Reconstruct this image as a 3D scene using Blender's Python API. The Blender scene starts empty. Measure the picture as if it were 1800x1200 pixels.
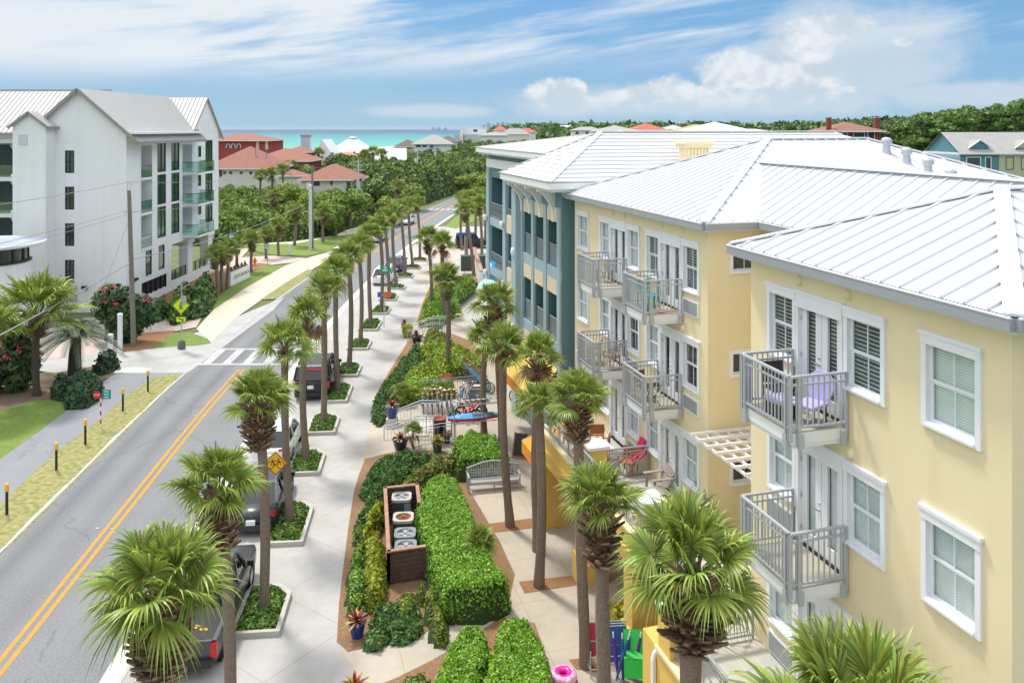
import bpy, bmesh, math, random
import numpy as np
from mathutils import Vector, Matrix
RND = random.Random(11)
NR = np.random.default_rng(5)
PI = math.pi
F, HY, CX, H = 1440.0, 226.0, 900.0, 15.5          # focal length, horizon row, middle column (photo pixels), camera height
C = bpy.context.scene.collection

def G(u, v, z=0.0):
    Y = F * (H - z) / (v - HY)
    return ((u - CX) / F * Y, Y, z)
def PT(u, v, Y):
    return ((u - CX) / F * Y, Y, H - (v - HY) * Y / F)

# ---------------------------------------------------------------- materials
MATS = {}
def mat(name, col, rough=0.7, metal=0.0, spec=0.4, noise=None, island=0.0, bump=None, hue=0.0, trans=0.0, coat=0.0, noise2=None):
    """noise=(scale, strength 0..1, dark_colour or None); bump=(scale, strength)"""
    m = bpy.data.materials.new(name); m.use_nodes = True
    nt = m.node_tree; b = nt.nodes['Principled BSDF']
    b.inputs['Roughness'].default_value = rough
    b.inputs['Metallic'].default_value = metal
    b.inputs['Specular IOR Level'].default_value = spec
    if coat: b.inputs['Coat Weight'].default_value = coat; b.inputs['Coat Roughness'].default_value = 0.05
    c4 = (*col, 1)
    b.inputs['Base Color'].default_value = c4
    last = None
    tc = nt.nodes.new('ShaderNodeTexCoord')
    def mixc(fac_socket, a, bcol):
        mx = nt.nodes.new('ShaderNodeMix'); mx.data_type = 'RGBA'
        nt.links.new(fac_socket, mx.inputs[0])
        if isinstance(a, tuple): mx.inputs[6].default_value = a
        else: nt.links.new(a, mx.inputs[6])
        if isinstance(bcol, tuple): mx.inputs[7].default_value = bcol
        else: nt.links.new(bcol, mx.inputs[7])
        return mx.outputs[2]
    cur = c4
    for nz in (noise, noise2):
        if not nz: continue
        n = nt.nodes.new('ShaderNodeTexNoise'); n.inputs['Scale'].default_value = nz[0]; n.inputs['Detail'].default_value = 6
        nt.links.new(tc.outputs['Object'], n.inputs['Vector'])
        r = nt.nodes.new('ShaderNodeMapRange'); r.inputs[1].default_value = 0.35; r.inputs[2].default_value = 0.68
        r.inputs[3].default_value = 0; r.inputs[4].default_value = nz[1]
        nt.links.new(n.outputs['Fac'], r.inputs[0])
        cur = mixc(r.outputs[0], cur, (*nz[2], 1))
    if island or hue:
        g = nt.nodes.new('ShaderNodeNewGeometry')
        hs = nt.nodes.new('ShaderNodeHueSaturation')
        r = nt.nodes.new('ShaderNodeMapRange'); r.inputs[3].default_value = 1 - island; r.inputs[4].default_value = 1 + island
        nt.links.new(g.outputs['Random Per Island'], r.inputs[0]); nt.links.new(r.outputs[0], hs.inputs['Value'])
        if hue:
            mm = nt.nodes.new('ShaderNodeMath'); mm.operation = 'MULTIPLY'; mm.inputs[1].default_value = 7.31
            fr = nt.nodes.new('ShaderNodeMath'); fr.operation = 'FRACT'
            nt.links.new(g.outputs['Random Per Island'], mm.inputs[0]); nt.links.new(mm.outputs[0], fr.inputs[0])
            r2 = nt.nodes.new('ShaderNodeMapRange'); r2.inputs[3].default_value = 0.5 - hue; r2.inputs[4].default_value = 0.5 + hue
            nt.links.new(fr.outputs[0], r2.inputs[0]); nt.links.new(r2.outputs[0], hs.inputs['Hue'])
        if isinstance(cur, tuple): hs.inputs['Color'].default_value = cur
        else: nt.links.new(cur, hs.inputs['Color'])
        cur = hs.outputs[0]
    if not isinstance(cur, tuple): nt.links.new(cur, b.inputs['Base Color'])
    if bump:
        n = nt.nodes.new('ShaderNodeTexNoise'); n.inputs['Scale'].default_value = bump[0]; n.inputs['Detail'].default_value = 5
        nt.links.new(tc.outputs['Object'], n.inputs['Vector'])
        bp = nt.nodes.new('ShaderNodeBump'); bp.inputs['Strength'].default_value = bump[1]; bp.inputs['Distance'].default_value = 0.05
        nt.links.new(n.outputs['Fac'], bp.inputs['Height']); nt.links.new(bp.outputs[0], b.inputs['Normal'])
    if trans:
        tr = nt.nodes.new('ShaderNodeBsdfTranslucent'); ms = nt.nodes.new('ShaderNodeMixShader'); ms.inputs[0].default_value = trans
        if isinstance(cur, tuple): tr.inputs[0].default_value = cur
        else: nt.links.new(cur, tr.inputs[0])
        out = nt.nodes['Material Output']
        nt.links.new(b.outputs[0], ms.inputs[1]); nt.links.new(tr.outputs[0], ms.inputs[2]); nt.links.new(ms.outputs[0], out.inputs[0])
    MATS[name] = m
    return m
def math_node(nt, op, a, b=None, c=None):
    n = nt.nodes.new('ShaderNodeMath'); n.operation = op
    for i, x in enumerate((a, b, c)):
        if x is None: continue
        if isinstance(x, (int, float)): n.inputs[i].default_value = x
        else: nt.links.new(x, n.inputs[i])
    return n.outputs[0]
def add_lines(m, angle, sx, sy, width, col, offs=(0, 0), axes='XY', strength=0.8):
    """joint lines of a paving / tile / slat pattern mixed over the base colour"""
    nt = m.node_tree; b = nt.nodes['Principled BSDF']
    tc = nt.nodes.new('ShaderNodeTexCoord'); mp = nt.nodes.new('ShaderNodeMapping')
    mp.inputs['Rotation'].default_value = (0, 0, angle); mp.inputs['Location'].default_value = (offs[0], offs[1], 0)
    nt.links.new(tc.outputs['Object'], mp.inputs['Vector'])
    sp = nt.nodes.new('ShaderNodeSeparateXYZ'); nt.links.new(mp.outputs[0], sp.inputs[0])
    fac = None
    for ax, s in zip(axes, (sx, sy)):
        if not s: continue
        o = sp.outputs['XYZ'.index(ax)]
        d = math_node(nt, 'DIVIDE', o, s); f = math_node(nt, 'FRACT', d)
        k = math_node(nt, 'LESS_THAN', f, width / s)
        fac = k if fac is None else math_node(nt, 'MAXIMUM', fac, k)
    fac = math_node(nt, 'MULTIPLY', fac, strength)
    mx = nt.nodes.new('ShaderNodeMix'); mx.data_type = 'RGBA'
    nt.links.new(fac, mx.inputs[0]); mx.inputs[7].default_value = (*col, 1)
    inp = b.inputs['Base Color']
    if inp.links: nt.links.new(inp.links[0].from_socket, mx.inputs[6])
    else: mx.inputs[6].default_value = inp.default_value
    nt.links.new(mx.outputs[2], inp)
    return m
def glass_mat(name, tint=(0.8, 0.9, 0.9), clear=0.6):
    m = bpy.data.materials.new(name); m.use_nodes = True; nt = m.node_tree; nt.nodes.clear()
    out = nt.nodes.new('ShaderNodeOutputMaterial'); t = nt.nodes.new('ShaderNodeBsdfTransparent'); g = nt.nodes.new('ShaderNodeBsdfGlossy')
    t.inputs[0].default_value = (*tint, 1); g.inputs['Roughness'].default_value = 0.03
    lw = nt.nodes.new('ShaderNodeLayerWeight'); lw.inputs[0].default_value = .5; pw = math_node(nt, 'POWER', lw.outputs['Facing'], 4.0)
    r = nt.nodes.new('ShaderNodeMapRange'); r.inputs[3].default_value = 1 - clear; r.inputs[4].default_value = 0.95
    ms = nt.nodes.new('ShaderNodeMixShader')
    nt.links.new(pw, r.inputs[0]); nt.links.new(r.outputs[0], ms.inputs[0])
    nt.links.new(t.outputs[0], ms.inputs[1]); nt.links.new(g.outputs[0], ms.inputs[2]); nt.links.new(ms.outputs[0], out.inputs[0])
    MATS[name] = m
    return m

def add_streaks(m, col, strength, sc=(1.4, 1.4, .12)):
    """weathering that runs down a wall"""
    nt = m.node_tree; b = nt.nodes['Principled BSDF']; tc = nt.nodes.new('ShaderNodeTexCoord'); mp = nt.nodes.new('ShaderNodeMapping'); mp.inputs['Scale'].default_value = sc
    n = nt.nodes.new('ShaderNodeTexNoise'); n.inputs['Scale'].default_value = 1; n.inputs['Detail'].default_value = 7; n.inputs['Roughness'].default_value = .65
    nt.links.new(tc.outputs['Object'], mp.inputs[0]); nt.links.new(mp.outputs[0], n.inputs['Vector'])
    r = nt.nodes.new('ShaderNodeMapRange'); r.inputs[1].default_value = .48; r.inputs[2].default_value = .75; r.inputs[4].default_value = strength; nt.links.new(n.outputs['Fac'], r.inputs[0])
    mx = nt.nodes.new('ShaderNodeMix'); mx.data_type = 'RGBA'; nt.links.new(r.outputs[0], mx.inputs[0]); mx.inputs[7].default_value = (*col, 1); inp = b.inputs['Base Color']
    if inp.links: nt.links.new(inp.links[0].from_socket, mx.inputs[6])
    else: mx.inputs[6].default_value = inp.default_value
    nt.links.new(mx.outputs[2], inp)
def add_cracks(m, scale, width, col, strength):
    nt = m.node_tree; b = nt.nodes['Principled BSDF']; tc = nt.nodes.new('ShaderNodeTexCoord'); nz = nt.nodes.new('ShaderNodeTexNoise'); nz.inputs['Scale'].default_value = 1.2; nz.inputs['Detail'].default_value = 4
    nt.links.new(tc.outputs['Object'], nz.inputs['Vector']); ad = nt.nodes.new('ShaderNodeMix'); ad.data_type = 'VECTOR'; ad.inputs[0].default_value = .45; nt.links.new(tc.outputs['Object'], ad.inputs[4]); nt.links.new(nz.outputs['Color'], ad.inputs[5])
    v = nt.nodes.new('ShaderNodeTexVoronoi'); v.feature = 'DISTANCE_TO_EDGE'; v.inputs['Scale'].default_value = scale; nt.links.new(ad.outputs[1], v.inputs['Vector'])
    n2 = nt.nodes.new('ShaderNodeTexNoise'); n2.inputs['Scale'].default_value = .16; nt.links.new(tc.outputs['Object'], n2.inputs['Vector'])
    f = math_node(nt, 'MULTIPLY', math_node(nt, 'MULTIPLY', math_node(nt, 'LESS_THAN', v.outputs['Distance'], width), math_node(nt, 'GREATER_THAN', n2.outputs['Fac'], .5)), strength)
    mx = nt.nodes.new('ShaderNodeMix'); mx.data_type = 'RGBA'; nt.links.new(f, mx.inputs[0]); mx.inputs[7].default_value = (*col, 1); inp = b.inputs['Base Color']; nt.links.new(inp.links[0].from_socket, mx.inputs[6]); nt.links.new(mx.outputs[2], inp)

# ---------------------------------------------------------------- mesh building
def ident(p): return p
class MB:
    def __init__(s): s.v = []; s.f = []; s.m = []; s.mats = []; s.sm = []
    def mi(s, m):
        if m not in s.mats: s.mats.append(m)
        return s.mats.index(m)
    def add(s, vs, fs, m, T=ident, smooth=False):
        o = len(s.v); s.v += [tuple(T(p)) for p in vs]; k = s.mi(m)
        for f in fs: s.f.append(tuple(i + o for i in f)); s.m.append(k); s.sm.append(smooth)
        return s
    def poly(s, pts, m, T=ident): return s.add(pts, [tuple(range(len(pts)))], m, T)
    def box(s, x0, x1, y0, y1, z0, z1, m, T=ident):
        vs = [(x, y, z) for z in (z0, z1) for y in (y0, y1) for x in (x0, x1)]
        return s.add(vs, [(0, 2, 3, 1), (4, 5, 7, 6), (0, 1, 5, 4), (2, 6, 7, 3), (0, 4, 6, 2), (1, 3, 7, 5)], m, T)
    def bar(s, a, b, w, h, m, T=ident, up=(0, 0, 1)):
        a, b = Vector(a), Vector(b); d = (b - a).normalized(); u = Vector(up)
        if abs(d.dot(u)) > 0.98: u = Vector((0, 1, 0))
        x = d.cross(u).normalized() * (w / 2); y = x.cross(d).normalized() * (h / 2)
        vs = [tuple(p + sx * x + sy * y) for p in (a, b) for sy in (-1, 1) for sx in (-1, 1)]
        return s.add(vs, [(0, 2, 3, 1), (4, 5, 7, 6), (0, 1, 5, 4), (2, 6, 7, 3), (0, 4, 6, 2), (1, 3, 7, 5)], m, T)
    def tube(s, pts, r, m, n=8, T=ident, cap=True, smooth=True):
        pts = [Vector(p) for p in pts]; N = len(pts)
        rs = r if isinstance(r, (list, tuple)) else [r] * N
        vs = []; ref = None
        for i, p in enumerate(pts):
            d = (pts[min(i + 1, N - 1)] - pts[max(i - 1, 0)]).normalized()
            if ref is None: ref = Vector((1, 0, 0)) if abs(d.x) < 0.9 else Vector((0, 1, 0))
            x = (ref - d * ref.dot(d)).normalized(); y = d.cross(x); ref = x
            for k in range(n):
                a = 2 * PI * k / n
                vs.append(tuple(p + (x * math.cos(a) + y * math.sin(a)) * rs[i]))
        fs = [(i * n + k, i * n + (k + 1) % n, (i + 1) * n + (k + 1) % n, (i + 1) * n + k) for i in range(N - 1) for k in range(n)]
        s.add(vs, fs, m, T, smooth)
        if cap: s.add(vs[:n], [tuple(range(n - 1, -1, -1))], m, T); s.add(vs[-n:], [tuple(range(n))], m, T)
        return s
    def lathe(s, prof, m, n=16, c=(0, 0, 0), T=ident, smooth=True, sx=1, sy=1, cap=False):
        vs = [(c[0] + r * sx * math.cos(2 * PI * k / n), c[1] + r * sy * math.sin(2 * PI * k / n), c[2] + z) for r, z in prof for k in range(n)]
        N = len(prof)
        fs = [(i * n + k, i * n + (k + 1) % n, (i + 1) * n + (k + 1) % n, (i + 1) * n + k) for i in range(N - 1) for k in range(n)]
        s.add(vs, fs, m, T, smooth)
        if not cap: return s
        if prof[0][0] > 1e-4: s.add(vs[:n], [tuple(range(n - 1, -1, -1))], m, T)
        if prof[-1][0] > 1e-4: s.add(vs[-n:], [tuple(range(n))], m, T)
        return s
    def torus(s, c, R, r, m, n=20, k=6, axis='Y', T=ident):
        vs = []
        for i in range(n):
            a = 2 * PI * i / n
            for j in range(k):
                b = 2 * PI * j / k; q = R + r * math.cos(b); h = r * math.sin(b)
                p = {'Y': (q * math.cos(a), h, q * math.sin(a)), 'X': (h, q * math.cos(a), q * math.sin(a)), 'Z': (q * math.cos(a), q * math.sin(a), h)}[axis]
                vs.append((c[0] + p[0], c[1] + p[1], c[2] + p[2]))
        fs = [(i * k + j, ((i + 1) % n) * k + j, ((i + 1) % n) * k + (j + 1) % k, i * k + (j + 1) % k) for i in range(n) for j in range(k)]
        return s.add(vs, fs, m, T, True)
    def prism(s, pts, z0, z1, m, T=ident, mtop=None):
        n = len(pts)
        s.add([(x, y, z0) for x, y in pts] + [(x, y, z1) for x, y in pts], [(i, (i + 1) % n, n + (i + 1) % n, n + i) for i in range(n)], m, T)
        s.add([(x, y, z1) for x, y in pts], [tuple(range(n))], mtop or m, T)
        s.add([(x, y, z0) for x, y in pts], [tuple(range(n - 1, -1, -1))], m, T)
        return s
    def build(s, name, parent=None, loc=None, rz=0.0, bevel=0.0):
        me = bpy.data.meshes.new(name); me.from_pydata(s.v, [], s.f)
        for m in s.mats: me.materials.append(m)
        me.polygons.foreach_set('material_index', s.m); me.polygons.foreach_set('use_smooth', s.sm)
        bm = bmesh.new(); bm.from_mesh(me); bmesh.ops.recalc_face_normals(bm, faces=bm.faces); bm.to_mesh(me); bm.free()
        me.update()
        o = bpy.data.objects.new(name, me); C.objects.link(o)
        if parent is not None: o.parent = parent
        if loc is not None: o.location = loc
        o.rotation_euler.z = rz
        if bevel:
            bv = o.modifiers.new('bevel', 'BEVEL'); bv.width = bevel; bv.segments = 2; bv.limit_method = 'ANGLE'; bv.angle_limit = 0.6
        return o
def mesh_np(name, V, Q, mi, mats, smooth=False):
    """mesh from numpy arrays of verts and quads"""
    me = bpy.data.meshes.new(name); V = np.asarray(V, np.float32); Q = np.asarray(Q, np.int32)
    me.vertices.add(len(V)); me.vertices.foreach_set('co', V.ravel())
    me.loops.add(Q.size); me.loops.foreach_set('vertex_index', Q.ravel())
    me.polygons.add(len(Q)); k = Q.shape[1]
    me.polygons.foreach_set('loop_start', np.arange(0, Q.size, k, dtype=np.int32))
    me.polygons.foreach_set('material_index', np.asarray(mi, np.int32))
    if smooth: me.polygons.foreach_set('use_smooth', np.ones(len(Q), bool))
    for m in mats: me.materials.append(m)
    me.update(calc_edges=True); me.validate()
    return me
def obj(name, me, parent=None, loc=None, rz=0.0):
    o = bpy.data.objects.new(name, me); C.objects.link(o)
    if parent is not None: o.parent = parent
    if loc is not None: o.location = loc
    o.rotation_euler.z = rz
    return o
def tag(o, label, cat, group=None, kind=None):
    if label: o['label'] = label
    if cat: o['category'] = cat
    if group: o['group'] = group
    if kind: o['kind'] = kind
    return o
def thing(name, label, cat, loc=(0, 0, 0), rz=0.0, group=None):
    o = bpy.data.objects.new(name, None); C.objects.link(o); o.location = loc; o.rotation_euler.z = rz; o.empty_display_size = 0.3
    return tag(o, label, cat, group)
def copy_tree(o, parent=None):
    c = o.copy(); C.objects.link(c)
    if parent is not None: c.parent = parent
    for ch in [x for x in KIDS(o)]: copy_tree(ch, c)
    return c
def KIDS(o): return list(o.children)
def dup(o, loc, rz, label, group=None):
    c = copy_tree(o); c.location = loc; c.rotation_euler = (0, 0, rz); c['label'] = label
    if group: c['group'] = group
    return c
def structure(o): o['kind'] = 'structure'; return o
def sheet(name, px, m, z=0.0, wor=None, kind='structure'):
    pts = wor if wor is not None else [G(u, v, z) for u, v in px]
    b = MB(); b.poly([(p[0], p[1], z) for p in pts], m)
    o = b.build(name)
    if kind: o['kind'] = kind
    return o
def place(fr):
    """turns a local frame (origin xy, angle) into a mapping of points"""
    ox, oy, a = fr; c, s_ = math.cos(a), math.sin(a)
    return lambda p: (ox + c * p[0] - s_ * p[1], oy + s_ * p[0] + c * p[1], p[2])
def text_part(txt, size, m, parent, M, name='lettering', extr=0.004, align='CENTER'):
    cu = bpy.data.curves.new(name, 'FONT'); cu.body = txt; cu.size = size; cu.extrude = extr; cu.align_x = align; cu.align_y = 'CENTER'
    t = bpy.data.objects.new('tmp', cu); C.objects.link(t)
    dg = bpy.context.evaluated_depsgraph_get(); me = bpy.data.meshes.new_from_object(t.evaluated_get(dg))
    bpy.data.objects.remove(t); me.materials.clear(); me.materials.append(m); me.name = name
    me.transform(M)
    return obj(name, me, parent)
def face_m(x, y, z, rz=0.0, tilt=PI / 2):
    return Matrix.Translation((x, y, z)) @ Matrix.Rotation(rz, 4, 'Z') @ Matrix.Rotation(tilt, 4, 'X')

# ---------------------------------------------------------------- walls with openings, roofs
def wall_holes(mb, T, a0, a1, z0, z1, holes, m, depth=0.15, mrev=None, mback=None, top=None):
    """wall in plane coords (a along, o outward, z up); holes: (a0,a1,z0,z1[,depth])"""
    As = sorted({a0, a1, *[h[0] for h in holes], *[h[1] for h in holes]}); Zs = sorted({z0, z1, *[h[2] for h in holes], *[h[3] for h in holes]})
    As = [a for a in As if a0 <= a <= a1]; Zs = [z for z in Zs if z0 <= z <= z1]
    for i in range(len(As) - 1):
        for j in range(len(Zs) - 1):
            ca, cz = (As[i] + As[i + 1]) / 2, (Zs[j] + Zs[j + 1]) / 2
            if any(h[0] < ca < h[1] and h[2] < cz < h[3] for h in holes): continue
            mb.poly([(As[i], 0, Zs[j]), (As[i + 1], 0, Zs[j]), (As[i + 1], 0, Zs[j + 1]), (As[i], 0, Zs[j + 1])], m, T)
    for h in holes:
        d = h[4] if len(h) > 4 else depth
        p = [(h[0], h[2]), (h[1], h[2]), (h[1], h[3]), (h[0], h[3])]
        for k in range(4):
            q, r = p[k], p[(k + 1) % 4]
            mb.poly([(q[0], 0, q[1]), (r[0], 0, r[1]), (r[0], -d, r[1]), (q[0], -d, q[1])], mrev or m, T)
        mb.poly([(a, -d, z) for a, z in p], mback or m, T)
def clip(poly, n, d):
    """keep part of a 2-D polygon where p.n >= d"""
    out = []
    for i in range(len(poly)):
        a, b = poly[i], poly[(i + 1) % len(poly)]
        da = a[0] * n[0] + a[1] * n[1] - d; db = b[0] * n[0] + b[1] * n[1] - d
        if da >= 0: out.append(a)
        if da * db < 0:
            t = da / (da - db); out.append((a[0] + t * (b[0] - a[0]), a[1] + t * (b[1] - a[1])))
    return out
def slope_frame(pts):
    P = [Vector(p) for p in pts]; n = (P[1] - P[0]).cross(P[2] - P[0]).normalized()
    if n.z < 0: n = -n
    up = (Vector((0, 0, 1)) - n * n.z).normalized(); side = up.cross(n).normalized(); o = P[0]
    return o, side, up, n, [((p - o).dot(side), (p - o).dot(up)) for p in P]
def seam_roof(mb, pts, m, mseam, sp=0.5, h=0.05, w=0.035, T=ident):
    o, side, up, n, q = slope_frame(pts)
    mb.poly([tuple(p) for p in pts], m, T)
    x0, x1 = min(a for a, b in q), max(a for a, b in q); k = int((x1 - x0) / sp)
    for i in range(1, k + 1):
        x = x0 + (x1 - x0) * i / (k + 1)
        c = clip(clip(q, (1, 0), x - 1e-4), (-1, 0), -x - 1e-4)
        if len(c) < 2: continue
        y0, y1 = min(b for a, b in c), max(b for a, b in c)
        if y1 - y0 < 0.15: continue
        mb.bar(o + side * x + up * y0 + n * h / 2, o + side * x + up * y1 + n * h / 2, w, h, mseam, T, up=tuple(n))
def tile_roof(mb, pts, m, course=0.36, lip=0.05, T=ident):
    o, side, up, n, q = slope_frame(pts)
    y0, y1 = min(b for a, b in q), max(b for a, b in q); k = max(2, round((y1 - y0) / course)); dy = (y1 - y0) / k
    for i in range(k):
        c = clip(clip(q, (0, 1), y0 + i * dy), (0, -1), -(y0 + (i + 1) * dy))
        if len(c) < 3: continue
        vs = []
        for a, b in c:
            t = (b - y0 - i * dy) / dy
            vs.append(tuple(o + side * a + up * b + n * (lip * (1 - t))))
        mb.poly(vs, m, T)
        lo = [p for p in c if abs(p[1] - y0 - i * dy) < 1e-5]
        if len(lo) >= 2:
            a, b = min(p[0] for p in lo), max(p[0] for p in lo); y = y0 + i * dy
            mb.poly([tuple(o + side * a + up * y - n * .01), tuple(o + side * b + up * y - n * .01), tuple(o + side * b + up * y + n * lip), tuple(o + side * a + up * y + n * lip)], m, T)

# ---------------------------------------------------------------- foliage
def cards(Cn, Nn, size, rng, aspect=1.6, jit=0.6):
    """leaf quads at points Cn with normals Nn -> verts, quads"""
    N = len(Cn); n = Nn + rng.normal(0, jit, (N, 3)); n /= np.linalg.norm(n, axis=1, keepdims=True) + 1e-9
    t = rng.normal(0, 1, (N, 3)); t -= n * (t * n).sum(1, keepdims=True); t /= np.linalg.norm(t, axis=1, keepdims=True) + 1e-9
    b = np.cross(n, t); s = size * rng.uniform(0.6, 1.3, (N, 1)); t = t * s * aspect / 2; b = b * s / 2
    V = np.stack([Cn - t, Cn - b * 1.0, Cn + t, Cn + b], 1).reshape(-1, 3)
    return V, np.arange(N * 4).reshape(N, 4)
class NP:
    def __init__(s): s.V = []; s.Q = []; s.M = []; s.n = 0
    def add(s, V, Q, mi):
        if len(V) == 0: return
        s.V.append(V); s.Q.append(Q + s.n); s.M.append(np.full(len(Q), mi) if np.isscalar(mi) else mi); s.n += len(V)
    def mesh(s, name, mats, smooth=False): return mesh_np(name, np.concatenate(s.V), np.concatenate(s.Q), np.concatenate(s.M), mats, smooth)
def poly_dist(xy, poly):
    """signed distance to polygon (positive inside), vectorised"""
    P = np.asarray(poly, float)[:, :2]; A = P; B = np.roll(P, -1, 0); d = np.full(len(xy), 1e9); ins = np.zeros(len(xy), bool)
    for a, b in zip(A, B):
        e = b - a; w = xy - a; t = np.clip((w @ e) / (e @ e + 1e-12), 0, 1)
        d = np.minimum(d, np.linalg.norm(w - t[:, None] * e, axis=1))
        c = ((a[1] > xy[:, 1]) != (b[1] > xy[:, 1])) & (xy[:, 0] < (b[0] - a[0]) * (xy[:, 1] - a[1]) / (b[1] - a[1] + 1e-12) + a[0])
        ins ^= c
    return np.where(ins, d, -d)
def lumps(xy, sc, seed, k=9):
    r = np.random.default_rng(seed); v = np.zeros(len(xy))
    for i in range(k):
        a = r.uniform(0, 2 * PI); f = r.uniform(0.5, 2.2) / sc
        v += np.sin((xy[:, 0] * math.cos(a) + xy[:, 1] * math.sin(a)) * f * 2 * PI + r.uniform(0, 6.3))
    return v / math.sqrt(k)
def hedge_mesh(name, poly, h, mats, leaf=0.07, dens=500, r=0.25, lump=0.06, lsc=0.6, seed=1, zf=None, cell=0.2, jit=0.6, aspect=1.6, top=None):
    """a clipped or loose mass of leaves over a ground polygon: a dark body and leaf cards over it"""
    rng = np.random.default_rng(seed); P = np.asarray(poly, float)[:, :2]
    lo, hi = P.min(0), P.max(0); zf = zf or (lambda q: np.zeros(len(q)))
    def height(q):
        d = poly_dist(q, P); t = np.clip(d / r, 0, 1); prof = np.sqrt(np.clip(1 - (1 - t) ** 2, 0, 1))
        hh = (top(q) if top else h)
        return d, np.maximum((hh + lump * lumps(q, lsc, seed)) * prof, 0)
    nx, ny = max(2, int((hi[0] - lo[0]) / cell) + 1), max(2, int((hi[1] - lo[1]) / cell) + 1)
    gx, gy = np.meshgrid(np.linspace(lo[0] - .01, hi[0] + .01, nx), np.linspace(lo[1] - .01, hi[1] + .01, ny), indexing='ij')
    q = np.stack([gx.ravel(), gy.ravel()], 1); d, z = height(q)
    idx = np.arange(nx * ny).reshape(nx, ny); Q = np.stack([idx[:-1, :-1], idx[1:, :-1], idx[1:, 1:], idx[:-1, 1:]], -1).reshape(-1, 4)
    Q = Q[(d[Q] > -cell * 0.2).any(1)]
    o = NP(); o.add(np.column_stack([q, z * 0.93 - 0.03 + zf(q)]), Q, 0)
    area = (hi[0] - lo[0]) * (hi[1] - lo[1]); n = int(area * dens)
    s = rng.uniform(lo, hi, (n, 2)); d, z = height(s); k = d > 0; s, z, d = s[k], z[k], d[k]
    e = 0.05
    zx = height(s + [e, 0])[1] - z; zy = height(s + [0, e])[1] - z
    nn = np.column_stack([-zx / e, -zy / e, np.ones(len(s))]); nn /= np.linalg.norm(nn, axis=1, keepdims=True)
    # more leaves where the surface is steep: sides
    steep = 1 / np.maximum(nn[:, 2], 0.12)
    rep = rng.poisson(np.clip(steep, 1, 8)); rep = np.maximum(rep, 1)
    s2 = np.repeat(s, rep, 0); z2 = np.repeat(z, rep); nn2 = np.repeat(nn, rep, 0); cnt = len(s2)
    side = nn2[:, 2] < 0.5
    s2 = s2 + rng.normal(0, leaf * 0.5, (cnt, 2)); zz = np.where(side, z2 * rng.uniform(0.05, 1.05, cnt), z2 * rng.uniform(.93, 1.0, cnt)) + rng.uniform(-.3, .5, cnt) * leaf
    V, Qc = cards(np.column_stack([s2, zz + zf(s2)]), nn2, leaf, rng, aspect, jit)
    mi = np.ones(len(Qc), int)
    if len(mats) > 2: mi = 1 + (rng.uniform(0, 1, len(Qc)) + 0.25 * lumps(s2, lsc * 2, seed + 9) > 0.72).astype(int)
    o.add(V, Qc, mi)
    return o.mesh(name, mats)
def blob_cards(blobs, leaf, dens, rng, aspect=1.6, shell=0.35, jit=0.7):
    """leaf cards through the outer shell of ellipsoids (cx,cy,cz,rx,ry,rz)"""
    Vs, Ns = [], []
    for (cx, cy, cz, rx, ry, rz) in blobs:
        n = max(12, int(dens * (rx * ry + rx * rz + ry * rz) * 4.2))
        d = rng.normal(0, 1, (n, 3)); d /= np.linalg.norm(d, axis=1, keepdims=True)
        k = 1 - shell * rng.uniform(0, 1, (n, 1)) ** 1.5 + rng.normal(0, .05, (n, 1))
        c = np.array([cx, cy, cz]) + d * k * np.array([rx, ry, rz])
        nn = d / np.array([rx, ry, rz]); nn /= np.linalg.norm(nn, axis=1, keepdims=True)
        Vs.append(c); Ns.append(nn + [0, 0, .4])
    return cards(np.concatenate(Vs), np.concatenate(Ns), leaf, rng, aspect, jit)
# ================================================================ SETTING
asphalt = mat('asphalt', (.215, .22, .232), .9, noise=(.35, .7, (.165, .17, .182)), noise2=(14, .8, (.29, .295, .305)), bump=(40, .4))
path_asph = mat('path_asphalt', (.24, .25, .27), .9, noise=(.6, .5, (.2, .205, .22)), noise2=(40, .4, (.3, .31, .33)))
conc = mat('concrete', (.43, .415, .40), .85, noise=(.35, .6, (.35, .335, .32)), noise2=(2.5, .35, (.50, .485, .465)))
add_lines(conc, 0.62, 3.1, 3.1, .035, (.27, .255, .24), (.4, .9), strength=.6)
conc_tan = mat('courtyard_concrete', (.47, .41, .335), .85, noise=(.3, .6, (.39, .34, .275)), noise2=(3, .3, (.52, .47, .41)))
add_lines(conc_tan, -0.28, 2.1, 2.6, .03, (.3, .26, .21), (.7, .4), strength=.6)
conc_lt = mat('pale_concrete', (.66, .63, .58), .85, noise=(.5, .5, (.56, .53, .49)), noise2=(3, .3, (.72, .7, .66)))
apron_m = mat('apron_concrete', (.42, .42, .41), .88, noise=(.35, .6, (.34, .34, .34)), noise2=(4, .3, (.5, .49, .47)))
path_tan = mat('path_concrete', (.6, .53, .43), .85, noise=(.35, .55, (.55, .45, .3)), noise2=(2, .3, (.66, .61, .54)))
curb_m = mat('curb_concrete', (.5, .48, .43), .85, noise=(3, .5, (.38, .36, .32)))
pavers = mat('brick_pavers', (.52, .42, .38), .85, noise=(1.5, .5, (.44, .34, .3)))
add_lines(pavers, .4, .45, .9, .05, (.62, .56, .52), strength=.4)
grass_m = mat('lawn_grass', (.15, .24, .035), .9, noise=(.7, .8, (.10, .175, .028)), noise2=(5, .75, (.24, .30, .07)), bump=(30, .9))
verge_m = mat('dry_verge_grass', (.22, .225, .05), .95, noise=(.55, .8, (.15, .19, .035)), noise2=(4, .75, (.44, .38, .22)), bump=(30, .6))
mulch_m = mat('mulch', (.21, .128, .07), .95, noise=(5, .7, (.2, .1, .05)), noise2=(22, .6, (.44, .26, .14)), bump=(30, .8))
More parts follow.
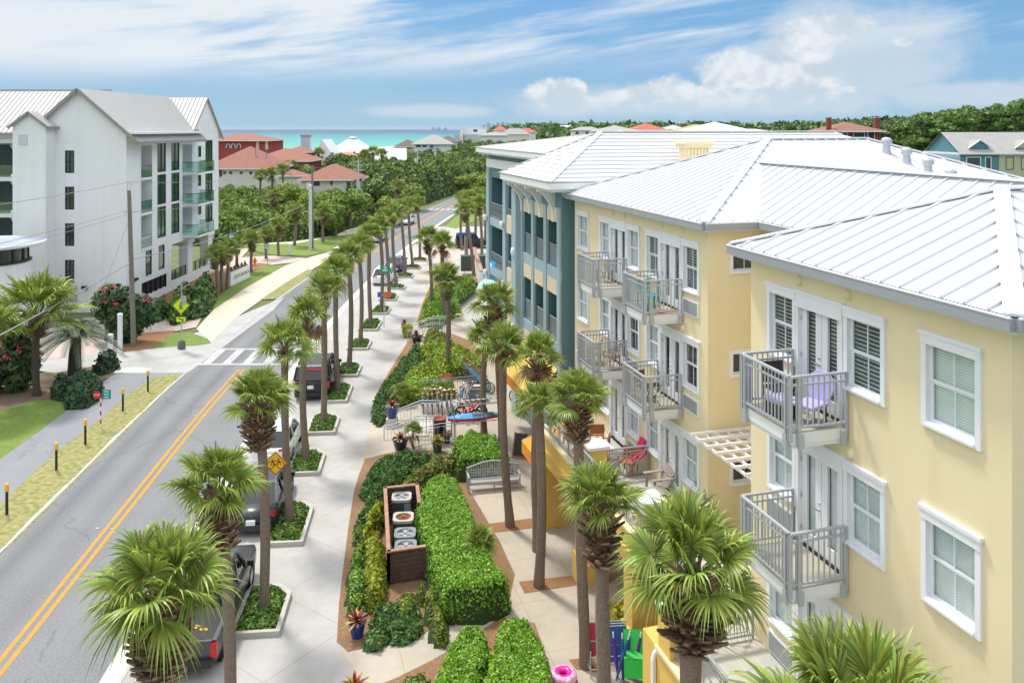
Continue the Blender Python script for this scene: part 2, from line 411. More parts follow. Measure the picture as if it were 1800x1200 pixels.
mulch_dk = mat('brown_mulch', (.2, .14, .09), .95, noise=(2, .7, (.12, .085, .055)), noise2=(14, .5, (.3, .22, .15)), bump=(25, .8))
mulch_or = mat('pine_straw', (.24, .13, .065), .95, noise=(7, .7, (.25, .11, .045)), noise2=(25, .5, (.5, .28, .13)), bump=(30, .8))
paint_w = mat('white_road_paint', (.56, .565, .57), .8, noise=(1.2, .8, (.36, .365, .37)), noise2=(9, .5, (.3, .305, .31)))
paint_y = mat('yellow_road_paint', (.62, .29, .025), .8, noise=(3, .7, (.45, .23, .04)), noise2=(14, .5, (.32, .2, .08)))
land_m = mat('land_cover', (.12, .15, .05), .95, noise=(.05, .7, (.07, .11, .03)), noise2=(.4, .4, (.24, .21, .12)))
sand_m = mat('sand', (.72, .66, .55), .95, noise=(.5, .4, (.6, .52, .4)))
white_dust = mat('chalk_dust', (.7, .69, .67), .9)

def catmull(pts, step=1.0):
    out = []; P = [np.array(p, float) for p in pts]
    for i in range(1, len(P) - 2):
        n = max(2, int(np.linalg.norm(P[i + 1] - P[i]) / step))
        for k in range(n):
            t = k / n; a, b, c, d = P[i - 1], P[i], P[i + 1], P[i + 2]
            out.append(.5 * (2 * b + (c - a) * t + (2 * a - 5 * b + 4 * c - d) * t * t + (-a + 3 * b - 3 * c + d) * t ** 3))
    return out
ROAD = catmull([(-12.2, -10), (-12.9, 0), (-13.6, 10), (-14.75, 23.6), (-15.7, 33), (-17, 46.6), (-17.75, 60), (-17.95, 74), (-17.65, 95), (-16.6, 114), (-14.1, 145), (-11.5, 168), (-6.5, 200), (1, 235), (12, 270), (30, 310), (55, 350), (90, 400)], 1.0)
RN = []
for i in range(len(ROAD)):
    d = ROAD[min(i + 1, len(ROAD) - 1)] - ROAD[max(i - 1, 0)]; d = d / np.linalg.norm(d); RN.append(np.array([d[1], -d[0]]))
def road_at(Y, off=0.0):
    i = min(range(len(ROAD)), key=lambda k: abs(ROAD[k][1] - Y)); p = ROAD[i] + RN[i] * off + np.array([0, 0]); d = np.array([-RN[i][1], RN[i][0]])
    return p[0] + d[0] * (Y - p[1]) / max(d[1], .3), Y, math.atan2(d[1], d[0])
def strip(name, o1, o2, Y0, Y1, z, m, mod=None, wob=0.0):
    vs = []; fs = []; uv = []
    ids = [i for i in range(len(ROAD)) if Y0 <= ROAD[i][1] <= Y1]
    for k, i in enumerate(ids):
        for o in (o1, o2):
            w = wob * (math.sin(i * .9) + math.sin(i * 2.3 + 1)) if (wob and o == o1) else 0
            p = ROAD[i] + RN[i] * (o + w); vs.append((p[0], p[1], z))
    fs = [(2 * k, 2 * k + 1, 2 * k + 3, 2 * k + 2) for k in range(len(ids) - 1)]
    b = MB(); b.add(vs, fs, m); ob = b.build(name); ob['kind'] = 'structure'
    u = ob.data.uv_layers.new(name='lane')
    for l in ob.data.loops:
        vi = l.vertex_index; u.data[l.index].uv = (o1 if vi % 2 == 0 else o2, (vi // 2) * 1.0)
    return ob
# worn wheel tracks along the lanes of the asphalt
nt = asphalt.node_tree; b_ = nt.nodes['Principled BSDF']; uvn = nt.nodes.new('ShaderNodeUVMap'); uvn.uv_map = 'lane'
mp = nt.nodes.new('ShaderNodeMapping'); mp.inputs['Scale'].default_value = (1.1, .05, 1); nt.links.new(uvn.outputs[0], mp.inputs[0])
nn_ = nt.nodes.new('ShaderNodeTexNoise'); nn_.inputs['Scale'].default_value = 1.0; nn_.inputs['Detail'].default_value = 4; nt.links.new(mp.outputs[0], nn_.inputs['Vector'])
sp_ = nt.nodes.new('ShaderNodeSeparateXYZ'); nt.links.new(uvn.outputs[0], sp_.inputs[0])
tr = None
for c0 in (-2.55, -.95):
    d_ = math_node(nt, 'ABSOLUTE', math_node(nt, 'ADD', sp_.outputs[0], -c0)); k_ = math_node(nt, 'MULTIPLY', math_node(nt, 'MAXIMUM', math_node(nt, 'SUBTRACT', .6, d_), 0.0), .9)
    tr = k_ if tr is None else math_node(nt, 'ADD', tr, k_)
f_ = math_node(nt, 'MULTIPLY', math_node(nt, 'ADD', tr, .3), nn_.outputs['Fac'])
mx_ = nt.nodes.new('ShaderNodeMix'); mx_.data_type = 'RGBA'; nt.links.new(f_, mx_.inputs[0])
nt.links.new(b_.inputs['Base Color'].links[0].from_socket, mx_.inputs[6]); mx_.inputs[7].default_value = (.085, .087, .094, 1); nt.links.new(mx_.outputs[2], b_.inputs['Base Color'])

add_cracks(asphalt, .22, .006, (.1, .1, .102), .3); add_cracks(path_asph, .3, .006, (.14, .14, .145), .3)
for q_ in (conc, conc_tan, apron_m): add_streaks(q_, (.25, .23, .2), .45, (.5, .5, .5))
# --- land, sea
coast = [(-420, 60), (-330, 250), (-215, 480), (-120, 640), (-62, 880), (-85, 1500), (-200, 4000), (-190, 7000), (-500, 12000), (-900, 20000)]
land = MB(); land.poly([(x, y, -.06) for x, y in coast] + [(20000, 20000, -.06), (20000, -200, -.06), (-420, -200, -.06)], land_m)
structure(land.build('ground'))
bs = MB(); bs.poly([(x, y, -.055 + .0) for x, y in coast[1:7]] + [(x + 16, y, -.055) for x, y in reversed(coast[1:7])], sand_m); structure(bs.build('beach'))
sea_m = bpy.data.materials.new('sea_water'); sea_m.use_nodes = True; nt = sea_m.node_tree; b_ = nt.nodes['Principled BSDF']
tc = nt.nodes.new('ShaderNodeTexCoord'); sp_ = nt.nodes.new('ShaderNodeSeparateXYZ'); nt.links.new(tc.outputs['Object'], sp_.inputs[0])
mp = nt.nodes.new('ShaderNodeMapping'); mp.inputs['Scale'].default_value = (.0035, .0012, 1); nt.links.new(tc.outputs['Object'], mp.inputs[0])
ns = nt.nodes.new('ShaderNodeTexNoise'); ns.inputs['Scale'].default_value = 1; ns.inputs['Detail'].default_value = 5; nt.links.new(mp.outputs[0], ns.inputs['Vector'])
lg = math_node(nt, 'LOGARITHM', math_node(nt, 'MAXIMUM', sp_.outputs[1], 10.0), 10.0)
fa = math_node(nt, 'ADD', math_node(nt, 'SUBTRACT', lg, 2.6), math_node(nt, 'MULTIPLY', math_node(nt, 'SUBTRACT', ns.outputs['Fac'], .5), .28))
cr = nt.nodes.new('ShaderNodeValToRGB'); nt.links.new(fa, cr.inputs[0]); e = cr.color_ramp.elements
e[0].position = .12; e[0].color = (.17, .36, .27, 1); e[1].position = 1.0; e[1].color = (.012, .065, .14, 1)
for p, c in ((.3, (.075, .32, .27)), (.55, (.03, .24, .25)), (.74, (.02, .18, .23)), (.86, (.015, .10, .18))):
    x = e.new(p); x.color = (*c, 1)
nt.links.new(cr.outputs[0], b_.inputs['Base Color']); b_.inputs['Roughness'].default_value = .55; b_.inputs['Specular IOR Level'].default_value = .25
se = MB(); se.poly([(-60000, -500, -.6), (2000, -500, -.6), (2000, 90000, -.6), (-60000, 90000, -.6)], sea_m)
# the sheet of water lies just under the land sheet's level and beyond its shore
so = se.build('sea'); structure(so); so.location.z = 0.0

# --- road
strip('road', -3.5, 3.12, -9, 380, 0.0, asphalt)
strip('edge_line', -3.42, -3.27, -9, 53, .026, paint_w, wob=.03); strip('edge_line', -3.4, -3.22, 61, 330, .026, paint_w)
strip('centre_line', -.24, -.085, -9, 53, .006, paint_y); strip('centre_line', .085, .24, -9, 53, .006, paint_y)
strip('centre_line', -.25, -.1, 64, 330, .006, paint_y); strip('centre_line', .1, .25, 64, 330, .006, paint_y)
strip('gutter', 3.12, 3.62, -9, 330, .012, conc_lt)
# crosswalk: two lines across and the bars between
cw = MB()
def rp(off, Y): x, y, a = road_at(Y, off); return (x, y, .008)
for Yc in (53.9, 57.6): cw.poly([rp(-3.5, Yc - .17), rp(3.1, Yc - .17), rp(3.1, Yc + .17), rp(-3.5, Yc + .17)], paint_w)
for k in range(5):
    o = -2.95 + k * 1.32; cw.poly([rp(o, 54.1), rp(o + .55, 54.1), rp(o + .55, 57.4), rp(o, 57.4)], paint_w)
structure(cw.build('crosswalk_marking'))
cw = MB()
for k in range(6):
    x, y, a = road_at(157, -2.8 + k * 1.1); cw.poly([rp(-2.9 + k * 1.1, 155.5), rp(-2.3 + k * 1.1, 155.5), rp(-2.3 + k * 1.1, 158.5), rp(-2.9 + k * 1.1, 158.5)], paint_w)
structure(cw.build('crosswalk_marking'))
# --- right side: pavement, courtyard
rs = [tuple(ROAD[i] + RN[i] * 3.62) for i in range(len(ROAD)) if -9 <= ROAD[i][1] <= 130]
def lat(x, y):
    """distance to the right of the road's centre"""
    i = min(range(len(ROAD)), key=lambda k: (ROAD[k][0] - x) ** 2 + (ROAD[k][1] - y) ** 2); return float((np.array([x, y]) - ROAD[i]) @ RN[i])
b = MB(); b.poly([(x, y, .004) for x, y in rs] + [(3, 130, .004), (16, 40, .004), (16, -9, .004)], conc); structure(b.build('pavement'))
strip('parking_edge', 3.62, 3.74, -9, 100, .014, curb_m)
# courtyard level: it climbs by .45 m to the raised deck by the stairs
E1 = np.array([-.2738, .9618]); INW = np.array([.9618, .2738]); O0 = np.array([10.60, 3.02])
def sp_of(x, y): q = np.array([x, y]) - O0; return float(q @ E1), float(q @ INW)      # s along the facades, p inward
def sstep(t): t = min(1, max(0, t)); return t * t * (3 - 2 * t)
BED = [(700, 1300), (590, 1128), (598, 1050), (603, 1000), (612, 930), (622, 862), (632, 822), (655, 735), (660, 690), (690, 640), (712, 600), (730, 560), (742, 520), (757, 487), (772, 468)]
BEDW = [G(u, v)[:2] for u, v in BED]
def bed_x(Y):
    q = sorted(BEDW, key=lambda p: p[1])
    return float(np.interp(Y, [p[1] for p in q], [p[0] for p in q]))
def zc(x, y):
    """ground level right of the pavement"""
    s, p = sp_of(x, y)
    return .45 * sstep((y - 36.5) / 4.5) * sstep((x - bed_x(y) - .1) / 1.6) * (1 - sstep((y - 85) / 8))
def zca(q): return np.array([zc(x, y) for x, y in q])
def GC(u, v, dz=0.0):
    """ground point under a pixel on the courtyard side"""
    z = 0.0
    for _ in range(6):
        p = G(u, v, z + dz); z = zc(p[0], p[1])
    return (p[0], p[1], z)
nY, nX = 90, 26; vs = []; fs = []
for j in range(nY + 1):
    Y = 14 + 76 * j / nY; x0 = bed_x(Y)
    x1 = O0[0] - .2847 * (Y - O0[1]) * 1.0 + 3.2
    for i in range(nX + 1):
        t = (i / nX) ** 1.5; x = x0 + (x1 - x0) * t; vs.append((x, Y, zc(x, Y) + .012))
for j in range(nY):
    for i in range(nX): a = j * (nX + 1) + i; fs.append((a, a + 1, a + nX + 2, a + nX + 1))
b = MB(); b.add(vs, fs, conc_tan); structure(b.build('courtyard_paving'))
def draped(name, px, m, dz, cell=.35, kind='structure', wor=None, side='c'):
    """sheet over the courtyard ground inside a pixel outline"""
    poly = wor or [GC(u, v)[:2] for u, v in px]
    P = np.array(poly); lo, hi = P.min(0), P.max(0)
    nx, ny = int((hi[0] - lo[0]) / cell) + 2, int((hi[1] - lo[1]) / cell) + 2
    bm = bmesh.new(); f = bm.faces.new([bm.verts.new((x, y, 0)) for x, y in poly])
    for i in range(1, nx): bmesh.ops.bisect_plane(bm, geom=bm.verts[:] + bm.edges[:] + bm.faces[:], plane_co=(lo[0] + i * cell, 0, 0), plane_no=(1, 0, 0))
    for i in range(1, ny): bmesh.ops.bisect_plane(bm, geom=bm.verts[:] + bm.edges[:] + bm.faces[:], plane_co=(0, lo[1] + i * cell, 0), plane_no=(0, 1, 0))
    bmesh.ops.triangulate(bm, faces=bm.faces[:])
    for v in bm.verts: v.co.z = zc(v.co.x, v.co.y) + dz
    me = bpy.data.meshes.new(name); bm.to_mesh(me); bm.free(); me.materials.append(m)
    o = obj(name, me)
    if kind: o['kind'] = kind
    return o
# --- mulch beds by the pavement
draped('mulch_bed', [(592, 1128), (612, 1146), (770, 1106), (860, 1088), (892, 1070), (905, 1010), (880, 955), (830, 870), (812, 838), (800, 800), (770, 790), (720, 793), (668, 800), (642, 806), (632, 832), (622, 865), (612, 930), (603, 1000), (596, 1060)], mulch_m, .02)
draped('mulch_bed', [(654, 742), (690, 745), (700, 722), (760, 690), (800, 670), (850, 660), (846, 625), (830, 600), (790, 585), (745, 585), (720, 595), (700, 628), (680, 660), (662, 692)], mulch_m, .02)
draped('mulch_bed', [(732, 567), (752, 568), (780, 548), (800, 535), (835, 498), (850, 492), (842, 482), (800, 485), (770, 488), (757, 500), (744, 530)], mulch_or, .02)
draped('mulch_bed', [(640, 1215), (700, 1190), (760, 1160), (830, 1120), (880, 1085), (940, 1095), (970, 1180), (985, 1240)], mulch_m, .02)
for px in ([(859, 921), (936, 911), (940, 928), (868, 936)], [(912, 1023), (1012, 1011), (1016, 1028), (922, 1043)], [(1000, 1160), (1045, 1155), (1052, 1182), (1012, 1176)]):
    draped('tree_pit', px, mulch_or, .024)
# --- left side
sheet('verge', [(-60, 985), (-60, 930), (0, 884), (100, 792), (175, 737), (232, 687), (270, 662), (300, 658), (320, 659), (100, 878), (15, 962)], verge_m, .010)
sheet('shared_path', [(-200, 1100), (-200, 960), (0, 806), (72, 755), (145, 700), (180, 672), (205, 652), (300, 610), (375, 578), (470, 540), (455, 560), (318, 659), (270, 662), (232, 687), (175, 737), (100, 792), (0, 884), (-60, 985)], path_asph, .002)
sheet('lawn', [(-200, 960), (0, 806), (72, 755), (145, 699), (57, 704), (0, 721), (-150, 760), (-300, 830)], grass_m, .008)
sheet('mulch_bed', [(-150, 762), (0, 722), (57, 705), (145, 699), (180, 668), (206, 656), (180, 642), (90, 655), (40, 648), (-100, 650)], mulch_dk, .005)
sheet('driveway', [(-150, 648), (40, 648), (95, 655), (180, 641), (205, 655), (330, 655), (480, 545), (500, 522), (372, 575), (265, 612), (190, 622), (100, 615), (-150, 612)], apron_m, .006)
sheet('driveway_pad', [(200, 655), (255, 655), (268, 648), (235, 645), (205, 648)], conc_lt, .012)
sheet('brick_driveway', [(60, 632), (212, 617), (216, 588), (308, 582), (345, 575), (362, 545), (235, 553), (150, 560), (40, 590)], pavers, .010)
sheet('pale_kerb', [(216, 556), (366, 543), (372, 545), (350, 551), (222, 562)], conc_lt, .02)
sheet('mulch_island', [(196, 622), (213, 614), (214, 588), (308, 580), (300, 590), (266, 612)], mulch_or, .016)
sheet('grass_island', [(266, 612), (285, 598), (306, 584), (330, 583), (352, 590), (366, 596), (371, 603), (345, 607), (318, 608)], grass_m, .018)
sheet('path', [(345, 578), (376, 543), (436, 502), (500, 467), (545, 452), (600, 436), (612, 440), (580, 456), (548, 474), (455, 530), (412, 560), (372, 600)], path_tan, .014)
sheet('verge', [(457, 527), (500, 498), (543, 472), (549, 478), (520, 505), (487, 525)], verge_m, .020)
sheet('grass_strip', [(357, 542), (400, 507), (450, 474), (468, 465), (501, 467), (436, 503), (377, 543)], grass_m, .022)
sheet('mulch_bed', [(236, 556), (280, 545), (357, 541), (400, 506), (450, 473), (478, 464), (455, 462), (400, 470), (372, 480), (300, 505), (236, 545)], mulch_or, .019)
sheet('brick_driveway', [(300, 510), (370, 470), (390, 440), (440, 436), (425, 452), (480, 449), (540, 454), (512, 462), (470, 466), (430, 466), (400, 474), (330, 515)], pavers, .017)
sheet('lawn', [(385, 412), (385, 400), (500, 408), (590, 408), (640, 405), (625, 424), (590, 440), (540, 450), (480, 448), (440, 440)], grass_m, .012)
sheet('sandy_track', [(420, 430), (520, 428), (585, 416), (640, 408), (640, 400), (560, 405), (400, 414)], sand_m, .016)
# right verge far along the road
sheet('lawn', [(782, 398), (810, 374), (822, 360), (848, 360), (852, 380), (820, 395), (800, 402)], grass_m, .022)
sheet('brick_crossing', [(700, 470), (722, 447), (800, 432), (850, 432), (850, 448), (775, 462)], pavers, .02)
# raised road markers beside the yellow line
catseye = mat('marker_reflector', (.65, .6, .5), .4)
for (u, v) in ((171, 929), (197, 930), (343, 730), (360, 730)):
    p = G(u, v); b = MB(); b.prism([(-.06, -.05), (.06, -.05), (.06, .05), (-.06, .05)], 0, .02, catseye); b.box(-.045, .045, -.035, .035, .02, .028, paint_w)
    tag(b.build('road_marker', loc=(p[0], p[1], .007)), 'small pale reflective stud beside the double yellow line', 'road stud', 'studs beside the yellow centre line')
# ================================================================ BUILDINGS ALONG THE COURTYARD
RZ = math.atan2(INW[1], INW[0])
cream = mat('cream_stucco', (.82, .70, .45), .85, noise=(.5, .4, (.74, .63, .41)), noise2=(4, .15, (.83, .73, .52)), bump=(90, .12))
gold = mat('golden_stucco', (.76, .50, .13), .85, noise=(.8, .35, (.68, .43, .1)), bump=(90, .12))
add_streaks(cream, (.62, .53, .36), .35); add_streaks(gold, (.5, .31, .09), .4)
white = mat('white_paint', (.80, .81, .82), .55, noise=(2, .25, (.72, .73, .75)))
trimw = mat('white_trim', (.80, .82, .86), .5, noise=(3, .2, (.72, .75, .8)))
roofw = mat('white_metal_roof', (.74, .75, .765), .42, noise=(.5, .4, (.68, .70, .725)))
seamm = mat('roof_seam', (.60, .63, .68), .5)
gutm = mat('grey_gutter', (.33, .35, .38), .45, noise=(2, .3, (.28, .3, .33)))
tilew = mat('white_roof_tile', (.66, .67, .68), .7, noise=(1.2, .4, (.58, .59, .6)), noise2=(8, .3, (.7, .7, .7)))
railm = mat('galvanised_rail', (.47, .50, .54), .45, metal=.25, noise=(6, .4, (.38, .41, .45)))
railb = mat('silver_rail', (.36, .39, .42), .4, metal=.3)
stone = mat('balcony_stone', (.42, .39, .31), .8, noise=(3, .8, (.3, .31, .27)), noise2=(1.3, .6, (.56, .48, .33)))
slate = mat('terrace_slate', (.47, .46, .42), .8, noise=(1.2, .7, (.38, .41, .4)), noise2=(.8, .5, (.55, .47, .36)))
add_lines(slate, 0, .45, .45, .02, (.62, .6, .55), strength=.6)
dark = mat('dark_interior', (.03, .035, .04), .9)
teal = mat('teal_stucco', (.155, .27, .31), .85, noise=(.5, .4, (.12, .22, .26)), bump=(90, .1))
tealp = mat('pale_teal_trim', (.36, .47, .52), .8, noise=(.7, .4, (.29, .40, .45)))
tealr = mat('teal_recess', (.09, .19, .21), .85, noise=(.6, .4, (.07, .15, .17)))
tan = mat('tan_panel', (.72, .61, .43), .8, noise=(1, .4, (.66, .55, .37))); add_streaks(teal, (.09, .18, .21), .5)
pane_m = glass_mat('window_glass', (.92, .98, .97), .9)
blind_m = mat('window_blind', (.80, .83, .83), .8); add_lines(blind_m, 0, .05, 0, .014, (.4, .45, .45), axes='ZX', strength=.8)
blindo = mat('open_blind', (.55, .57, .56), .8); add_lines(blindo, 0, .085, 0, .055, (.03, .05, .05), axes='ZX', strength=.95)
grille = mat('louvre_grille', (.42, .44, .45), .6, metal=.2); add_lines(grille, 0, .06, 0, .028, (.2, .21, .22), axes='ZX', strength=.8)
metal = mat('brushed_metal', (.55, .56, .57), .35, metal=.8)
black = mat('black_metal', (.02, .02, .022), .5)
seal = mat('dark_gap', (.015, .015, .016), .9)

def TP(p): return lambda q: (p - q[1], q[0], q[2])         # plane facing the street: a = s, outward = -p
def TS(s): return lambda q: (q[0], s - q[1], q[2])         # plane facing the camera: a = p, outward = -s
def s_of(u, p): Y = (11.46 + 1.0397 * p) / ((u - CX) / F + .2847); return (Y - O0[1] - .2738 * p) / .9618
def z_of(u, v, p): Y = (11.46 + 1.0397 * p) / ((u - CX) / F + .2847); return H - (v - HY) * Y / F
def L(p, s, z=0.0): return (O0[0] + E1[0] * s + INW[0] * p, O0[1] + E1[1] * s + INW[1] * p, z)

def win_part(parent, T, a0, a1, z0, z1, blind=None, head=True, sill=True, name='window', mcase=None, two=True):
    """sash window: casing > sash, pane, blind. Outer size given; opening is .1 smaller."""
    mc = mcase or trimw; k = .115; b = MB()
    b.box(a0, a0 + k, -.16, .045, z0, z1, mc, T); b.box(a1 - k, a1, -.16, .045, z0, z1, mc, T)
    b.box(a0 + k, a1 - k, -.16, .05, z0, z0 + k * .95, mc, T); b.box(a0 + k, a1 - k, -.16, .045, z1 - k, z1, mc, T)
    if head: b.box(a0 - .03, a1 + .03, -.001, .085, z1 + .001, z1 + .07, mc, T); b.box(a0 - .005, a1 + .005, .046, .062, z1 - .16, z1, mc, T)
    if sill: b.box(a0 + k, a1 - k, .0505, .09, z0 + .03, z0 + .075, mc, T)
    w = b.build(name, parent)
    i0, i1, j0, j1 = a0 + k, a1 - k, z0 + k * .95, z1 - k; zm = (j0 + j1) / 2; f = .05; b = MB()
    for (c0, c1, o) in (((j0, zm, -.075), (zm, j1, -.055)) if two else ((j0, j1, -.06),)):
        b.box(i0, i0 + f, o - .03, o, c0, c1, mc, T); b.box(i1 - f, i1, o - .03, o, c0, c1, mc, T)
        b.box(i0 + f, i1 - f, o - .03, o, c0, c0 + f * .8, mc, T); b.box(i0 + f, i1 - f, o - .03, o, c1 - f * .8, c1, mc, T)
        b.box((i0 + i1) / 2 - .01, (i0 + i1) / 2 + .01, o - .027, o - .004, c0 + f * .8, c1 - f * .8, mc, T)
    b.build('sash', w)
    g = MB(); g.poly([(i0, -.088, j0), (i1, -.088, j0), (i1, -.088, j1), (i0, -.088, j1)], pane_m, T); g.build('pane', w)
    if blind:
        g = MB(); g.poly([(i0, -.145, j0), (i1, -.145, j0), (i1, -.145, j1), (i0, -.145, j1)], blind, T); g.build('blind', w)
    return w
def door_part(parent, T, a0, a1, z0, z1, blind=None):
    """french door: casing > leaf, leaf, pane, handle"""
    mc = trimw; k = .09; b = MB()
    b.box(a0, a0 + k, -.16, .05, z0, z1, mc, T); b.box(a1 - k, a1, -.16, .05, z0, z1, mc, T); b.box(a0 + k, a1 - k, -.16, .05, z1 - .12, z1, mc, T)
    b.box(a0 - .02, a1 + .02, -.001, .095, z1 + .001, z1 + .075, mc, T); b.box(a0 + .01, a1 - .01, .051, .07, z1 - .3, z1, mc, T)
    b.box(a0 + k, a1 - k, -.15, .03, z0, z0 + .05, seal, T)
    d = b.build('door', parent); am = (a0 + a1) / 2
    for c0, c1 in ((a0 + k, am - .008), (am + .008, a1 - k)):
        b = MB(); s = .19; zt = z1 - .12
        b.box(c0, c0 + s, -.1, -.04, z0 + .05, zt, mc, T); b.box(c1 - s, c1, -.1, -.04, z0 + .05, zt, mc, T)
        b.box(c0 + s, c1 - s, -.1, -.04, z0 + .05, z0 + .32, mc, T); b.box(c0 + s, c1 - s, -.1, -.04, zt - .17, zt, mc, T)
        b.build('leaf', d)
        g = MB(); g.poly([(c0 + s, -.08, z0 + .32), (c1 - s, -.08, z0 + .32), (c1 - s, -.08, zt - .17), (c0 + s, -.08, zt - .17)], pane_m, T); g.build('pane', d)
        if blind: g = MB(); g.poly([(c0 + s, -.13, z0 + .32), (c1 - s, -.13, z0 + .32), (c1 - s, -.13, zt - .17), (c0 + s, -.13, zt - .17)], blind, T); g.build('blind', d)
    h = MB()
    for zz in (z0 + .98, z0 + 1.12): h.lathe([(.03, 0), (.03, .02), (0, .025)], metal, 8, (am + .07, 0, 0), lambda q, zz=zz: T((q[0], -.04 + q[2], zz + q[1])))
    h.bar((am + .07, -.0, z0 + .98), (am + .19, 0, z0 + .975), .02, .025, metal, T)
    for zz in (z0 + .3, z0 + 1.0, z0 + 1.8): h.box(a1 - k - .02, a1 - k + .01, -.04, -.02, zz, zz + .1, metal, T); h.box(a0 + k - .01, a0 + k + .02, -.04, -.02, zz, zz + .1, metal, T)
    h.build('handle', d)
    return d
def rail_panel(mb, A, B, z0, z1, m, T=ident, posts=True, sp=.125):
    """balustrade between ground points A and B: top rail, second rail, bottom rail, balusters and rings"""
    A, B = Vector((*A, 0)), Vector((*B, 0)); Ld = (B - A).length; d = (B - A) / Ld
    at = lambda t, z: tuple(A + d * t) [:2] + (z,)
    mb.bar(at(0, z1), at(Ld, z1), .07, .045, m, T); mb.bar(at(0, z1 - .16), at(Ld, z1 - .16), .04, .04, m, T); mb.bar(at(0, z0 + .05), at(Ld, z0 + .05), .045, .045, m, T)
    n = max(2, round(Ld / sp))
    for i in range(1, n): mb.bar(at(Ld * i / n, z0 + .05), at(Ld * i / n, z1 - .16), .026, .026, m, T, up=(1, 0, 0))
    for i in range(1, n): mb.bar(at(Ld * i / n, z1 - .14), at(Ld * i / n, z1 - .02), .022, .022, m, T, up=(1, 0, 0))
    if posts:
        for t in (0, Ld): mb.bar(at(t, z0 - .22), at(t, z1 + .0), .06, .06, m, T, up=(1, 0, 0))
def balcony(parent, p0, s0, s1, zf, depth=1.3):
    """balcony on the plane p0: slab > floor, railing, bracket"""
    b = MB(); b.box(p0 - depth, p0 + .0, s0, s1, zf - .24, zf - .02, white); b.box(p0 - depth + .05, p0, s0 + .05, s1 - .05, zf - .34, zf - .241, white)
    o = b.build('balcony', parent)
    f = MB(); f.box(p0 - depth + .01, p0 - .002, s0 + .01, s1 - .01, zf - .019, zf + .005, stone); f.build('floor_slab', o)
    r = MB(); x = p0 - depth - .03
    rail_panel(r, (x, s0 + .0), (x, s1 - .0), zf + .05, zf + 1.1, railm); rail_panel(r, (x, s0 - .03), (p0 - .04, s0 - .03), zf + .05, zf + 1.1, railm); rail_panel(r, (x, s1 + .03), (p0 - .04, s1 + .03), zf + .05, zf + 1.1, railm)
    for ss in (s0 + .12, s1 - .12): r.bar((x - .005, ss, zf - .25), (x - .005, ss, zf + 1.08), .055, .065, railm, up=(1, 0, 0))
    for ss in (s0 - .032, s1 + .032): r.bar((x + .18, ss, zf - .25), (x + .18, ss, zf + 1.08), .055, .065, railm, up=(1, 0, 0))
    r.build('railing', o)
    bb = [(x - .045, x + .028, ss - .06, ss + .06) for ss in (s0 + .12, s1 - .12)]
    for ss in (s0 - .07, s1 + .03): bb += [(p0 - depth + .14, p0 - depth + .26, ss, ss + .05), (p0 - .16, p0 - .04, ss, ss + .05)]
    for q in bb: k = MB(); k.box(*q, zf - .33, zf - .05, railm); k.build('bracket', o)
    return o

apt = thing('apartment_building', 'pale yellow stuccoed apartment block with white standing seam roofs and small railed balconies', 'building', (O0[0], O0[1], 0), RZ)
FL = [9.5, 6.41, 3.32]
# ---- near block walls
T0 = TP(0.0); TM = TP(1.63)
nh = []; mh = []
def hole(a0, a1, z0, z1): return (a0 + .11, a1 - .11, z0 + .11, z1 - .11, .17)
def dhole(a0, a1, z0, z1): return (a0 + .08, a1 - .08, z0, z1 - .08, .17)
NG = [(12.93, 14.10), (14.12, 15.68), (15.70, 16.80)]; NW = (10.73, 12.02)
MG = [[(23.0, 24.15), (24.18, 25.74), (25.76, 26.88)], [(27.4, 28.55), (28.58, 30.14), (30.16, 31.28)]]; MW = (32.5, 33.9)
WZ = (.74, 2.37)
for z in FL:
    nh += [hole(*NG[0], z + WZ[0], z + WZ[1]), dhole(*NG[1], z + .0, z + 2.4), hole(*NG[2], z + WZ[0], z + WZ[1]), hole(*NW, z + WZ[0], z + WZ[1])]
    for g in MG: mh += [hole(*g[0], z + WZ[0], z + WZ[1]), dhole(*g[1], z, z + 2.4), hole(*g[2], z + WZ[0], z + WZ[1])]
    mh += [hole(*MW, z + WZ[0], z + WZ[1])]
ZT = 12.42
w = MB(); wall_holes(w, T0, 10.17, 17.53, 0, ZT, nh, cream, mrev=trimw, mback=dark); w.build('wall', apt)
w = MB(); wall_holes(w, TM, 22.5, 34.25, 0, ZT, mh, cream, mrev=trimw, mback=dark); w.build('wall', apt)
w = MB(); w.poly([(0, 10.17, 0), (16, 10.17, 0), (16, 10.17, ZT), (0, 10.17, ZT)], cream); w.build('wall', apt)
w = MB(); wall_holes(w, TS(22.5), 1.63, 3.5, 0, ZT, [(2.46, 3.45, 11.1, 11.66, .1), (2.46, 3.1, 7.9, 8.55, .1), (2.46, 3.45, 4.55, 5.2, .1)], cream, mrev=trimw, mback=dark); w.build('wall', apt)
w = MB(); w.poly([(3.5, 17.0, 0), (3.5, 22.5, 0), (3.5, 22.5, ZT), (3.5, 17.0, ZT)], cream); w.poly([(0, 17.53, 0), (3.5, 17.53, 0), (3.5, 17.53, ZT), (0, 17.53, ZT)], cream)
w.build('wall', apt); w = MB(); w.poly([(1.63, 34.25, 0), (14, 34.25, 0), (14, 34.25, ZT), (1.63, 34.25, ZT)], cream); w.build('wall', apt)
for a0, a1, z0, z1 in ((2.36, 3.49, 11.0, 11.76), (2.36, 3.2, 7.8, 8.65), (2.36, 3.49, 4.45, 5.3)):
    win_part(apt, TS(22.5), a0, a1, z0, z1, blind=blind_m, two=False, head=False)
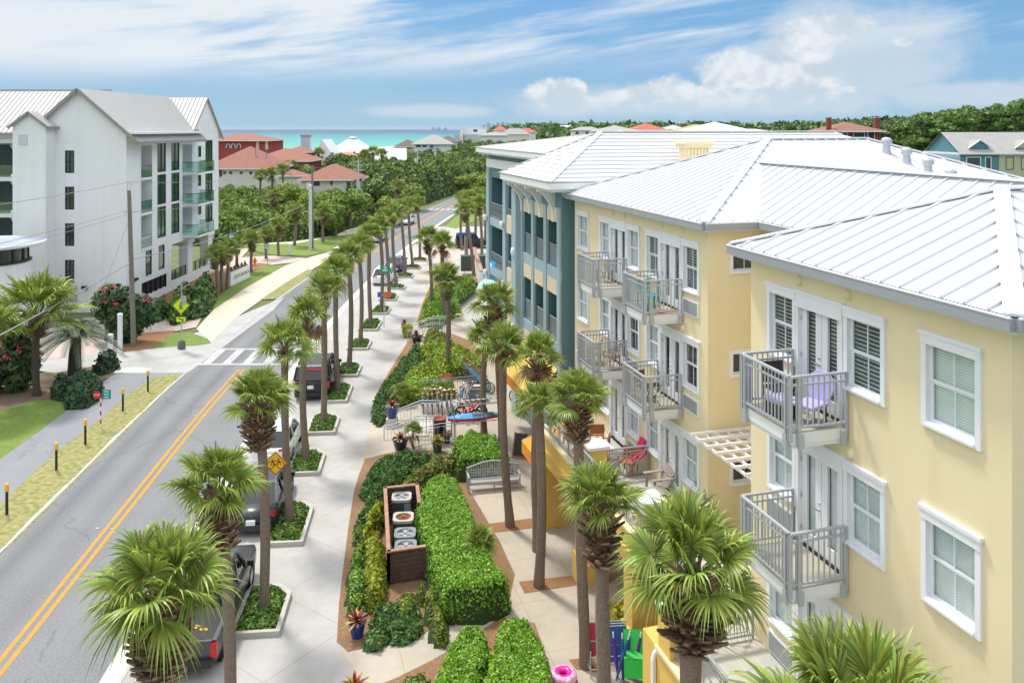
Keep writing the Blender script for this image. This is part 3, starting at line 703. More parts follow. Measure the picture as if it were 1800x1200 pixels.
for i, z in enumerate(FL):
    bl = blindo if i == 0 else blind_m
    win_part(apt, T0, *NG[0], z + WZ[0], z + WZ[1], bl); door_part(apt, T0, *NG[1], z, z + 2.39, bl); win_part(apt, T0, *NG[2], z + WZ[0], z + WZ[1], bl); win_part(apt, T0, *NW, z + WZ[0], z + WZ[1], blind_m)
    for j, g in enumerate(MG):
        bl = (blindo if j == 0 else None) if i == 0 else (None if i == 1 else blind_m)
        win_part(apt, TM, *g[0], z + WZ[0], z + WZ[1], bl or (blind_m if i == 0 else None)); door_part(apt, TM, *g[1], z, z + 2.39, bl); win_part(apt, TM, *g[2], z + WZ[0], z + WZ[1], bl or blind_m)
    win_part(apt, TM, *MW, z + WZ[0], z + WZ[1], blind_m)
for z in FL[:2]:
    balcony(apt, 0, 14.04, 15.75, z); balcony(apt, 1.63, 24.15, 25.85, z); balcony(apt, 1.63, 28.55, 30.25, z)
# grilles of the wall air units, round lamps
for (T, a0, a1) in ((T0, 15.75, 16.75), (TM, 23.05, 24.05), (TM, 27.5, 28.4)):
    for z in FL:
        g = MB(); g.box(a0, a1, -.02, .05, z + .06, z + .54, trimw, T); g.box(a0 + .05, a1 - .05, .051, .06, z + .1, z + .5, grille, T); g.build('louvre_grille', apt)
for (T, a, z) in [(T0, 15.6, 12.16), (T0, 14.0, 12.16), (TM, 25.6, 12.2), (TM, 24.1, 12.2), (TM, 29.9, 12.2), (TM, 28.7, 12.2), (T0, 13.9, 9.0), (TM, 24.1, 9.0)]:
    g = MB(); g.lathe([(.1, 0), (.09, .05), (.05, .085), (0, .095)], cream, 12, (0, 0, 0), lambda q, T=T, a=a, z=z: T((a + q[0], q[2] - .002, z + q[1] * 1.2))); g.build('wall_lamp', apt)
# ---- roofs of the block
def roof_part(name, faces, caps, gutters, m=roofw, parent=None, tile=False, sp=.5, capw=.3):
    b = MB()
    for f in faces: (tile_roof(b, f, m) if tile else seam_roof(b, f, m, seamm, sp))
    o = b.build(name, parent)
    b = MB()
    for A, B in caps:
        d = (Vector(B) - Vector(A)).normalized(); off = Vector((0, 0, .03))
        b.bar(Vector(A) + off, Vector(B) + off, capw, .05, m)
    if caps: b.build('ridge_cap', o)
    b = MB()
    for A, B, nrm in gutters:
        A, B, n = Vector(A), Vector(B), Vector(nrm)
        b.bar(A + n * .05 + Vector((0, 0, -.12)), B + n * .05 + Vector((0, 0, -.12)), .1, .2, gutm); b.bar(A + n * .085 + Vector((0, 0, -.015)), B + n * .085 + Vector((0, 0, -.015)), .05, .03, trimw)
    if gutters: b.build('gutter', o)
    return o
ez = 12.66
# near block: hipped end
E0, E1s, pe = 9.8, 17.9, -.35; sm = (E0 + E1s) / 2; pa = pe + (E1s - E0) / 2; zr = ez + (E1s - E0) / 2 * .385
a, b_, c_ = (pe, E0, ez), (pe, E1s, ez), (pa, sm, zr); far0, far1, farr = (15, E0, ez), (15, E1s, ez), (15, sm, zr)
roof_part('roof', [[a, b_, c_], [b_, far1, farr, c_], [far0, a, c_, farr]], [(a, c_), (b_, c_), (c_, farr)], [(a, b_, (-1, 0, 0)), (far0, a, (0, -1, 0)), (b_, far1, (0, 1, 0))], parent=apt)
sf = MB(); sf.box(pe + .02, 15, E0 + .02, E1s - .02, ez - .28, ez - .06, trimw); sf.build('soffit', apt)
# middle block
M0, M1, pm = 22.1, 34.7, 1.28; sm = (M0 + M1) / 2; hw = (M1 - M0) / 2; zr = ez + hw * .385
a, b_, c_, d_ = (pm, M0, ez), (pm, M1, ez), (pm + hw, sm, zr), (pm + hw + 4.6, sm, zr); e0, e1 = (pm + 2 * hw + 4.6, M0, ez), (pm + 2 * hw + 4.6, M1, ez)
roof_part('roof', [[a, b_, c_], [b_, e1, d_, c_], [e1, e0, d_], [e0, a, c_, d_]], [(a, c_), (b_, c_), (c_, d_), (d_, e0), (d_, e1)], [(a, b_, (-1, 0, 0)), ((3.3, M0, ez), a, (0, -1, 0)), (b_, e1, (0, 1, 0))], parent=apt)
sf = MB(); sf.box(pm + .02, pm + 14, M0 + .02, M1 - .02, ez - .28, ez - .06, trimw); sf.build('soffit', apt)
# connecting roof
g0, rz_ = (3.15, 22.1, ez), 14.25; k = 2.75
roof_part('roof', [[(3.15, 22.1, ez + .01), (3.15 + k, 26.4, rz_), (3.15 + k, 8.0, rz_), (3.15, 12.0, ez + .01)]], [((3.15 + k, 26.6, rz_), (3.15 + k, 8.0, rz_)), ((3.15, 22.12, ez), (3.15 + k, 26.4, rz_))], [((3.15, 12, ez), (3.15, 22.05, ez), (-1, 0, 0))], parent=apt, capw=.4)
bk = MB(); bk.poly([(5.9, 8, rz_), (5.9, 26, rz_), (8.6, 26, 13.2), (8.6, 8, 13.2)], roofw); bk.build('roof', apt)
fl = mat('flat_roof_membrane', (.33, .33, .32), .9, noise=(.7, .6, (.26, .26, .26)))
bk = MB(); bk.box(8.6, 34, -2, 22.0, 12.7, 13.15, fl); bk.build("flat_roof", apt)
bk = MB(); bk.box(20.5, 34, 21.0, 21.6, 12.7, 13.75, white); bk.box(20.45, 34, 20.95, 21.65, 13.751, 13.83, white); bk.build('parapet', apt)
vent_m = mat('vent_galvanised', (.5, .52, .55), .35, metal=.6)
for i in range(4):
    p = 12.0 + i * .12; s = 27.0 - i * .95; z = ez + (s - M0) * .385
    b = MB(); b.lathe([(.2, -.1), (.16, .1), (.13, .3)], vent_m, 12); b.lathe([(.14, .3), (.2, .38), (.21, .48), (.16, .57), (.05, .61), (0, .61)], vent_m, 12)
    for q in range(12): a_ = q * PI / 6; b.bar((.2 * math.cos(a_), .2 * math.sin(a_), .36), (.19 * math.cos(a_ + .3), .19 * math.sin(a_ + .3), .52), .015, .03, vent_m)
    b.build('turbine_vent', apt, (p, s, z))
# ---- arcade with terraces
tw = MB()
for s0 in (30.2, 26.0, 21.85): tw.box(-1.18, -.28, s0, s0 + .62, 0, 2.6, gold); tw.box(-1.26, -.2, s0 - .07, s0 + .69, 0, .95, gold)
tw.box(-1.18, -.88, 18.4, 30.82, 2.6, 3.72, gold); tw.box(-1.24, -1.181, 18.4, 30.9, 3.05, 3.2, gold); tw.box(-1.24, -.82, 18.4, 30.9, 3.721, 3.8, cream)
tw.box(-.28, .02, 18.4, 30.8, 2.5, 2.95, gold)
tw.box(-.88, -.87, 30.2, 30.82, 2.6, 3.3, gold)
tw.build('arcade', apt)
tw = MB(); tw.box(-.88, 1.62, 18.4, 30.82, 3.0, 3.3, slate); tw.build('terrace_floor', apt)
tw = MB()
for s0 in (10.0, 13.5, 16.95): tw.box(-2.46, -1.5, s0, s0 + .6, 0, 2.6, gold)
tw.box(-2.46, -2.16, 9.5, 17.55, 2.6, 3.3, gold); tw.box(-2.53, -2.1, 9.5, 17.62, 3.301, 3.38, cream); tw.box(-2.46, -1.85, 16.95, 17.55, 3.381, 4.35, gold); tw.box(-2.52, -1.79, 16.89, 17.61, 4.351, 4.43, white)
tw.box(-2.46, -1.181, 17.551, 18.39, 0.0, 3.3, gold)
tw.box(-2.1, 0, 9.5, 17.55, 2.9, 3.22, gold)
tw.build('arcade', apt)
tw = MB(); tw.box(-2.16, -.002, 9.5, 17.55, 3.221, 3.3, slate); tw.box(-2.16, 3.49, 17.551, 18.39, 3.2, 3.299, slate); tw.build('terrace_floor', apt)
for s0, s1 in ((21.9, 22.6), (26.2, 26.9)):
    b = MB(); b.box(-.8, -.15, s0, s1, 3.3, 4.5, gold); b.box(-.88, -.07, s0 - .08, s1 + .08, 4.501, 4.6, white); b.build('terrace_pillar', apt)
def deco_panel(mb, A, B, z0, z1, m):
    """terrace railing: rails, posts and panels with diagonals around a small plate"""
    A, B = Vector((*A, 0)), Vector((*B, 0)); Ld = (B - A).length; d = (B - A) / Ld; at = lambda t, z: tuple(A + d * t)[:2] + (z,)
    mb.bar(at(0, z1), at(Ld, z1), .08, .04, m); mb.bar(at(0, z0 + .08), at(Ld, z0 + .08), .04, .04, m); mb.bar(at(0, z1 - .14), at(Ld, z1 - .14), .035, .03, m)
    n = max(1, round(Ld / 1.0))
    for i in range(n + 1): mb.bar(at(Ld * i / n, z0), at(Ld * i / n, z1), .045, .045, m, up=(1, 0, 0))
    for i in range(n):
        a0, a1 = Ld * i / n, Ld * (i + 1) / n; ac = (a0 + a1) / 2; zc_ = (z0 + .08 + z1 - .14) / 2; w = (a1 - a0) * .34; hh = (z1 - z0) * .3
        for q in (-1, 1):
            mb.bar(at(ac + q * w, z0 + .08), at(ac + q * w, z1 - .14), .02, .02, m, up=(1, 0, 0)); mb.bar(at(ac - w, zc_ + q * hh), at(ac + w, zc_ + q * hh), .02, .02, m)
            mb.bar(at(ac - w, zc_ - q * hh), at(ac + w, zc_ + q * hh), .02, .02, m)
        mb.bar(at(ac - .09, zc_), at(ac + .09, zc_), .025, .18, m)
for (A, B, z) in (((-1.05, 18.5), (-1.05, 30.7), 3.8), ((-.1, 26.5), (1.5, 26.5), 3.32), ((-.1, 22.2), (1.5, 22.2), 3.32), ((-2.3, 9.6), (-2.3, 16.9), 3.38), ((-1.8, 17.3), (-.1, 17.3), 3.32)):
    b = MB(); deco_panel(b, A, B, z, z + (.75 if z > 3.5 else 1.0), railb); b.build('terrace_railing', apt)
# pergola trellis on the return wall
b = MB()
for i in range(7): s = 19.3 + i * .5; b.box(.95, 3.45, s, s + .06, 6.22, 6.3, white)
for i in range(7): p = 1.05 + i * .38; b.box(p, p + .05, 19.0, 22.45, 6.14, 6.215, white)
b.box(1.7, 3.4, 22.3, 22.45, 5.96, 6.135, white); b.build('pergola', apt)
b = MB(); b.box(-2.56, -2.48, 17.62, 17.74, .2, 3.0, white); b.tube([(-2.52, 17.68, 2.9), (-2.5, 17.68, 3.1), (-2.4, 17.68, 3.2)], .06, white); b.build('downpipe', apt)
b = MB(); b.box(-2.50, -2.461, 16.2, 16.9, 2.0, 2.6, trimw); b.box(-2.52, -2.501, 16.26, 16.84, 2.06, 2.54, grille); b.build('vent_cover', apt)

# ---- teal building
tb = thing('apartment_building', 'dark teal apartment block with white tiled hip roofs, cream panels and deep recessed balconies', 'building', (O0[0], O0[1], 0), RZ)
TB = TP(1.25); TW = TP(3.86); zb = 13.05
slots = [(35.4, 36.8), (37.4, 38.8), (39.35, 40.7)]
hs = []
for a0, a1 in slots: hs += [(a0, a1, 9.15, 11.2, 1.5), (a0, a1, 5.75, 7.86, 1.5), (a0, a1, 2.4, 4.5, 1.5)]
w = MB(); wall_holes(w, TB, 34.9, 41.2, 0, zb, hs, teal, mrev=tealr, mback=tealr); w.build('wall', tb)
w = MB(); w.poly([(1.25, 34.9, 0), (14, 34.9, 0), (14, 34.9, zb), (1.25, 34.9, zb)], teal); w.poly([(1.25, 42.0, 0), (14, 42, 0), (14, 42, zb), (1.25, 42, zb)], teal); w.build('wall', tb)
w = MB()
for a in (34.9, 36.86, 38.86, 40.78): w.box(a + .06, a + .46, 0, .09, 0, 11.9, tealp, TB)
w.box(41.2, 42.0, -.8, .35, 0, 12.3, tealp, TB); w.build('pilaster', tb)
w = MB(); w.box(34.88, 41.2, .0, .06, 8.5, 9.1, tealp, TB); w.box(34.88, 41.2, .0, .06, 5.1, 5.7, tealp, TB); w.build('spandrel', tb)
for a0, a1 in slots:
    for z in (11.2, 7.86, 4.5):
        g = MB(); g.box(a0 + .02, a1 - .02, -.02, .075, z + .02, z + .68, tan, TB); g.build('panel', tb)
    for z in (9.15, 5.75, 2.4):
        g = MB()
        g.bar((a0, -.06, z + .95), (a1, -.06, z + .95), .05, .05, railb, TB); g.bar((a0, -.06, z + .05), (a1, -.06, z + .05), .05, .05, railb, TB)
        n = 14
        for i in range(n + 1): t = a0 + .03 + (a1 - a0 - .06) * i / n; g.bar((t, -.06, z + .05), (t, -.06, z + .95), .014, .02, railm, TB, up=(1, 0, 0))
        g.poly([(a0, -.09, z + .05), (a1, -.09, z + .05), (a1, -.09, z + .92), (a0, -.09, z + .92)], mat('rail_mesh', (.2, .23, .26), .7) if 'rail_mesh' not in MATS else MATS['rail_mesh'], TB)
        g.build('balcony_rail', tb)
# set-back wing
hs = [(54.2, 57.6, 9.15, 12.0, 1.6), (54.2, 57.6, 5.6, 8.5, 1.6), (49.6, 53.05, 9.7, 11.9, 1.6), (49.6, 53.05, 6.2, 8.5, 1.6)]
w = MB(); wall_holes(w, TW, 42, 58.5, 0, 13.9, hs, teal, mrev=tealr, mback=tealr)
w.poly([(3.86, 58.5, 0), (14, 58.5, 0), (14, 58.5, 13.9), (3.86, 58.5, 13.9)], teal); w.build('wall', tb)
w = MB(); w.box(42, 58.6, 0, .18, 12.7, 13.3, white, TW); w.box(42, 58.6, 0, .12, 8.52, 9.1, tealp, TW); w.box(53.5, 58.5, 0, .12, 5.0, 5.58, tealp, TW)
for a in (57.75, 53.2): w.box(a, a + .75, .0, .2, 0, 12.69, tealp, TW)
w.build('cornice', tb)
for zz in (12.1, 8.7):
    for z0, z1 in ((8.52 + .02, 9.66), (2.5, 6.15)):
        pass
for z0, z1 in ((8.51, 9.69), (2.3, 6.19), (11.92, 12.3)):
    g = MB(); g.box(49.6, 53.04, -.05, .16, z0, z1, tan, TW); g.build('panel', tb)
for a0, a1, z0, z1 in ((54.25, 57.55, 9.2, 10.15), (54.25, 57.55, 5.65, 6.6), (49.7, 53.0, 9.72, 10.1), (49.7, 53.0, 6.22, 6.6)):
    g = MB(); g.bar((a0, .05, z1), (a1, .05, z1), .06, .06, railb, TW); g.bar((a0, .05, z0), (a1, .05, z0), .06, .06, railb, TW)
    n = int((a1 - a0) / .2)
    for i in range(n + 1): t = a0 + (a1 - a0) * i / n; g.bar((t, .05, z0), (t, .05, z1), .03, .03, railb, TW, up=(1, 0, 0))
    for i in range(0, n - 1, 2):
        t0, t1 = a0 + (a1 - a0) * i / n, a0 + (a1 - a0) * (i + 2) / n
        g.bar((t0, .05, z0), (t1, .05, z1), .025, .025, railb, TW); g.bar((t0, .05, z1), (t1, .05, z0), .025, .025, railb, TW)
    g.build('balcony_rail', tb)
for a in (58.2, 53.6, 41.6):
    for z in (5.0, 9.0):
        g = MB(); g.lathe([(.12, -.2), (.16, 0), (.12, .2), (0, .22)], white, 10, (0, 0, 0), lambda q, a=a, z=z: (TW if a > 45 else TB)((a + q[0], .35 + q[1], z + q[2]))); g.build('wall_lamp', tb)
def hip(parent, p0, p1, s0, s1, z, pitch, name='roof', m=tilew, tile=True, cap=.28):
    hw = (s1 - s0) / 2; sm = (s0 + s1) / 2; zr = z + hw * pitch
    a, b, c, d, e, f = (p0, s0, z), (p0, s1, z), (p0 + hw, sm, zr), (max(p1 - hw, p0 + hw + .1), sm, zr), (p1, s0, z), (p1, s1, z)
    r = roof_part(name, [[a, b, c], [b, f, d, c], [f, e, d], [e, a, c, d]], [(a, c), (b, c), (c, d)], [], m=m, parent=parent, tile=tile, capw=cap)
    q = MB(); q.box(p0 + .02, p1 - .02, s0 + .02, s1 - .02, z - .32, z - .03, white); q.box(p0 + .2, p1 - .2, s0 + .2, s1 - .2, z - .45, z - .321, white); q.build('fascia', r)
    return r
hip(tb, .25, 22, 33.8, 42.0, 13.15, .53)
hip(tb, 3.0, 24, 43.0, 59.2, 14.1, .15)
for i, (T, a) in enumerate([(TB, 41.0), (TB, 39.6), (TB, 37.9), (TB, 35.9), (TS(34.9), 2.6)]):
    g = MB(); n = 7; pr = [(0, 12.75), (.85, 12.75), (.85, 12.6)] + [(.82 - .7 * math.sin(t * PI / 2 / n), 12.55 - 1.1 * (1 - math.cos(t * PI / 2 / n)) ** .8) for t in range(1, n + 1)] + [(.12, 11.2), (0, 11.2)]
    for a0, a1 in ((a - .11, a + .11),):
        k = len(pr); vs = [(a0, o, z) for o, z in pr] + [(a1, o, z) for o, z in pr]
        g.add(vs, [tuple(range(k)), tuple(range(2 * k - 1, k - 1, -1))] + [(j, (j + 1) % k, k + (j + 1) % k, k + j) for j in range(k)], white, T)
    g.build('bracket', tb)
g = MB(); g.box(56.2, 58.0, .02, .1, 5.05, 5.95, mat('cyan_sign', (.02, .42, .72), .5), TW)
sg = g.build('shop_sign', tb)
g = MB(); g.lathe([(.27, 0), (.27, .02), (0, .021)], white, 16, (0, 0, 0), lambda q: TW((57.5 + q[0], .1 + q[2], 5.5 + q[1]))); g.box(56.5, 57.1, .101, .115, 5.46, 5.56, white, TW); g.build('emblem', sg)
aw = mat('mint_canvas', (.42, .66, .56), .8)
g = MB(); n = 8
for i in range(n):
    a0, a1 = i * PI / 2 / n, (i + 1) * PI / 2 / n
    q = lambda a: (1.0 * math.cos(a), 3.6 + .95 * math.sin(a))
    for s0, s1 in ((56.0, 58.3),): g.poly([(s0, q(a0)[0], q(a0)[1]), (s1, q(a0)[0], q(a0)[1]), (s1, q(a1)[0], q(a1)[1]), (s0, q(a1)[0], q(a1)[1])], aw, TW)
for s in (56.0, 58.3): g.poly([(s, 0, 3.6)] + [(s, q(i * PI / 2 / n)[0], q(i * PI / 2 / n)[1]) for i in range(n + 1)], aw, TW)
g.build('awning', tb)
# golden light-lit porch under the tan panel, and canvas awnings by the bikes
oran = mat('orange_canvas', (.8, .3, .03), .75, noise=(2, .3, (.7, .24, .02))); yel = mat('yellow_canvas', (.85, .6, .14), .75, noise=(2, .4, (.82, .45, .07)))
def awning(name, label, pts, m, m2=None):
    b = MB(); b.poly(pts[:4], m)
    for i in range(1): b.poly([pts[3], pts[2], (pts[2][0], pts[2][1], pts[2][2] - .5), (pts[3][0], pts[3][1], pts[3][2] - .5)], m2 or m)
    b.poly([pts[1], pts[2], (pts[2][0], pts[2][1], pts[2][2] - .5)], m2 or m); b.poly([pts[0], pts[3], (pts[3][0], pts[3][1], pts[3][2] - .5)], m2 or m)
    o = b.build(name)
    for i in (0, 1): f = MB(); f.bar(pts[i], pts[3 - i], .04, .04, metal); f.build('strut', o)
    return tag(o, label, 'awning')
awning('awning', 'yellow and orange canvas awning behind the palm beside the parked bicycles', [L(1.24, 35.3, 4.6), L(1.24, 41.0, 4.6), L(.0, 41.0, 3.2), L(.0, 35.3, 3.2)], yel, oran)
awning('awning', 'orange canvas awning edge over the walkway next to the yellow arcade', [L(.9, 31.2, 3.1), L(.9, 33.0, 3.1), L(-1.2, 33.0, 2.4), L(-1.2, 31.2, 2.4)], oran)
# cream chimney tower and the long white roofs behind
ch = thing('roof_tower', 'cream square tower with flared cornice rising between the white roofs', 'tower', L(7.8, 34.75, .4), RZ)
b = MB(); b.box(-.6, .6, -.4, .4, 10, 14.2, cream)
for i in range(7): b.box(-.57 + i * .17, -.48 + i * .17, -.46, -.401, 13.8, 14.15, cream)
b.build('wall', ch); b = MB(); b.box(-.7, .7, -.5, .5, 14.2, 14.38, cream); b.box(-.8, .8, -.6, .6, 14.381, 14.5, cream); b.build('cornice', ch)
# ================================================================ WHITE BUILDING ACROSS THE ROAD
wbm = mat('white_brick', (.82, .83, .84), .85, noise=(.4, .3, (.76, .77, .78)), noise2=(5, .15, (.85, .85, .85)), bump=(60, .15)); add_streaks(wbm, (.62, .63, .63), .35); add_lines(wbm, 0, 0, .24, .03, (.72, .73, .74), axes='XZ', strength=.35)
greyroof = mat('pale_grey_metal_roof', (.60, .59, .58), .55, noise=(.4, .35, (.53, .52, .51)))
greyseam = mat('grey_roof_seam', (.44, .43, .42), .6)
trimg = mat('taupe_eave', (.30, .28, .26), .7)
frame_k = mat('black_frame', (.02, .022, .022), .4)
gl_g = mat('green_tinted_glass', (.012, .05, .04), .06, spec=.9, noise=(.35, .8, (.03, .13, .07)))
gl_w = mat('dark_window_glass', (.05, .075, .065), .08, spec=.8, noise=(.8, .6, (.1, .13, .1)))
gl_rail = glass_mat('rail_glass', (.70, .88, .84), .85)
XR, YF = -32.5, 69.0
wb = thing('hotel_building', 'large white brick building with grey metal gabled roofs, black windows and glass balconies', 'building', (XR, YF, 0))
def uy(u): return -XR * F / (CX - u) - YF                      # along the side wall
def zside(u, v): return H - (v - HY) * (-XR) / (CX - u)
def ux(u): return (u - CX) * YF / F - XR                        # along the front wall
def zf_(v, Y=YF): return H - (v - HY) * Y / F
TR = lambda q: (q[1], q[0], q[2])                               # side wall: a = y, outward = +x
TF = lambda q: (q[0], -q[1], q[2])                              # front wall: a = x, outward = -y
def kwin(parent, T, a0, a1, z0, z1, mx=1, mz=1, glass=gl_g, d=.07, f=.07):
    b = MB(); b.box(a0, a0 + f, -d, .015, z0, z1, frame_k, T); b.box(a1 - f, a1, -d, .015, z0, z1, frame_k, T); b.box(a0 + f, a1 - f, -d, .015, z0, z0 + f, frame_k, T); b.box(a0 + f, a1 - f, -d, .015, z1 - f, z1, frame_k, T)
    for i in range(1, mx + 1): a = a0 + (a1 - a0) * i / (mx + 1); b.box(a - .03, a + .03, -d, .0, z0 + f, z1 - f, frame_k, T)
    for i in range(1, mz + 1):
        z = z0 + (z1 - z0) * i / (mz + 1); w_ = .045 if i * 2 == mz + 1 else .018; b.box(a0 + f, a1 - f, -d, -.005, z - w_, z + w_, frame_k, T)
    o = b.build('window', parent); g = MB(); g.poly([(a0, -d + .02, z0), (a1, -d + .02, z0), (a1, -d + .02, z1), (a0, -d + .02, z1)], glass, T); g.build('pane', o)
    return o
# openings of the side wall
sh = []; wins = []
za = [(249, 302.4), (306.7, 359), (363, 417)]
for (u0, u1) in ((276.7, 291.3), (301.3, 315)):
    for v0, v1 in za:
        wins.append((uy(u0), uy(u1), zside(284, v1), zside(284, v0), 1, 0))
for v0, v1 in ((257, 276), (307.5, 327), (358.5, 377)): wins.append((uy(348.3), uy(353.3), zside(351, v1), zside(351, v0), 0, 0))
wins.append((uy(361), uy(373.3), zside(367, 390), zside(367, 246.5), 1, 3))
wins += [(uy(256), uy(266.5), 2.4, 4.6, 0, 0), (uy(279), uy(289), 2.5, 4.7, 0, 0)]
sh += [(a0, a1, z0, z1, .1) for a0, a1, z0, z1, _, _ in wins]
rec = []
for zfl in (11.15, 8.05, 4.95): rec += [(uy(248), uy(267.5), zfl, zfl + 2.85, 2.2), (uy(321), uy(338), zfl, zfl + 2.75, 1.8)]
bw = (uy(249), uy(292.5), .65, 1.9, .5)
LY = uy(384)
w = MB()
wall_holes(w, TR, 0, LY, 4.75, 15.3, [h for h in sh if h[3] > 4.75] + rec, wbm, mrev=wbm, mback=dark)
wall_holes(w, TR, 0, uy(301), 0, 4.75, [h for h in sh if h[3] < 4.75] + [bw], wbm, mback=seal)
w.box(-.3, 0, uy(301), LY, 0, .9, wbm); w.box(-14, 0, uy(301), LY, 4.4, 4.749, wbm)
for u0, u1 in ((330, 343), (366, 384)):
    w.box(-.9, 0, uy(u0), uy(u0) + 1.25, .9, 4.4, wbm); w.box(-1.1, .15, uy(u0) - .3, uy(u0) + 1.5, 4.0, 4.399, wbm)
w.poly([(-14, uy(301), 0), (0, uy(301), 0), (0, uy(301), 4.4), (-14, uy(301), 4.4)], wbm)
w.poly([(-12, LY, 4.7), (0, LY, 4.7), (0, LY, 15.3), (-12, LY, 15.3)], wbm)
w.build('wall', wb)
for a0, a1, z0, z1, mx, mz in wins: kwin(wb, TR, a0, a1, z0, z1, mx, mz)
b = MB(); n = 5
for i in range(n): a0 = bw[0] + (bw[1] - bw[0]) * i / n; a1 = bw[0] + (bw[1] - bw[0]) * (i + 1) / n; b.box(a0 + .04, a1 - .04, -.2, -.14, .7, 1.86, frame_k, TR); b.box(a1 - .03, a1 + .03, -.14, .0, .66, 1.9, frame_k, TR)
b.build('garage_screen', wb)
b = MB(); A0, A1 = uy(301.5), LY
b.bar((-.15, A0, 1.85), (-.15, A1, 1.85), .05, .05, frame_k)
n = 70
for i in range(n + 1): y = A0 + (A1 - A0) * i / n; b.bar((-.15, y, .9), (-.15, y, 1.85), .02 if i % 7 else .07, .02 if i % 7 else .07, frame_k, up=(1, 0, 0))
b.build('black_railing', wb)
for i, zfl in enumerate((11.15, 8.05, 4.95)):
    # recessed balcony with door and glass front; projecting balcony by the cross gable
    for (u0, u1, d, pr) in ((248, 267.5, 2.2, 0), (321, 338, 1.8, 1.5)):
        a0, a1 = uy(u0), uy(u1)
        g = MB(); g.box(a0 + .05, a0 + 1.0, -d + .02, -d + .1, zfl + .02, zfl + 2.15, frame_k, TR); dd = g.build('balcony_door', wb)
        q = MB(); q.box(a0 + .13, a0 + .92, -d + .101, -d + .12, zfl + .12, zfl + 2.05, gl_g, TR); q.build('pane', dd)
        s = MB(); y1 = a1 + (2.0 if pr else 0); s.box(a0 - (0 if pr else .0), y1, -d if not pr else -.0, pr + .06, zfl - .22, zfl - .02, wbm, TR) if pr else s.box(a0, a1, -d + .15, .08, zfl - .18, zfl + .01, wbm, TR)
        sb = s.build('balcony', wb)
        q = MB(); o = pr + .0
        q.box(a0 + .05, y1 - .02, o - .03, o, zfl + .02, zfl + 1.0, gl_rail, TR)
        if pr:
            q.box(a0 + .02, a0 + .05, .02, o - .03, zfl + .02, zfl + 1.0, gl_rail, TR); q.box(y1 - .02, y1 + .01, .02, o - .03, zfl + .02, zfl + 1.0, gl_rail, TR)
        q.build('glass_rail', sb)
        q = MB(); q.box(a0 + .03, y1, o - .035, o + .005, zfl + 1.001, zfl + 1.05, frame_k, TR); q.box(a0 + .03, y1, o - .03, o + .04, zfl - .05, zfl + .02, frame_k, TR)
        if pr: q.box(y1 - .03, y1 + .015, 0, o - .04, zfl + 1.001, zfl + 1.05, frame_k, TR); q.box(a0 + .01, a0 + .055, 0, o - .04, zfl + 1.001, zfl + 1.05, frame_k, TR)
        q.build('rail_cap', sb)
# front wall
pk = ux(139); zpk = zf_(158); xl = -14.0; sl = (zpk - 15.3) / (0 - pk)
fh = [(ux(114.5), ux(130.5), z0, z1, .12) for z0, z1 in ((11.75, 13.65), (8.68, 10.6), (5.62, 7.52), (2.55, 4.45))]
w = MB(); wall_holes(w, TF, ux(41), 0, 0, 15.3, fh, wbm)
w.poly([(2 * pk, 0, 15.3), (0, 0, 15.3), (pk, 0, zpk)], wbm); w.build('wall', wb)
for a0, a1, z0, z1, _ in fh: kwin(wb, TF, a0, a1, z0, z1, 1, 3, glass=gl_w, d=.08)
for u, v in ((150, 505), (207, 505), (238, 497)):
    b = MB(); b.box(ux(u) - .25, ux(u) + .25, .0, .22, zf_(v) - .1, zf_(v) + .12, frame_k, TF if u < 225 else (lambda q: (q[1], q[0] - ux(238) + 1.6, q[2]))); b.build('wall_lamp', wb)
w = MB(); w.box(ux(112), ux(136), -.02, .02, .9, 2.3, mat('beige_panel', (.5, .45, .38), .8), TF); w.build('wall_panel', wb)
# small stair bump at the front
bx0, bx1 = ux(40) * 1.0, ux(97); bp = (bx0 + bx1) / 2; zb0 = zf_(219, 67.6); zbp = zf_(198, 67.6)
w = MB(); w.poly([(bx0, -1.4, 0), (bx1, -1.4, 0), (bx1, -1.4, zb0), (bp, -1.4, zbp), (bx0, -1.4, zb0)], wbm); w.poly([(bx1, -1.4, 0), (bx1, 0, 0), (bx1, 0, zb0), (bx1, -1.4, zb0)], wbm); w.poly([(bx0, -1.4, 0), (bx0, 6, 0), (bx0, 6, zb0), (bx0, -1.4, zb0)], wbm); w.build('wall', wb)
g = MB(); g.box(ux(50), ux(66), 1.4, 1.45, 14.15, 15.0, mat('louvre_grey', (.55, .6, .64), .6), TF); g.build('vent_louvre', wb)
def thick_gable(faces, eave, parent, name='roof'):
    b = MB()
    for f in faces: seam_roof(b, f, greyroof, greyseam, .42, .05, .05)
    o = b.build(name, parent); b = MB()
    for A, B, w_, h_ in eave: b.bar(A, B, w_, h_, trimg)
    b.build('eave_trim', o); return o
oh = .45
thick_gable([[(bx0 - .3, -1.6, zb0 - .2), (bp, -1.6, zbp + .08), (bp, .0, zbp + .08), (bx0 - .3, .0, zb0 - .2)], [(bx1 + .3, -1.6, zb0 - .2), (bp, -1.6, zbp + .08), (bp, -.01, zbp + .08), (bx1 + .3, -.01, zb0 - .2)]],
            [((bx0 - .3, -1.6, zb0 - .27), (bp, -1.6, zbp), .12, .22), ((bx1 + .3, -1.6, zb0 - .27), (bp, -1.6, zbp), .12, .22), ((bx1 + .32, -1.6, zb0 - .27), (bx1 + .32, 0, zb0 - .27), .12, .22)], wb)
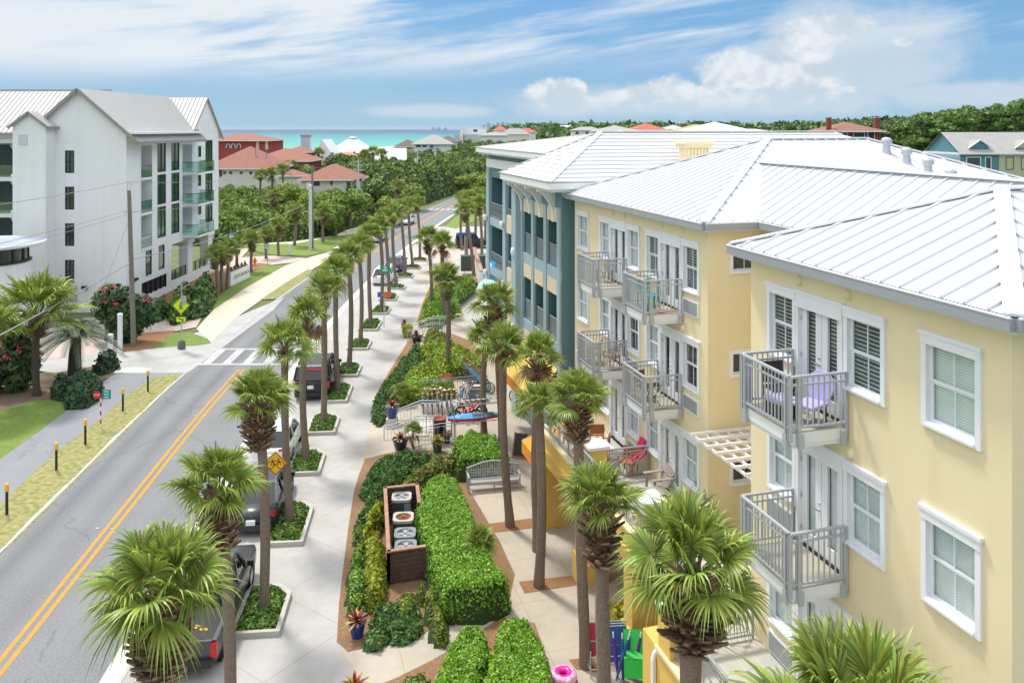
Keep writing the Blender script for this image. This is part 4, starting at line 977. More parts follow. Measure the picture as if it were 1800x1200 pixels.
# main roof, ridge running away; cross gable at the far end; left wing
ex = 1.15; zev = 15.3 - sl * ex + .12; RL = uy(338); zlv = zpk + .1; lx = ux(88); zlx = zlv - sl * (pk - lx)
cgy = (uy(338) + uy(384)) / 2; cgh = (uy(384) - uy(338)) / 2; zcg = 18.65
thick_gable([[(ex, -.35, zev), (pk, -.35, zlv), (pk, cgy, zlv), (ex, RL + .7, zev)], [(lx - 3, -.35, zlx - 3 * sl), (pk, -.35, zlv), (pk, cgy, zlv), (lx - 3, cgy, zlx - 3 * sl)]],
            [((ex, -.36, zev - .1), (pk, -.36, zlv - .08), .14, .26), ((lx - 3, -.36, zlx - 3 * sl - .1), (pk, -.36, zlv - .08), .14, .26), ((ex + .02, -.36, zev - .12), (ex + .02, RL + .7, zev - .12), .14, .24)], wb)
w = MB(); w.box(.0, ex - .02, -.3, RL + .6, 15.02, 15.2, wbm); w.build('soffit', wb)
cs = (zcg - 15.3) / cgh
w = MB(); w.poly([(0.02, cgy - cgh, 15.2), (0.02, cgy + cgh, 15.2), (0.02, cgy, zcg)], wbm); w.build('wall', wb)
thick_gable([[(.2, cgy - cgh - .1, 15.25), (.2, cgy, zcg + .12), (pk, cgy, zcg + .12), (pk, cgy - cgh - .1, 15.25)], [(.2, cgy + cgh + 1.0, 15.3 - cs * 1.0), (.2, cgy, zcg + .12), (pk - 4, cgy, zcg + .12), (pk - 4, cgy + cgh + 1.0, 15.3 - cs * 1.0)]],
            [((.2, cgy - cgh - .1, 15.2), (.2, cgy, zcg + .05), .1, .14), ((.2, cgy + cgh + 1.0, 15.2 - cs), (.2, cgy, zcg + .05), .1, .14)], wb)
WX0, WX1 = -34, ux(52)
thick_gable([[(WX0, .6, 15.15), (WX1 + 6, .6, 15.15), (pk - .2, 5.6, 18.95), (WX0, 5.6, 18.95)]], [((WX0, .55, 15.0), (ux(40), .55, 15.0), .15, .3), ((WX0, 5.6, 18.98), (pk, 5.6, 18.98), .12, .1)], wb)
w = MB(); w.poly([(WX0, 4.2, 0), (bx0, 4.2, 0), (bx0, 4.2, 15), (WX0, 4.2, 15)], wbm); w.build('wall', wb)
for zfl in (14.6, 11.35, 8.25, 5.15):
    w = MB(); w.box(WX0, bx0, 1.0, 4.2, zfl - .35, zfl - .02, wbm); w.build('gallery_floor', wb)
for x in (ux(13), ux(13) - 5.2, ux(13) - 10.4):
    w = MB()
    for z0 in (5.15, 8.25, 11.35): w.lathe([(.62, 0), (.62, .2), (.46, .32), (.42, 2.3), (.55, 2.5), (.66, 2.72)], wbm, 14, (x, 1.6, z0))
    w.build('column', wb)
for zfl in (11.35, 8.25, 5.15):
    for x in (ux(32), ux(1), ux(-40)):
        g = MB(); g.box(x - .9, x - .2, 4.1, 4.18, zfl, zfl + 2.3, frame_k); g.build('gallery_door', wb)
    g = MB(); g.box(WX0, bx0 - .05, 1.15, 1.18, zfl + .05, zfl + 1.0, gl_rail); g.box(WX0, bx0 - .05, 1.14, 1.19, zfl + 1.001, zfl + 1.05, frame_k); g.build('glass_rail', wb)
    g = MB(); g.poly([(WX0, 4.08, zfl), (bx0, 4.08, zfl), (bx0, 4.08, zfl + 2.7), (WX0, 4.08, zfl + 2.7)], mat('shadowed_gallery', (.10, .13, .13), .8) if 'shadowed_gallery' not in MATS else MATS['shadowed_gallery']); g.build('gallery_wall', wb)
# rotunda with a disc roof
rt = (-39.2 - XR, 61.5 - YF, 0)
w = MB(); w.lathe([(2.65, 0), (2.65, 5.55)], wbm, 48, rt, smooth=True); w.build('rotunda_wall', wb)
w = MB(); w.lathe([(2.75, 5.5), (2.78, 5.62), (2.6, 5.64)], frame_k, 48, rt); w.lathe([(2.5, 5.6), (2.5, 6.75)], gl_w, 48, rt)
for i in range(16): a = i * PI / 8; w.bar((rt[0] + 2.53 * math.cos(a), rt[1] + 2.53 * math.sin(a), 5.6), (rt[0] + 2.53 * math.cos(a), rt[1] + 2.53 * math.sin(a), 6.75), .16, .1, frame_k, up=(math.cos(a), math.sin(a), 0))
w.build('rotunda_window', wb)
w = MB(); w.lathe([(2.4, 6.7), (3.55, 6.72), (3.72, 6.8), (3.72, 6.98), (3.66, 7.0)], white, 64, rt); w.lathe([(3.66, 7.0), (3.6, 6.97), (0, 6.99)], mat('blue_grey_membrane', (.42, .48, .58), .35), 64, rt); w.build('rotunda_roof', wb)

# ================================================================ HOUSES FURTHER OFF
redtile = mat('red_clay_tile', (.30, .115, .075), .8, noise=(1.3, .6, (.22, .085, .06)), noise2=(6, .5, (.38, .19, .14))); add_lines(redtile, 0, .55, 0, .16, (.16, .06, .045), axes='XY', strength=.6)
stuc = mat('white_stucco', (.68, .66, .6), .85, noise=(1, .3, (.6, .58, .53)))
redw = mat('deep_red_stucco', (.36, .055, .045), .85, noise=(.6, .4, (.3, .045, .04)))
greysh = mat('grey_shingle', (.36, .35, .34), .85, noise=(.8, .5, (.3, .29, .29)))
brownsh = mat('brown_shingle', (.16, .12, .1), .85, noise=(.8, .5, (.12, .09, .08)))
redroof = mat('bright_red_roof', (.55, .085, .055), .6)
bluew = mat('blue_siding', (.38, .54, .63), .8); tealw = mat('teal_siding', (.09, .24, .31), .8); sagew = mat('sage_siding', (.45, .45, .31), .8)
glass_f = mat('far_window', (.04, .06, .07), .15, spec=.7)
def house(name, label, cx, cy, w, d, z0, z1, rise, rm, wm, rz=0.0, roof='hip', oh=.6, wins=(), seam=None, cat='house', group=None, ridge='x', extra=None):
    """walls, roof and windows; wins: (face F/L/R, along, z0, width, height)"""
    t = thing(name, label, cat, (cx, cy, 0), rz, group)
    b = MB(); b.box(-w / 2, w / 2, -d / 2, d / 2, z0, z1, wm); b.build('wall', t)
    x, y = w / 2 + oh, d / 2 + oh; b = MB(); zz = z1 - .02
    if roof == 'hip':
        k = min(x, y); A, B, Cc, D = (-x, -y, zz), (x, -y, zz), (x, y, zz), (-x, y, zz)
        if x >= y: r0, r1 = (-x + k, 0, zz + rise), (x - k + .01, 0, zz + rise); fs = [[A, B, r1, r0], [B, Cc, r1], [Cc, D, r0, r1], [D, A, r0]]
        else: r0, r1 = (0, -y + k, zz + rise), (0, y - k, zz + rise); fs = [[A, B, r0], [B, Cc, r1, r0], [Cc, D, r1], [D, A, r0, r1]]
    elif roof == 'gable':
        if ridge == 'x':
            fs = [[(-x, -y, zz), (x, -y, zz), (x, 0, zz + rise), (-x, 0, zz + rise)], [(x, y, zz), (-x, y, zz), (-x, 0, zz + rise), (x, 0, zz + rise)]]
            for q in (-w / 2, w / 2): b.poly([(q, -d / 2, z1), (q, d / 2, z1), (q, 0, zz + rise * (d / 2) / y)], wm)
        else:
            fs = [[(-x, -y, zz), (0, -y, zz + rise), (0, y, zz + rise), (-x, y, zz)], [(x, -y, zz), (x, y, zz), (0, y, zz + rise), (0, -y, zz + rise)]]
            for q in (-d / 2, d / 2): b.poly([(-w / 2, q, z1), (w / 2, q, z1), (0, q, zz + rise * (w / 2) / x)], wm)
    else:
        fs = [[(-x, -y, zz + .1), (x, -y, zz + .1), (x, y, zz + .1), (-x, y, zz + .1)]]; b.box(-x, x, -y, y, zz - .35, zz + .09, wm)
    for f in fs:
        if seam: seam_roof(b, f, rm, seam, .7, .06, .06)
        else: b.poly(f, rm)
    r = b.build('roof', t)
    b = MB()
    for P, Q in (((-x, -y), (x, -y)), ((x, -y), (x, y)), ((-x, -y), (-x, y))): b.bar((*P, zz - .1), (*Q, zz - .1), .12, .2, trimw)
    b.build('eave', r)
    for fc, a, zb_, ww, hh in wins:
        T = {'F': lambda q: (q[0], -d / 2 - q[1], q[2]), 'R': lambda q: (w / 2 + q[1], q[0], q[2]), 'L': lambda q: (-w / 2 - q[1], q[0], q[2])}[fc]
        g = MB(); k = .09
        g.box(a - ww / 2 - k, a + ww / 2 + k, 0, .06, zb_ - k, zb_, trimw, T); g.box(a - ww / 2 - k, a + ww / 2 + k, 0, .06, zb_ + hh, zb_ + hh + k, trimw, T)
        g.box(a - ww / 2 - k, a - ww / 2, 0, .06, zb_, zb_ + hh, trimw, T); g.box(a + ww / 2, a + ww / 2 + k, 0, .06, zb_, zb_ + hh, trimw, T)
        o = g.build('window', t); g = MB(); g.box(a - ww / 2, a + ww / 2, .0, .03, zb_, zb_ + hh, glass_f, T); g.build('pane', o)
    return t
def uX(u, Y): return (u - CX) / F * Y
def vZ(v, Y): return H - (v - HY) * Y / F
Y = 178; x0, x1 = uX(360, Y), uX(478, Y)
t = house('stucco_house', 'white stucco house with red clay tile hip roof beside the white brick building', (x0 + x1) / 2, Y + 8, x1 - x0, 16, 0, vZ(296, Y), 4.6, redtile, stuc, wins=[('F', uX(u, Y) - (x0 + x1) / 2, vZ(306.5, Y), .75, .65) for u in (395, 405.5, 424, 441)] + [('F', uX(430, Y) - (x0 + x1) / 2, vZ(333, Y), .6, .6), ('F', uX(411, Y) - (x0 + x1) / 2, vZ(342, Y), .55, 1.1), ('F', uX(388, Y) - (x0 + x1) / 2, vZ(311, Y), .7, 1.7)])
b = MB(); b.tube([(2.5, -4, 9), (2.5, -4, 11.2)], .12, trimg); b.tube([(5.2, -5, 8.8), (5.2, -5, 10.6)], .12, trimg); b.build('flue', t)
Y = 240; x0, x1 = uX(352, Y), uX(471, Y)
t = house('red_villa', 'tall deep red villa with tile roof and arched windows behind the stucco house', (x0 + x1) / 2, Y + 8, x1 - x0, 16, 0, vZ(247, Y), 2.0, redtile, redw, oh=.9)
for u in (401, 410, 419.5):
    g = MB(); n = 8; T = lambda q: (q[0], -8 - q[1], q[2]); a = uX(u, Y) - (x0 + x1) / 2; zb_ = vZ(260.5, Y)
    for r_, o_, m_ in ((.62, .05, trimw), (.42, .08, glass_f)): g.poly([(a - r_, o_, zb_), (a + r_, o_, zb_)] + [(a + r_ * math.cos(i * PI / n), o_, zb_ + .7 + r_ * math.sin(i * PI / n)) for i in range(n + 1)], m_, T)
    g.build('arched_window', t)
g = MB(); xw = (x1 - x0) / 2
for a in (xw - 2.9, xw - .25): g.box(a - .5, a + .3, -8.2, -7.9, vZ(263, Y), vZ(248, Y), mat('cream_quoin', (.66, .56, .4), .8) if 'cream_quoin' not in MATS else MATS['cream_quoin'])
g.build('corner_trim', t)
Y = 205; house('tile_roof_wing', 'lower red villa wing with broad clay tile hip roof behind the palms', uX(490, Y), Y + 7, 15, 14, 0, vZ(283, Y), 3.0, redtile, redw, wins=[('F', 3.5, vZ(292, Y), .9, .9)])
Y = 235; house('red_tower_house', 'small red tower house with clay tile hip roof near the water', uX(521, Y), Y + 4, 6.6, 7, 0, vZ(267.5, Y), 1.7, redtile, redw, oh=.8, wins=[('F', -1.2, vZ(274, Y), .7, .8), ('F', 1.6, vZ(274, Y), .6, .8), ('R', 0, vZ(274, Y), 1.6, .8)])
Y = 165; x0, x1 = uX(530, Y), uX(626, Y)
house('stucco_house', 'single storey white house with clay tile hip roof among green scrub', (x0 + x1) / 2, Y + 5, x1 - x0, 10, 0, vZ(315.5, Y), 2.9, redtile, stuc, oh=.7, wins=[('F', -2.6, vZ(327, Y), 1.6, 1.1), ('F', .55, vZ(325.5, Y), .6, .95), ('F', 3.9, vZ(332.5, Y), .75, 1.7)])
Y = 175; house('tile_roof_annexe', 'small tile roofed entrance porch between the two stucco houses', uX(508, Y), Y + 3, 4.6, 5, 0, vZ(309, Y), 1.3, redtile, stuc, oh=.6, wins=[('F', 1.2, 1.2, 1.2, 2.2)])
Y = 265; t = thing('chapel', 'steep white roofed chapel with square blue-grey tower by the sea', 'chapel', (uX(560, Y), Y, 0))
b = MB(); za = vZ(245, Y); b.poly([(-3.5, 0, 0), (1.0, 0, za), (7.0, 0, 3.5), (7, 0, 0)], white); b.poly([(1.0, 0, za), (7.0, 0, 3.5), (8.2, 9, 3.5), (2.2, 9, za)], roofw); b.poly([(-3.5, 0, 0), (1, 0, za), (2.2, 9, za), (-2.3, 9, 0)], roofw); b.build('roof', t)
b = MB(); b.box(-5.6, -2.7, -.6, 2.3, 0, vZ(240, Y), mat('pale_blue_wall', (.5, .6, .68), .8)); b.box(-5.75, -2.55, -.75, 2.45, vZ(240, Y), vZ(237, Y), greysh); b.build('tower', t)
Y = 285; t = thing('pavilion', 'white conical roofed pavilion with a small cupola in front of the sea', 'pavilion', (uX(620, Y), Y, 0))
b = MB(); b.lathe([(9.2, vZ(268, Y)), (8.6, vZ(267, Y)), (1.6, vZ(244, Y))], roofw, 12, smooth=False); b.lathe([(8.2, 0), (8.2, vZ(268, Y))], stuc, 12, smooth=False); b.build('roof', t)
b = MB(); b.lathe([(1.4, vZ(245, Y)), (1.4, vZ(242.5, Y)), (1.9, vZ(242.4, Y)), (.0, vZ(240, Y))], stuc, 12, smooth=False); b.build('cupola', t)
house('orange_roof_house', 'low house with orange tile roof below the white pavilion', uX(608, 262), 262, 9, 6, 0, 6.2, 1.8, mat('orange_tile', (.6, .24, .1), .8), stuc)
Y = 225; house('beach_house', 'blue sided cottage with a white metal gable roof among the palms', uX(682, Y), Y + 5, 7.6, 9, 0, vZ(288, Y) , 4.2, roofw, bluew, rz=.15, roof='gable', ridge='x', seam=None, wins=[('R', 0, 3, 1, 1.6), ('R', 0, 6, .9, 1.2)])
Y = 320; house('beach_house', 'dark brown shingled house with pyramid roof right on the shore', uX(714, Y), Y + 5, 9, 9, 0, vZ(258, Y), 2.9, brownsh, mat('tan_siding', (.5, .42, .3), .8), wins=[('F', 1, vZ(262, Y), 2, .8)])
Y = 300; house('beach_house', 'white house with wide pale grey hip roof above the trees', uX(759, Y), Y + 5, 13, 11, 0, vZ(253, Y), 3.2, greysh, white, oh=.9, wins=[('F', -4.8, vZ(259, Y), 1.6, 1.1), ('F', -2.6, vZ(259, Y), 1.6, 1.1), ('F', 0, vZ(260, Y), 1.2, 1.1)])
house('beach_house', 'grey roofed house half hidden behind the wide hip roofed one', uX(786, 340), 345, 8, 8, 0, vZ(248, 340), 2.2, brownsh, stuc)
Y = 430; t = house('beach_hotel', 'boxy white flat roofed beach hotel with a grey lower front', uX(832, Y), Y + 8, 13.5, 14, 0, vZ(224.5, Y), 0, white, white, roof='flat', oh=.1, cat='hotel', wins=[('F', 1, vZ(232, Y), 2.2, 1.3)])
b = MB(); b.box(-9.5, 7.4, -12, -7, 0, vZ(236.5, Y), mat('grey_siding', (.5, .51, .53), .8)); b.box(-6.8, -4.6, -12.4, -7, 0, vZ(224, Y), white); b.build('lower_front', t)
house('beach_house', 'white house with shallow roof and a green side beside the beach hotel', uX(868, 400), 405, 13, 10, 0, vZ(238, 400), 1.6, greysh, white, wins=[('F', 2, 7, 2, 1.2)])
house('beach_house', 'long grey roofed house at the shore behind the teal block', uX(905, 460), 466, 16, 10, 0, vZ(236, 460), 3.4, greysh, stuc)
house('beach_house', 'far house with a bright red pyramid roof next to the skyline', uX(879, 560), 566, 9, 9, 0, vZ(229, 560), 3.4, redroof, white)
house('beach_house', 'far house with a low vermilion roof above the white tiles', uX(928, 520), 526, 10, 8, 0, vZ(232.5, 520), 2.6, redroof, white)
house('beach_house', 'white gabled house showing over the long white tiled roof', uX(922, 640), 646, 8, 8, 0, vZ(229, 640), 2.6, white, white, roof='gable', ridge='y')
# houses to the right, over the roofs
Y = 210; house('villa', 'villa with a broad red hip roof over the white tiled ridge', uX(1143, Y), Y + 7, 8.6, 12, 0, vZ(228, Y), 1.6, redroof, stuc)
Y = 200; house('villa', 'villa with a flat-topped pale grey roof left of the red one', uX(1086, Y), Y + 6, 9.6, 12, 0, vZ(230, Y), 1.35, greysh, stuc)
Y = 150; house('villa', 'villa with a bright white metal hip roof over the ridge, highest in the row', uX(1272, Y), Y + 7, 11.5, 13, 0, vZ(231, Y), 1.75, roofw, white)
Y = 170; house('villa', 'villa with a tan shingle roof just left of the bright white one', uX(1236, Y), Y + 7, 7.5, 10, 0, vZ(229, Y), 1.3, mat('tan_shingle', (.42, .27, .17), .85), stuc)
Y = 120; house('villa', 'low villa with a spreading white metal roof right of the ridge', uX(1345, Y), Y + 6, 8.5, 11, 0, vZ(237, Y), .85, roofw, white)
Y = 300; house('villa', 'small house with a pale green roof beside the broad red one', uX(1183, Y), Y, 7.5, 7, 0, vZ(227, Y), 1.5, mat('pale_green_roof', (.42, .56, .46), .7), white, wins=[('F', 0, vZ(233, Y), 4, .8)])
far_g = 'white beach houses in the distance'
for i in range(24):
    u = 958 + i * 9.2 + RND.uniform(-3, 3); Y = RND.uniform(420, 900); top = RND.uniform(226.5, 232)
    w_ = RND.uniform(9, 16)
    house('far_house', 'small pale house among the far roofs and trees', uX(u, Y), Y, w_, 10, 0, vZ(top, Y), RND.uniform(1.5, 3.2), RND.choice([greysh, roofw, greysh, tilew]), RND.choice([white, stuc, white]), roof=RND.choice(['hip', 'gable']), group=far_g, wins=[('F', a, vZ(top, Y) - 2.2, 1.6, 1.3) for a in (-w_ / 3, 0, w_ / 3)])
Y = 135; zb_ = vZ(230, Y); t = house('brick_house', 'red brick house with a brown tile roof and two chimneys among the pines', uX(1508, Y), Y + 5, 8.0, 9, 2, zb_, 1.5, mat('brown_tile', (.27, .13, .09), .85, noise=(2, .5, (.2, .1, .07))), mat('red_brick', (.26, .06, .05), .85), oh=.7, wins=[('F', -2.1, zb_ - 1.3, 1.1, 1.0), ('F', .4, zb_ - 1.3, 1.7, 1.0), ('F', 2.4, zb_ - 1.5, 1.0, 1.3)])
for x in (-4.1, 3.9):
    b = MB(); b.box(x - .35, x + .35, -3.5, -2.8, zb_ - .5, zb_ + 2.1, MATS['red_brick']); b.box(x - .42, x + .42, -3.57, -2.73, zb_ + 2.101, zb_ + 2.25, greysh); b.build('chimney', t)
Y = 100; zb_ = vZ(268.5, Y); t = house('townhouse', 'grey roofed townhouse, teal on one half and sage on the other, with two dormers', uX(1760, Y), Y + 4, 10.0, 8, 3, zb_, 2.5, greysh, tealw, roof='gable', ridge='x', oh=.3, wins=[('F', -3.4, zb_ - 2.0, 1.6, 1.4), ('F', -1.6, zb_ - 2.0, .6, 1.4), ('F', 1.0, zb_ - 2.0, .8, 1.4), ('F', 3.2, zb_ - 2.0, 1.5, 1.4)])
b = MB(); b.box(-.3, 5.0, -4.06, -4.001, 3, zb_ - .05, sagew); b.box(-5.06, -5.001, -4, 4, 3, zb_, bluew); b.build('siding', t)
for x, m_ in ((-2.4, tealw), (3.3, sagew)):
    b = MB(); b.poly([(x - 1.2, -3.6, zb_ + .55), (x + 1.2, -3.6, zb_ + .55), (x, -3.6, zb_ + 1.45)], m_); b.bar((x - 1.5, -3.7, zb_ + .5), (x, -3.7, zb_ + 1.55), .2, .1, white); b.bar((x + 1.5, -3.7, zb_ + .5), (x, -3.7, zb_ + 1.55), .2, .1, white)
    b.poly([(x - 1.5, -3.75, zb_ + .5), (x, -3.75, zb_ + 1.58), (x, -1.2, zb_ + 1.58)], greysh); b.poly([(x + 1.5, -3.75, zb_ + .5), (x, -3.75, zb_ + 1.58), (x, -1.2, zb_ + 1.58)], greysh); b.build('dormer', t)
# high-rise skyline along the coast
towm = mat('tower_haze_tint', (.40, .45, .52), .8); add_lines(towm, 0, 0, 9.0, .001, (.3, .34, .4), axes='XZ')  # bluish distance haze is mixed into the towers' wall colour
sky_g = 'high-rise towers on the far shore'
for (u, v, wpx) in [(851, 218.5, 5), (859, 216, 7), (868, 218, 6), (876, 215.5, 7), (884, 214.5, 6), (893, 216, 9), (903, 216.5, 6), (914, 215, 5), (919, 218, 4), (927, 214, 7), (936, 216.5, 5), (942, 218, 9), (950, 219, 6), (762, 223.6, 5), (771, 224, 6), (783, 223.8, 5)]:
    Y = 5200 + RND.uniform(-300, 600); t = thing('tower_block', 'haze-blue high-rise on the far shore of the bay', 'tower block', (uX(u, Y), Y, 0), 0, sky_g)
    w_ = wpx / F * Y; zt = vZ(v, Y)
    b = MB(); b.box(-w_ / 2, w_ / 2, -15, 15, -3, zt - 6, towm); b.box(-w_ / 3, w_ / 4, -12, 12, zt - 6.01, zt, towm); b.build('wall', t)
# ================================================================ PALMS
pl_g = mat('palm_leaf', (.27, .35, .062), .45, spec=.5, island=.45, hue=.03, trans=.22)
pl_y = mat('palm_leaf_yellowing', (.33, .33, .07), .55, island=.3, trans=.2)
pl_b = mat('palm_leaf_dead', (.22, .14, .07), .8, island=.35)
petm = mat('palm_petiole', (.16, .22, .06), .5, island=.2)
bark = mat('palm_bark', (.21, .155, .115), .95, noise=(9, .7, (.13, .095, .075)), noise2=(30, .6, (.29, .23, .18)), bump=(22, .9))
bark2 = mat('palm_bark_brown', (.18, .085, .045), .95, noise=(6, .7, (.1, .05, .03)), noise2=(25, .5, (.27, .15, .09)), bump=(20, .9))
bootm = mat('palm_leaf_base', (.24, .165, .105), .9, island=.6, noise=(6, .5, (.13, .085, .06)))
pind_g = mat('pindo_leaf', (.15, .21, .15), .5, island=.35, trans=.2)
stalk = mat('seed_stalk', (.55, .38, .12), .7, island=.3)

def fan_crown(seed, nleaf=34, nseg=34, pet=.68, blade=.8, dead=.04, rows=4, up=88, low=14, width=.06):
    rng = np.random.default_rng(seed); o = NP(); pm = MB(); Z = np.array([0, 0, 1.0])
    for i in range(nleaf):
        fr = (i + .5) / nleaf; az = i * 2.39996 + rng.uniform(-.25, .25); el = math.radians(up + (low - up) * fr ** .85 + rng.uniform(-15, 13))
        hang = i >= nleaf - 2 and seed % 3 == 0
        if hang: el = math.radians(rng.uniform(-60, -35))
        d0 = np.array([math.cos(az) * math.cos(el), math.sin(az) * math.cos(el), math.sin(el)])
        Lp = pet * (.7 + .4 * math.sin(fr * PI)) * rng.uniform(.8, 1.25); base = np.array([math.cos(az) * .07, math.sin(az) * .07, .22 - .3 * fr])
        droop = .16 * (1 - abs(math.sin(el))) * Lp
        pts = [base + d0 * Lp * t - Z * droop * t * t for t in (0, .35, .7, 1)]
        E = pts[-1]; D = d0 * Lp - 2 * droop * Z; D /= np.linalg.norm(D)
        S = np.cross(D, Z); S = S / np.linalg.norm(S) if np.linalg.norm(S) > .15 else np.array([-math.sin(az), math.cos(az), 0])
        roll = rng.uniform(-.8, .8); N = np.cross(S, D); S, N = S * math.cos(roll) + N * math.sin(roll), N * math.cos(roll) - S * math.sin(roll)
        pm.tube([tuple(p) for p in pts], [.022, .016, .013, .011], petm, 4, cap=False)
        B = blade * rng.uniform(.8, 1.15) * (1.0 if fr > .08 else .8); span = math.radians(118 if fr > .12 else 75)
        isdead = hang and rng.uniform() < .8
        dr = .17 + .2 * fr + rng.uniform(-.08, .1); costa = rng.uniform(.10, .2)
        a = np.linspace(-span, span, nseg) + rng.normal(0, .02, nseg); ca, sa = np.cos(a)[:, None], np.sin(a)[:, None]
        ln = B * (1 - .3 * (np.abs(a) / span) ** 1.5) * rng.uniform(.88, 1.06, nseg); ln = ln[:, None]
        fold = .22 * np.abs(sa)                                   # blade folds upward away from the midrib
        dirs = D * ca + S * sa + N * fold; dirs /= np.linalg.norm(dirs, axis=1, keepdims=True)
        cross = -D * sa + S * ca; tw = np.where(np.arange(nseg) % 2 == 0, .55, -.55)[:, None]; cross = cross * np.cos(tw) + N * np.sin(tw)
        ts = np.linspace(.03, 1, rows); ws = np.interp(ts, [0, .12, .45, .75, 1], [.35, .75, 1.0, .5, .035]) * width
        rowsV = []
        curl = rng.uniform(.6, 1.5, nseg)[:, None]
        for t, w in zip(ts, ws):
            c = E + D * costa * t * ca * B * .5 + dirs * ln * t - Z * (ln * dr * curl * 1.25 * t ** 3.4) 
            rowsV += [c - cross * w / 2, c + cross * w / 2]
        V = np.stack(rowsV, 1).reshape(-1, 3); k = rows * 2
        q = np.array([[2 * r, 2 * r + 1, 2 * r + 3, 2 * r + 2] for r in range(rows - 1)])
        Q = (np.arange(nseg)[:, None, None] * k + q[None]).reshape(-1, 4)
        mi = np.zeros(nseg, int); mi[rng.uniform(size=nseg) < (.04 + .16 * max(0, fr - .6))] = 1
        if isdead: mi[:] = 2
        o.add(V, Q, np.repeat(mi, rows - 1))
    Vp = np.array(pm.v); Qp = np.array(pm.f); o.add(Vp, Qp, 3)
    return o.mesh('crown', [pl_g, pl_y, pl_b, petm])
def boots_mesh(seed, h=1.15, r0=.19, r1=.30, n=80, wd=.10):
    """old leaf bases criss-crossing under the crown"""
    rng = random.Random(seed); b = MB()
    b.lathe([(r0 * .8, -h), (r0, -h * .9), (r1 * .8, -h * .45), (r1 * .75, -.1), (r0 * .6, .15)], bark2, 12)
    for i in range(n):
        a = i * 2.39996; t = i / n; z = -h * (1 - t) + rng.uniform(-.04, .04); rr = np.interp(t, [0, .15, .5, .85, 1], [r0 * .85, r0 * 1.0, r1 * .78, r1 * .75, r0 * .8])
        ca, sa = math.cos(a), math.sin(a); L_ = rng.uniform(.2, .36); out = rng.uniform(.75, 1.5)
        p0 = Vector((ca * rr, sa * rr, z)); d = Vector((ca * out, sa * out, rng.uniform(.45, .9))).normalized(); s = Vector((-sa, ca, 0)); w = wd * rng.uniform(.45, .85); sk = rng.uniform(-.04, .04)
        n_ = d.cross(s).normalized() * .018
        q = [p0 - s * w, p0 + s * w, p0 + d * L_ + s * (w * .45 + sk), p0 + d * L_ - s * (w * .45 - sk)]
        b.add([tuple(v - n_) for v in q] + [tuple(v + n_) for v in q], [(0, 1, 2, 3), (7, 6, 5, 4), (0, 4, 5, 1), (1, 5, 6, 2), (2, 6, 7, 3), (3, 7, 4, 0)], bootm)
    o = b.build('leaf_bases'); me = o.data; bpy.data.objects.remove(o); return me
CROWNS = [fan_crown(20 + i, nleaf=25 + i % 3) for i in range(5)]
CLOSE = [fan_crown(61 + 3 * i, nleaf=25, nseg=48, rows=6, pet=.62, blade=.8, width=.052) for i in range(3)]
BOOTS = [boots_mesh(3), boots_mesh(8), boots_mesh(5, h=.55, r0=.16, r1=.22, n=40, wd=.08)]
CLOSEB = boots_mesh(21, h=1.25, r0=.2, r1=.34, n=150, wd=.085)
PALM_N = [0]
def palm(base, top, label, group=None, crown=None, boots=0, cs=1.0, r=.16, name='palm_tree', barkm=None, zb=0.0, crz=None, tilt=0.0, bsc=1.0):
    """base (x, y), top (x, y, z) of the trunk; crown on the top"""
    i = PALM_N[0]; PALM_N[0] += 1
    t = thing(name, label, 'palm tree', (base[0], base[1], zb), 0, group)
    bx, by = base; tx, ty, tz = top; n = 15; pts = []
    kx, ky = RND.uniform(-.2, .2), RND.uniform(-.2, .2)
    for k in range(n):
        f = k / (n - 1); w = math.sin(f * PI)
        pts.append(((tx - bx) * f ** 1.2 + kx * w, (ty - by) * f ** 1.2 + ky * w, (tz - zb) * f))
    rad = [r * (1.28 - .0 * k) if k == 0 else r * (1.1 if k == 1 else 1.0 - .10 * k / n + RND.uniform(-.055, .055)) for k in range(n)]
    b = MB(); pts2 = [(p[0], p[1], p[2] - (.1 if j == 0 else 0)) for j, p in enumerate(pts)]; b.tube(pts2, rad, barkm or bark, 12); b.build('trunk', t)
    loc = (tx - bx, ty - by, tz - zb)
    if boots is not None:
        o = obj('leaf_bases', BOOTS[boots] if isinstance(boots, int) else boots, t, loc, RND.uniform(0, 6)); o.scale = (bsc * r / .16,) * 2 + (bsc,)
    o = obj('crown', crown or CROWNS[i % 5], t, loc, crz if crz is not None else RND.uniform(0, 6.28)); o.scale = (cs, cs, cs * .97); o.rotation_euler.x = tilt
    return t
ORD = ['first', 'second', 'third', 'fourth', 'fifth', 'sixth', 'seventh', 'eighth', 'ninth', 'tenth', 'eleventh', 'twelfth', 'thirteenth', 'fourteenth', 'fifteenth', 'sixteenth']
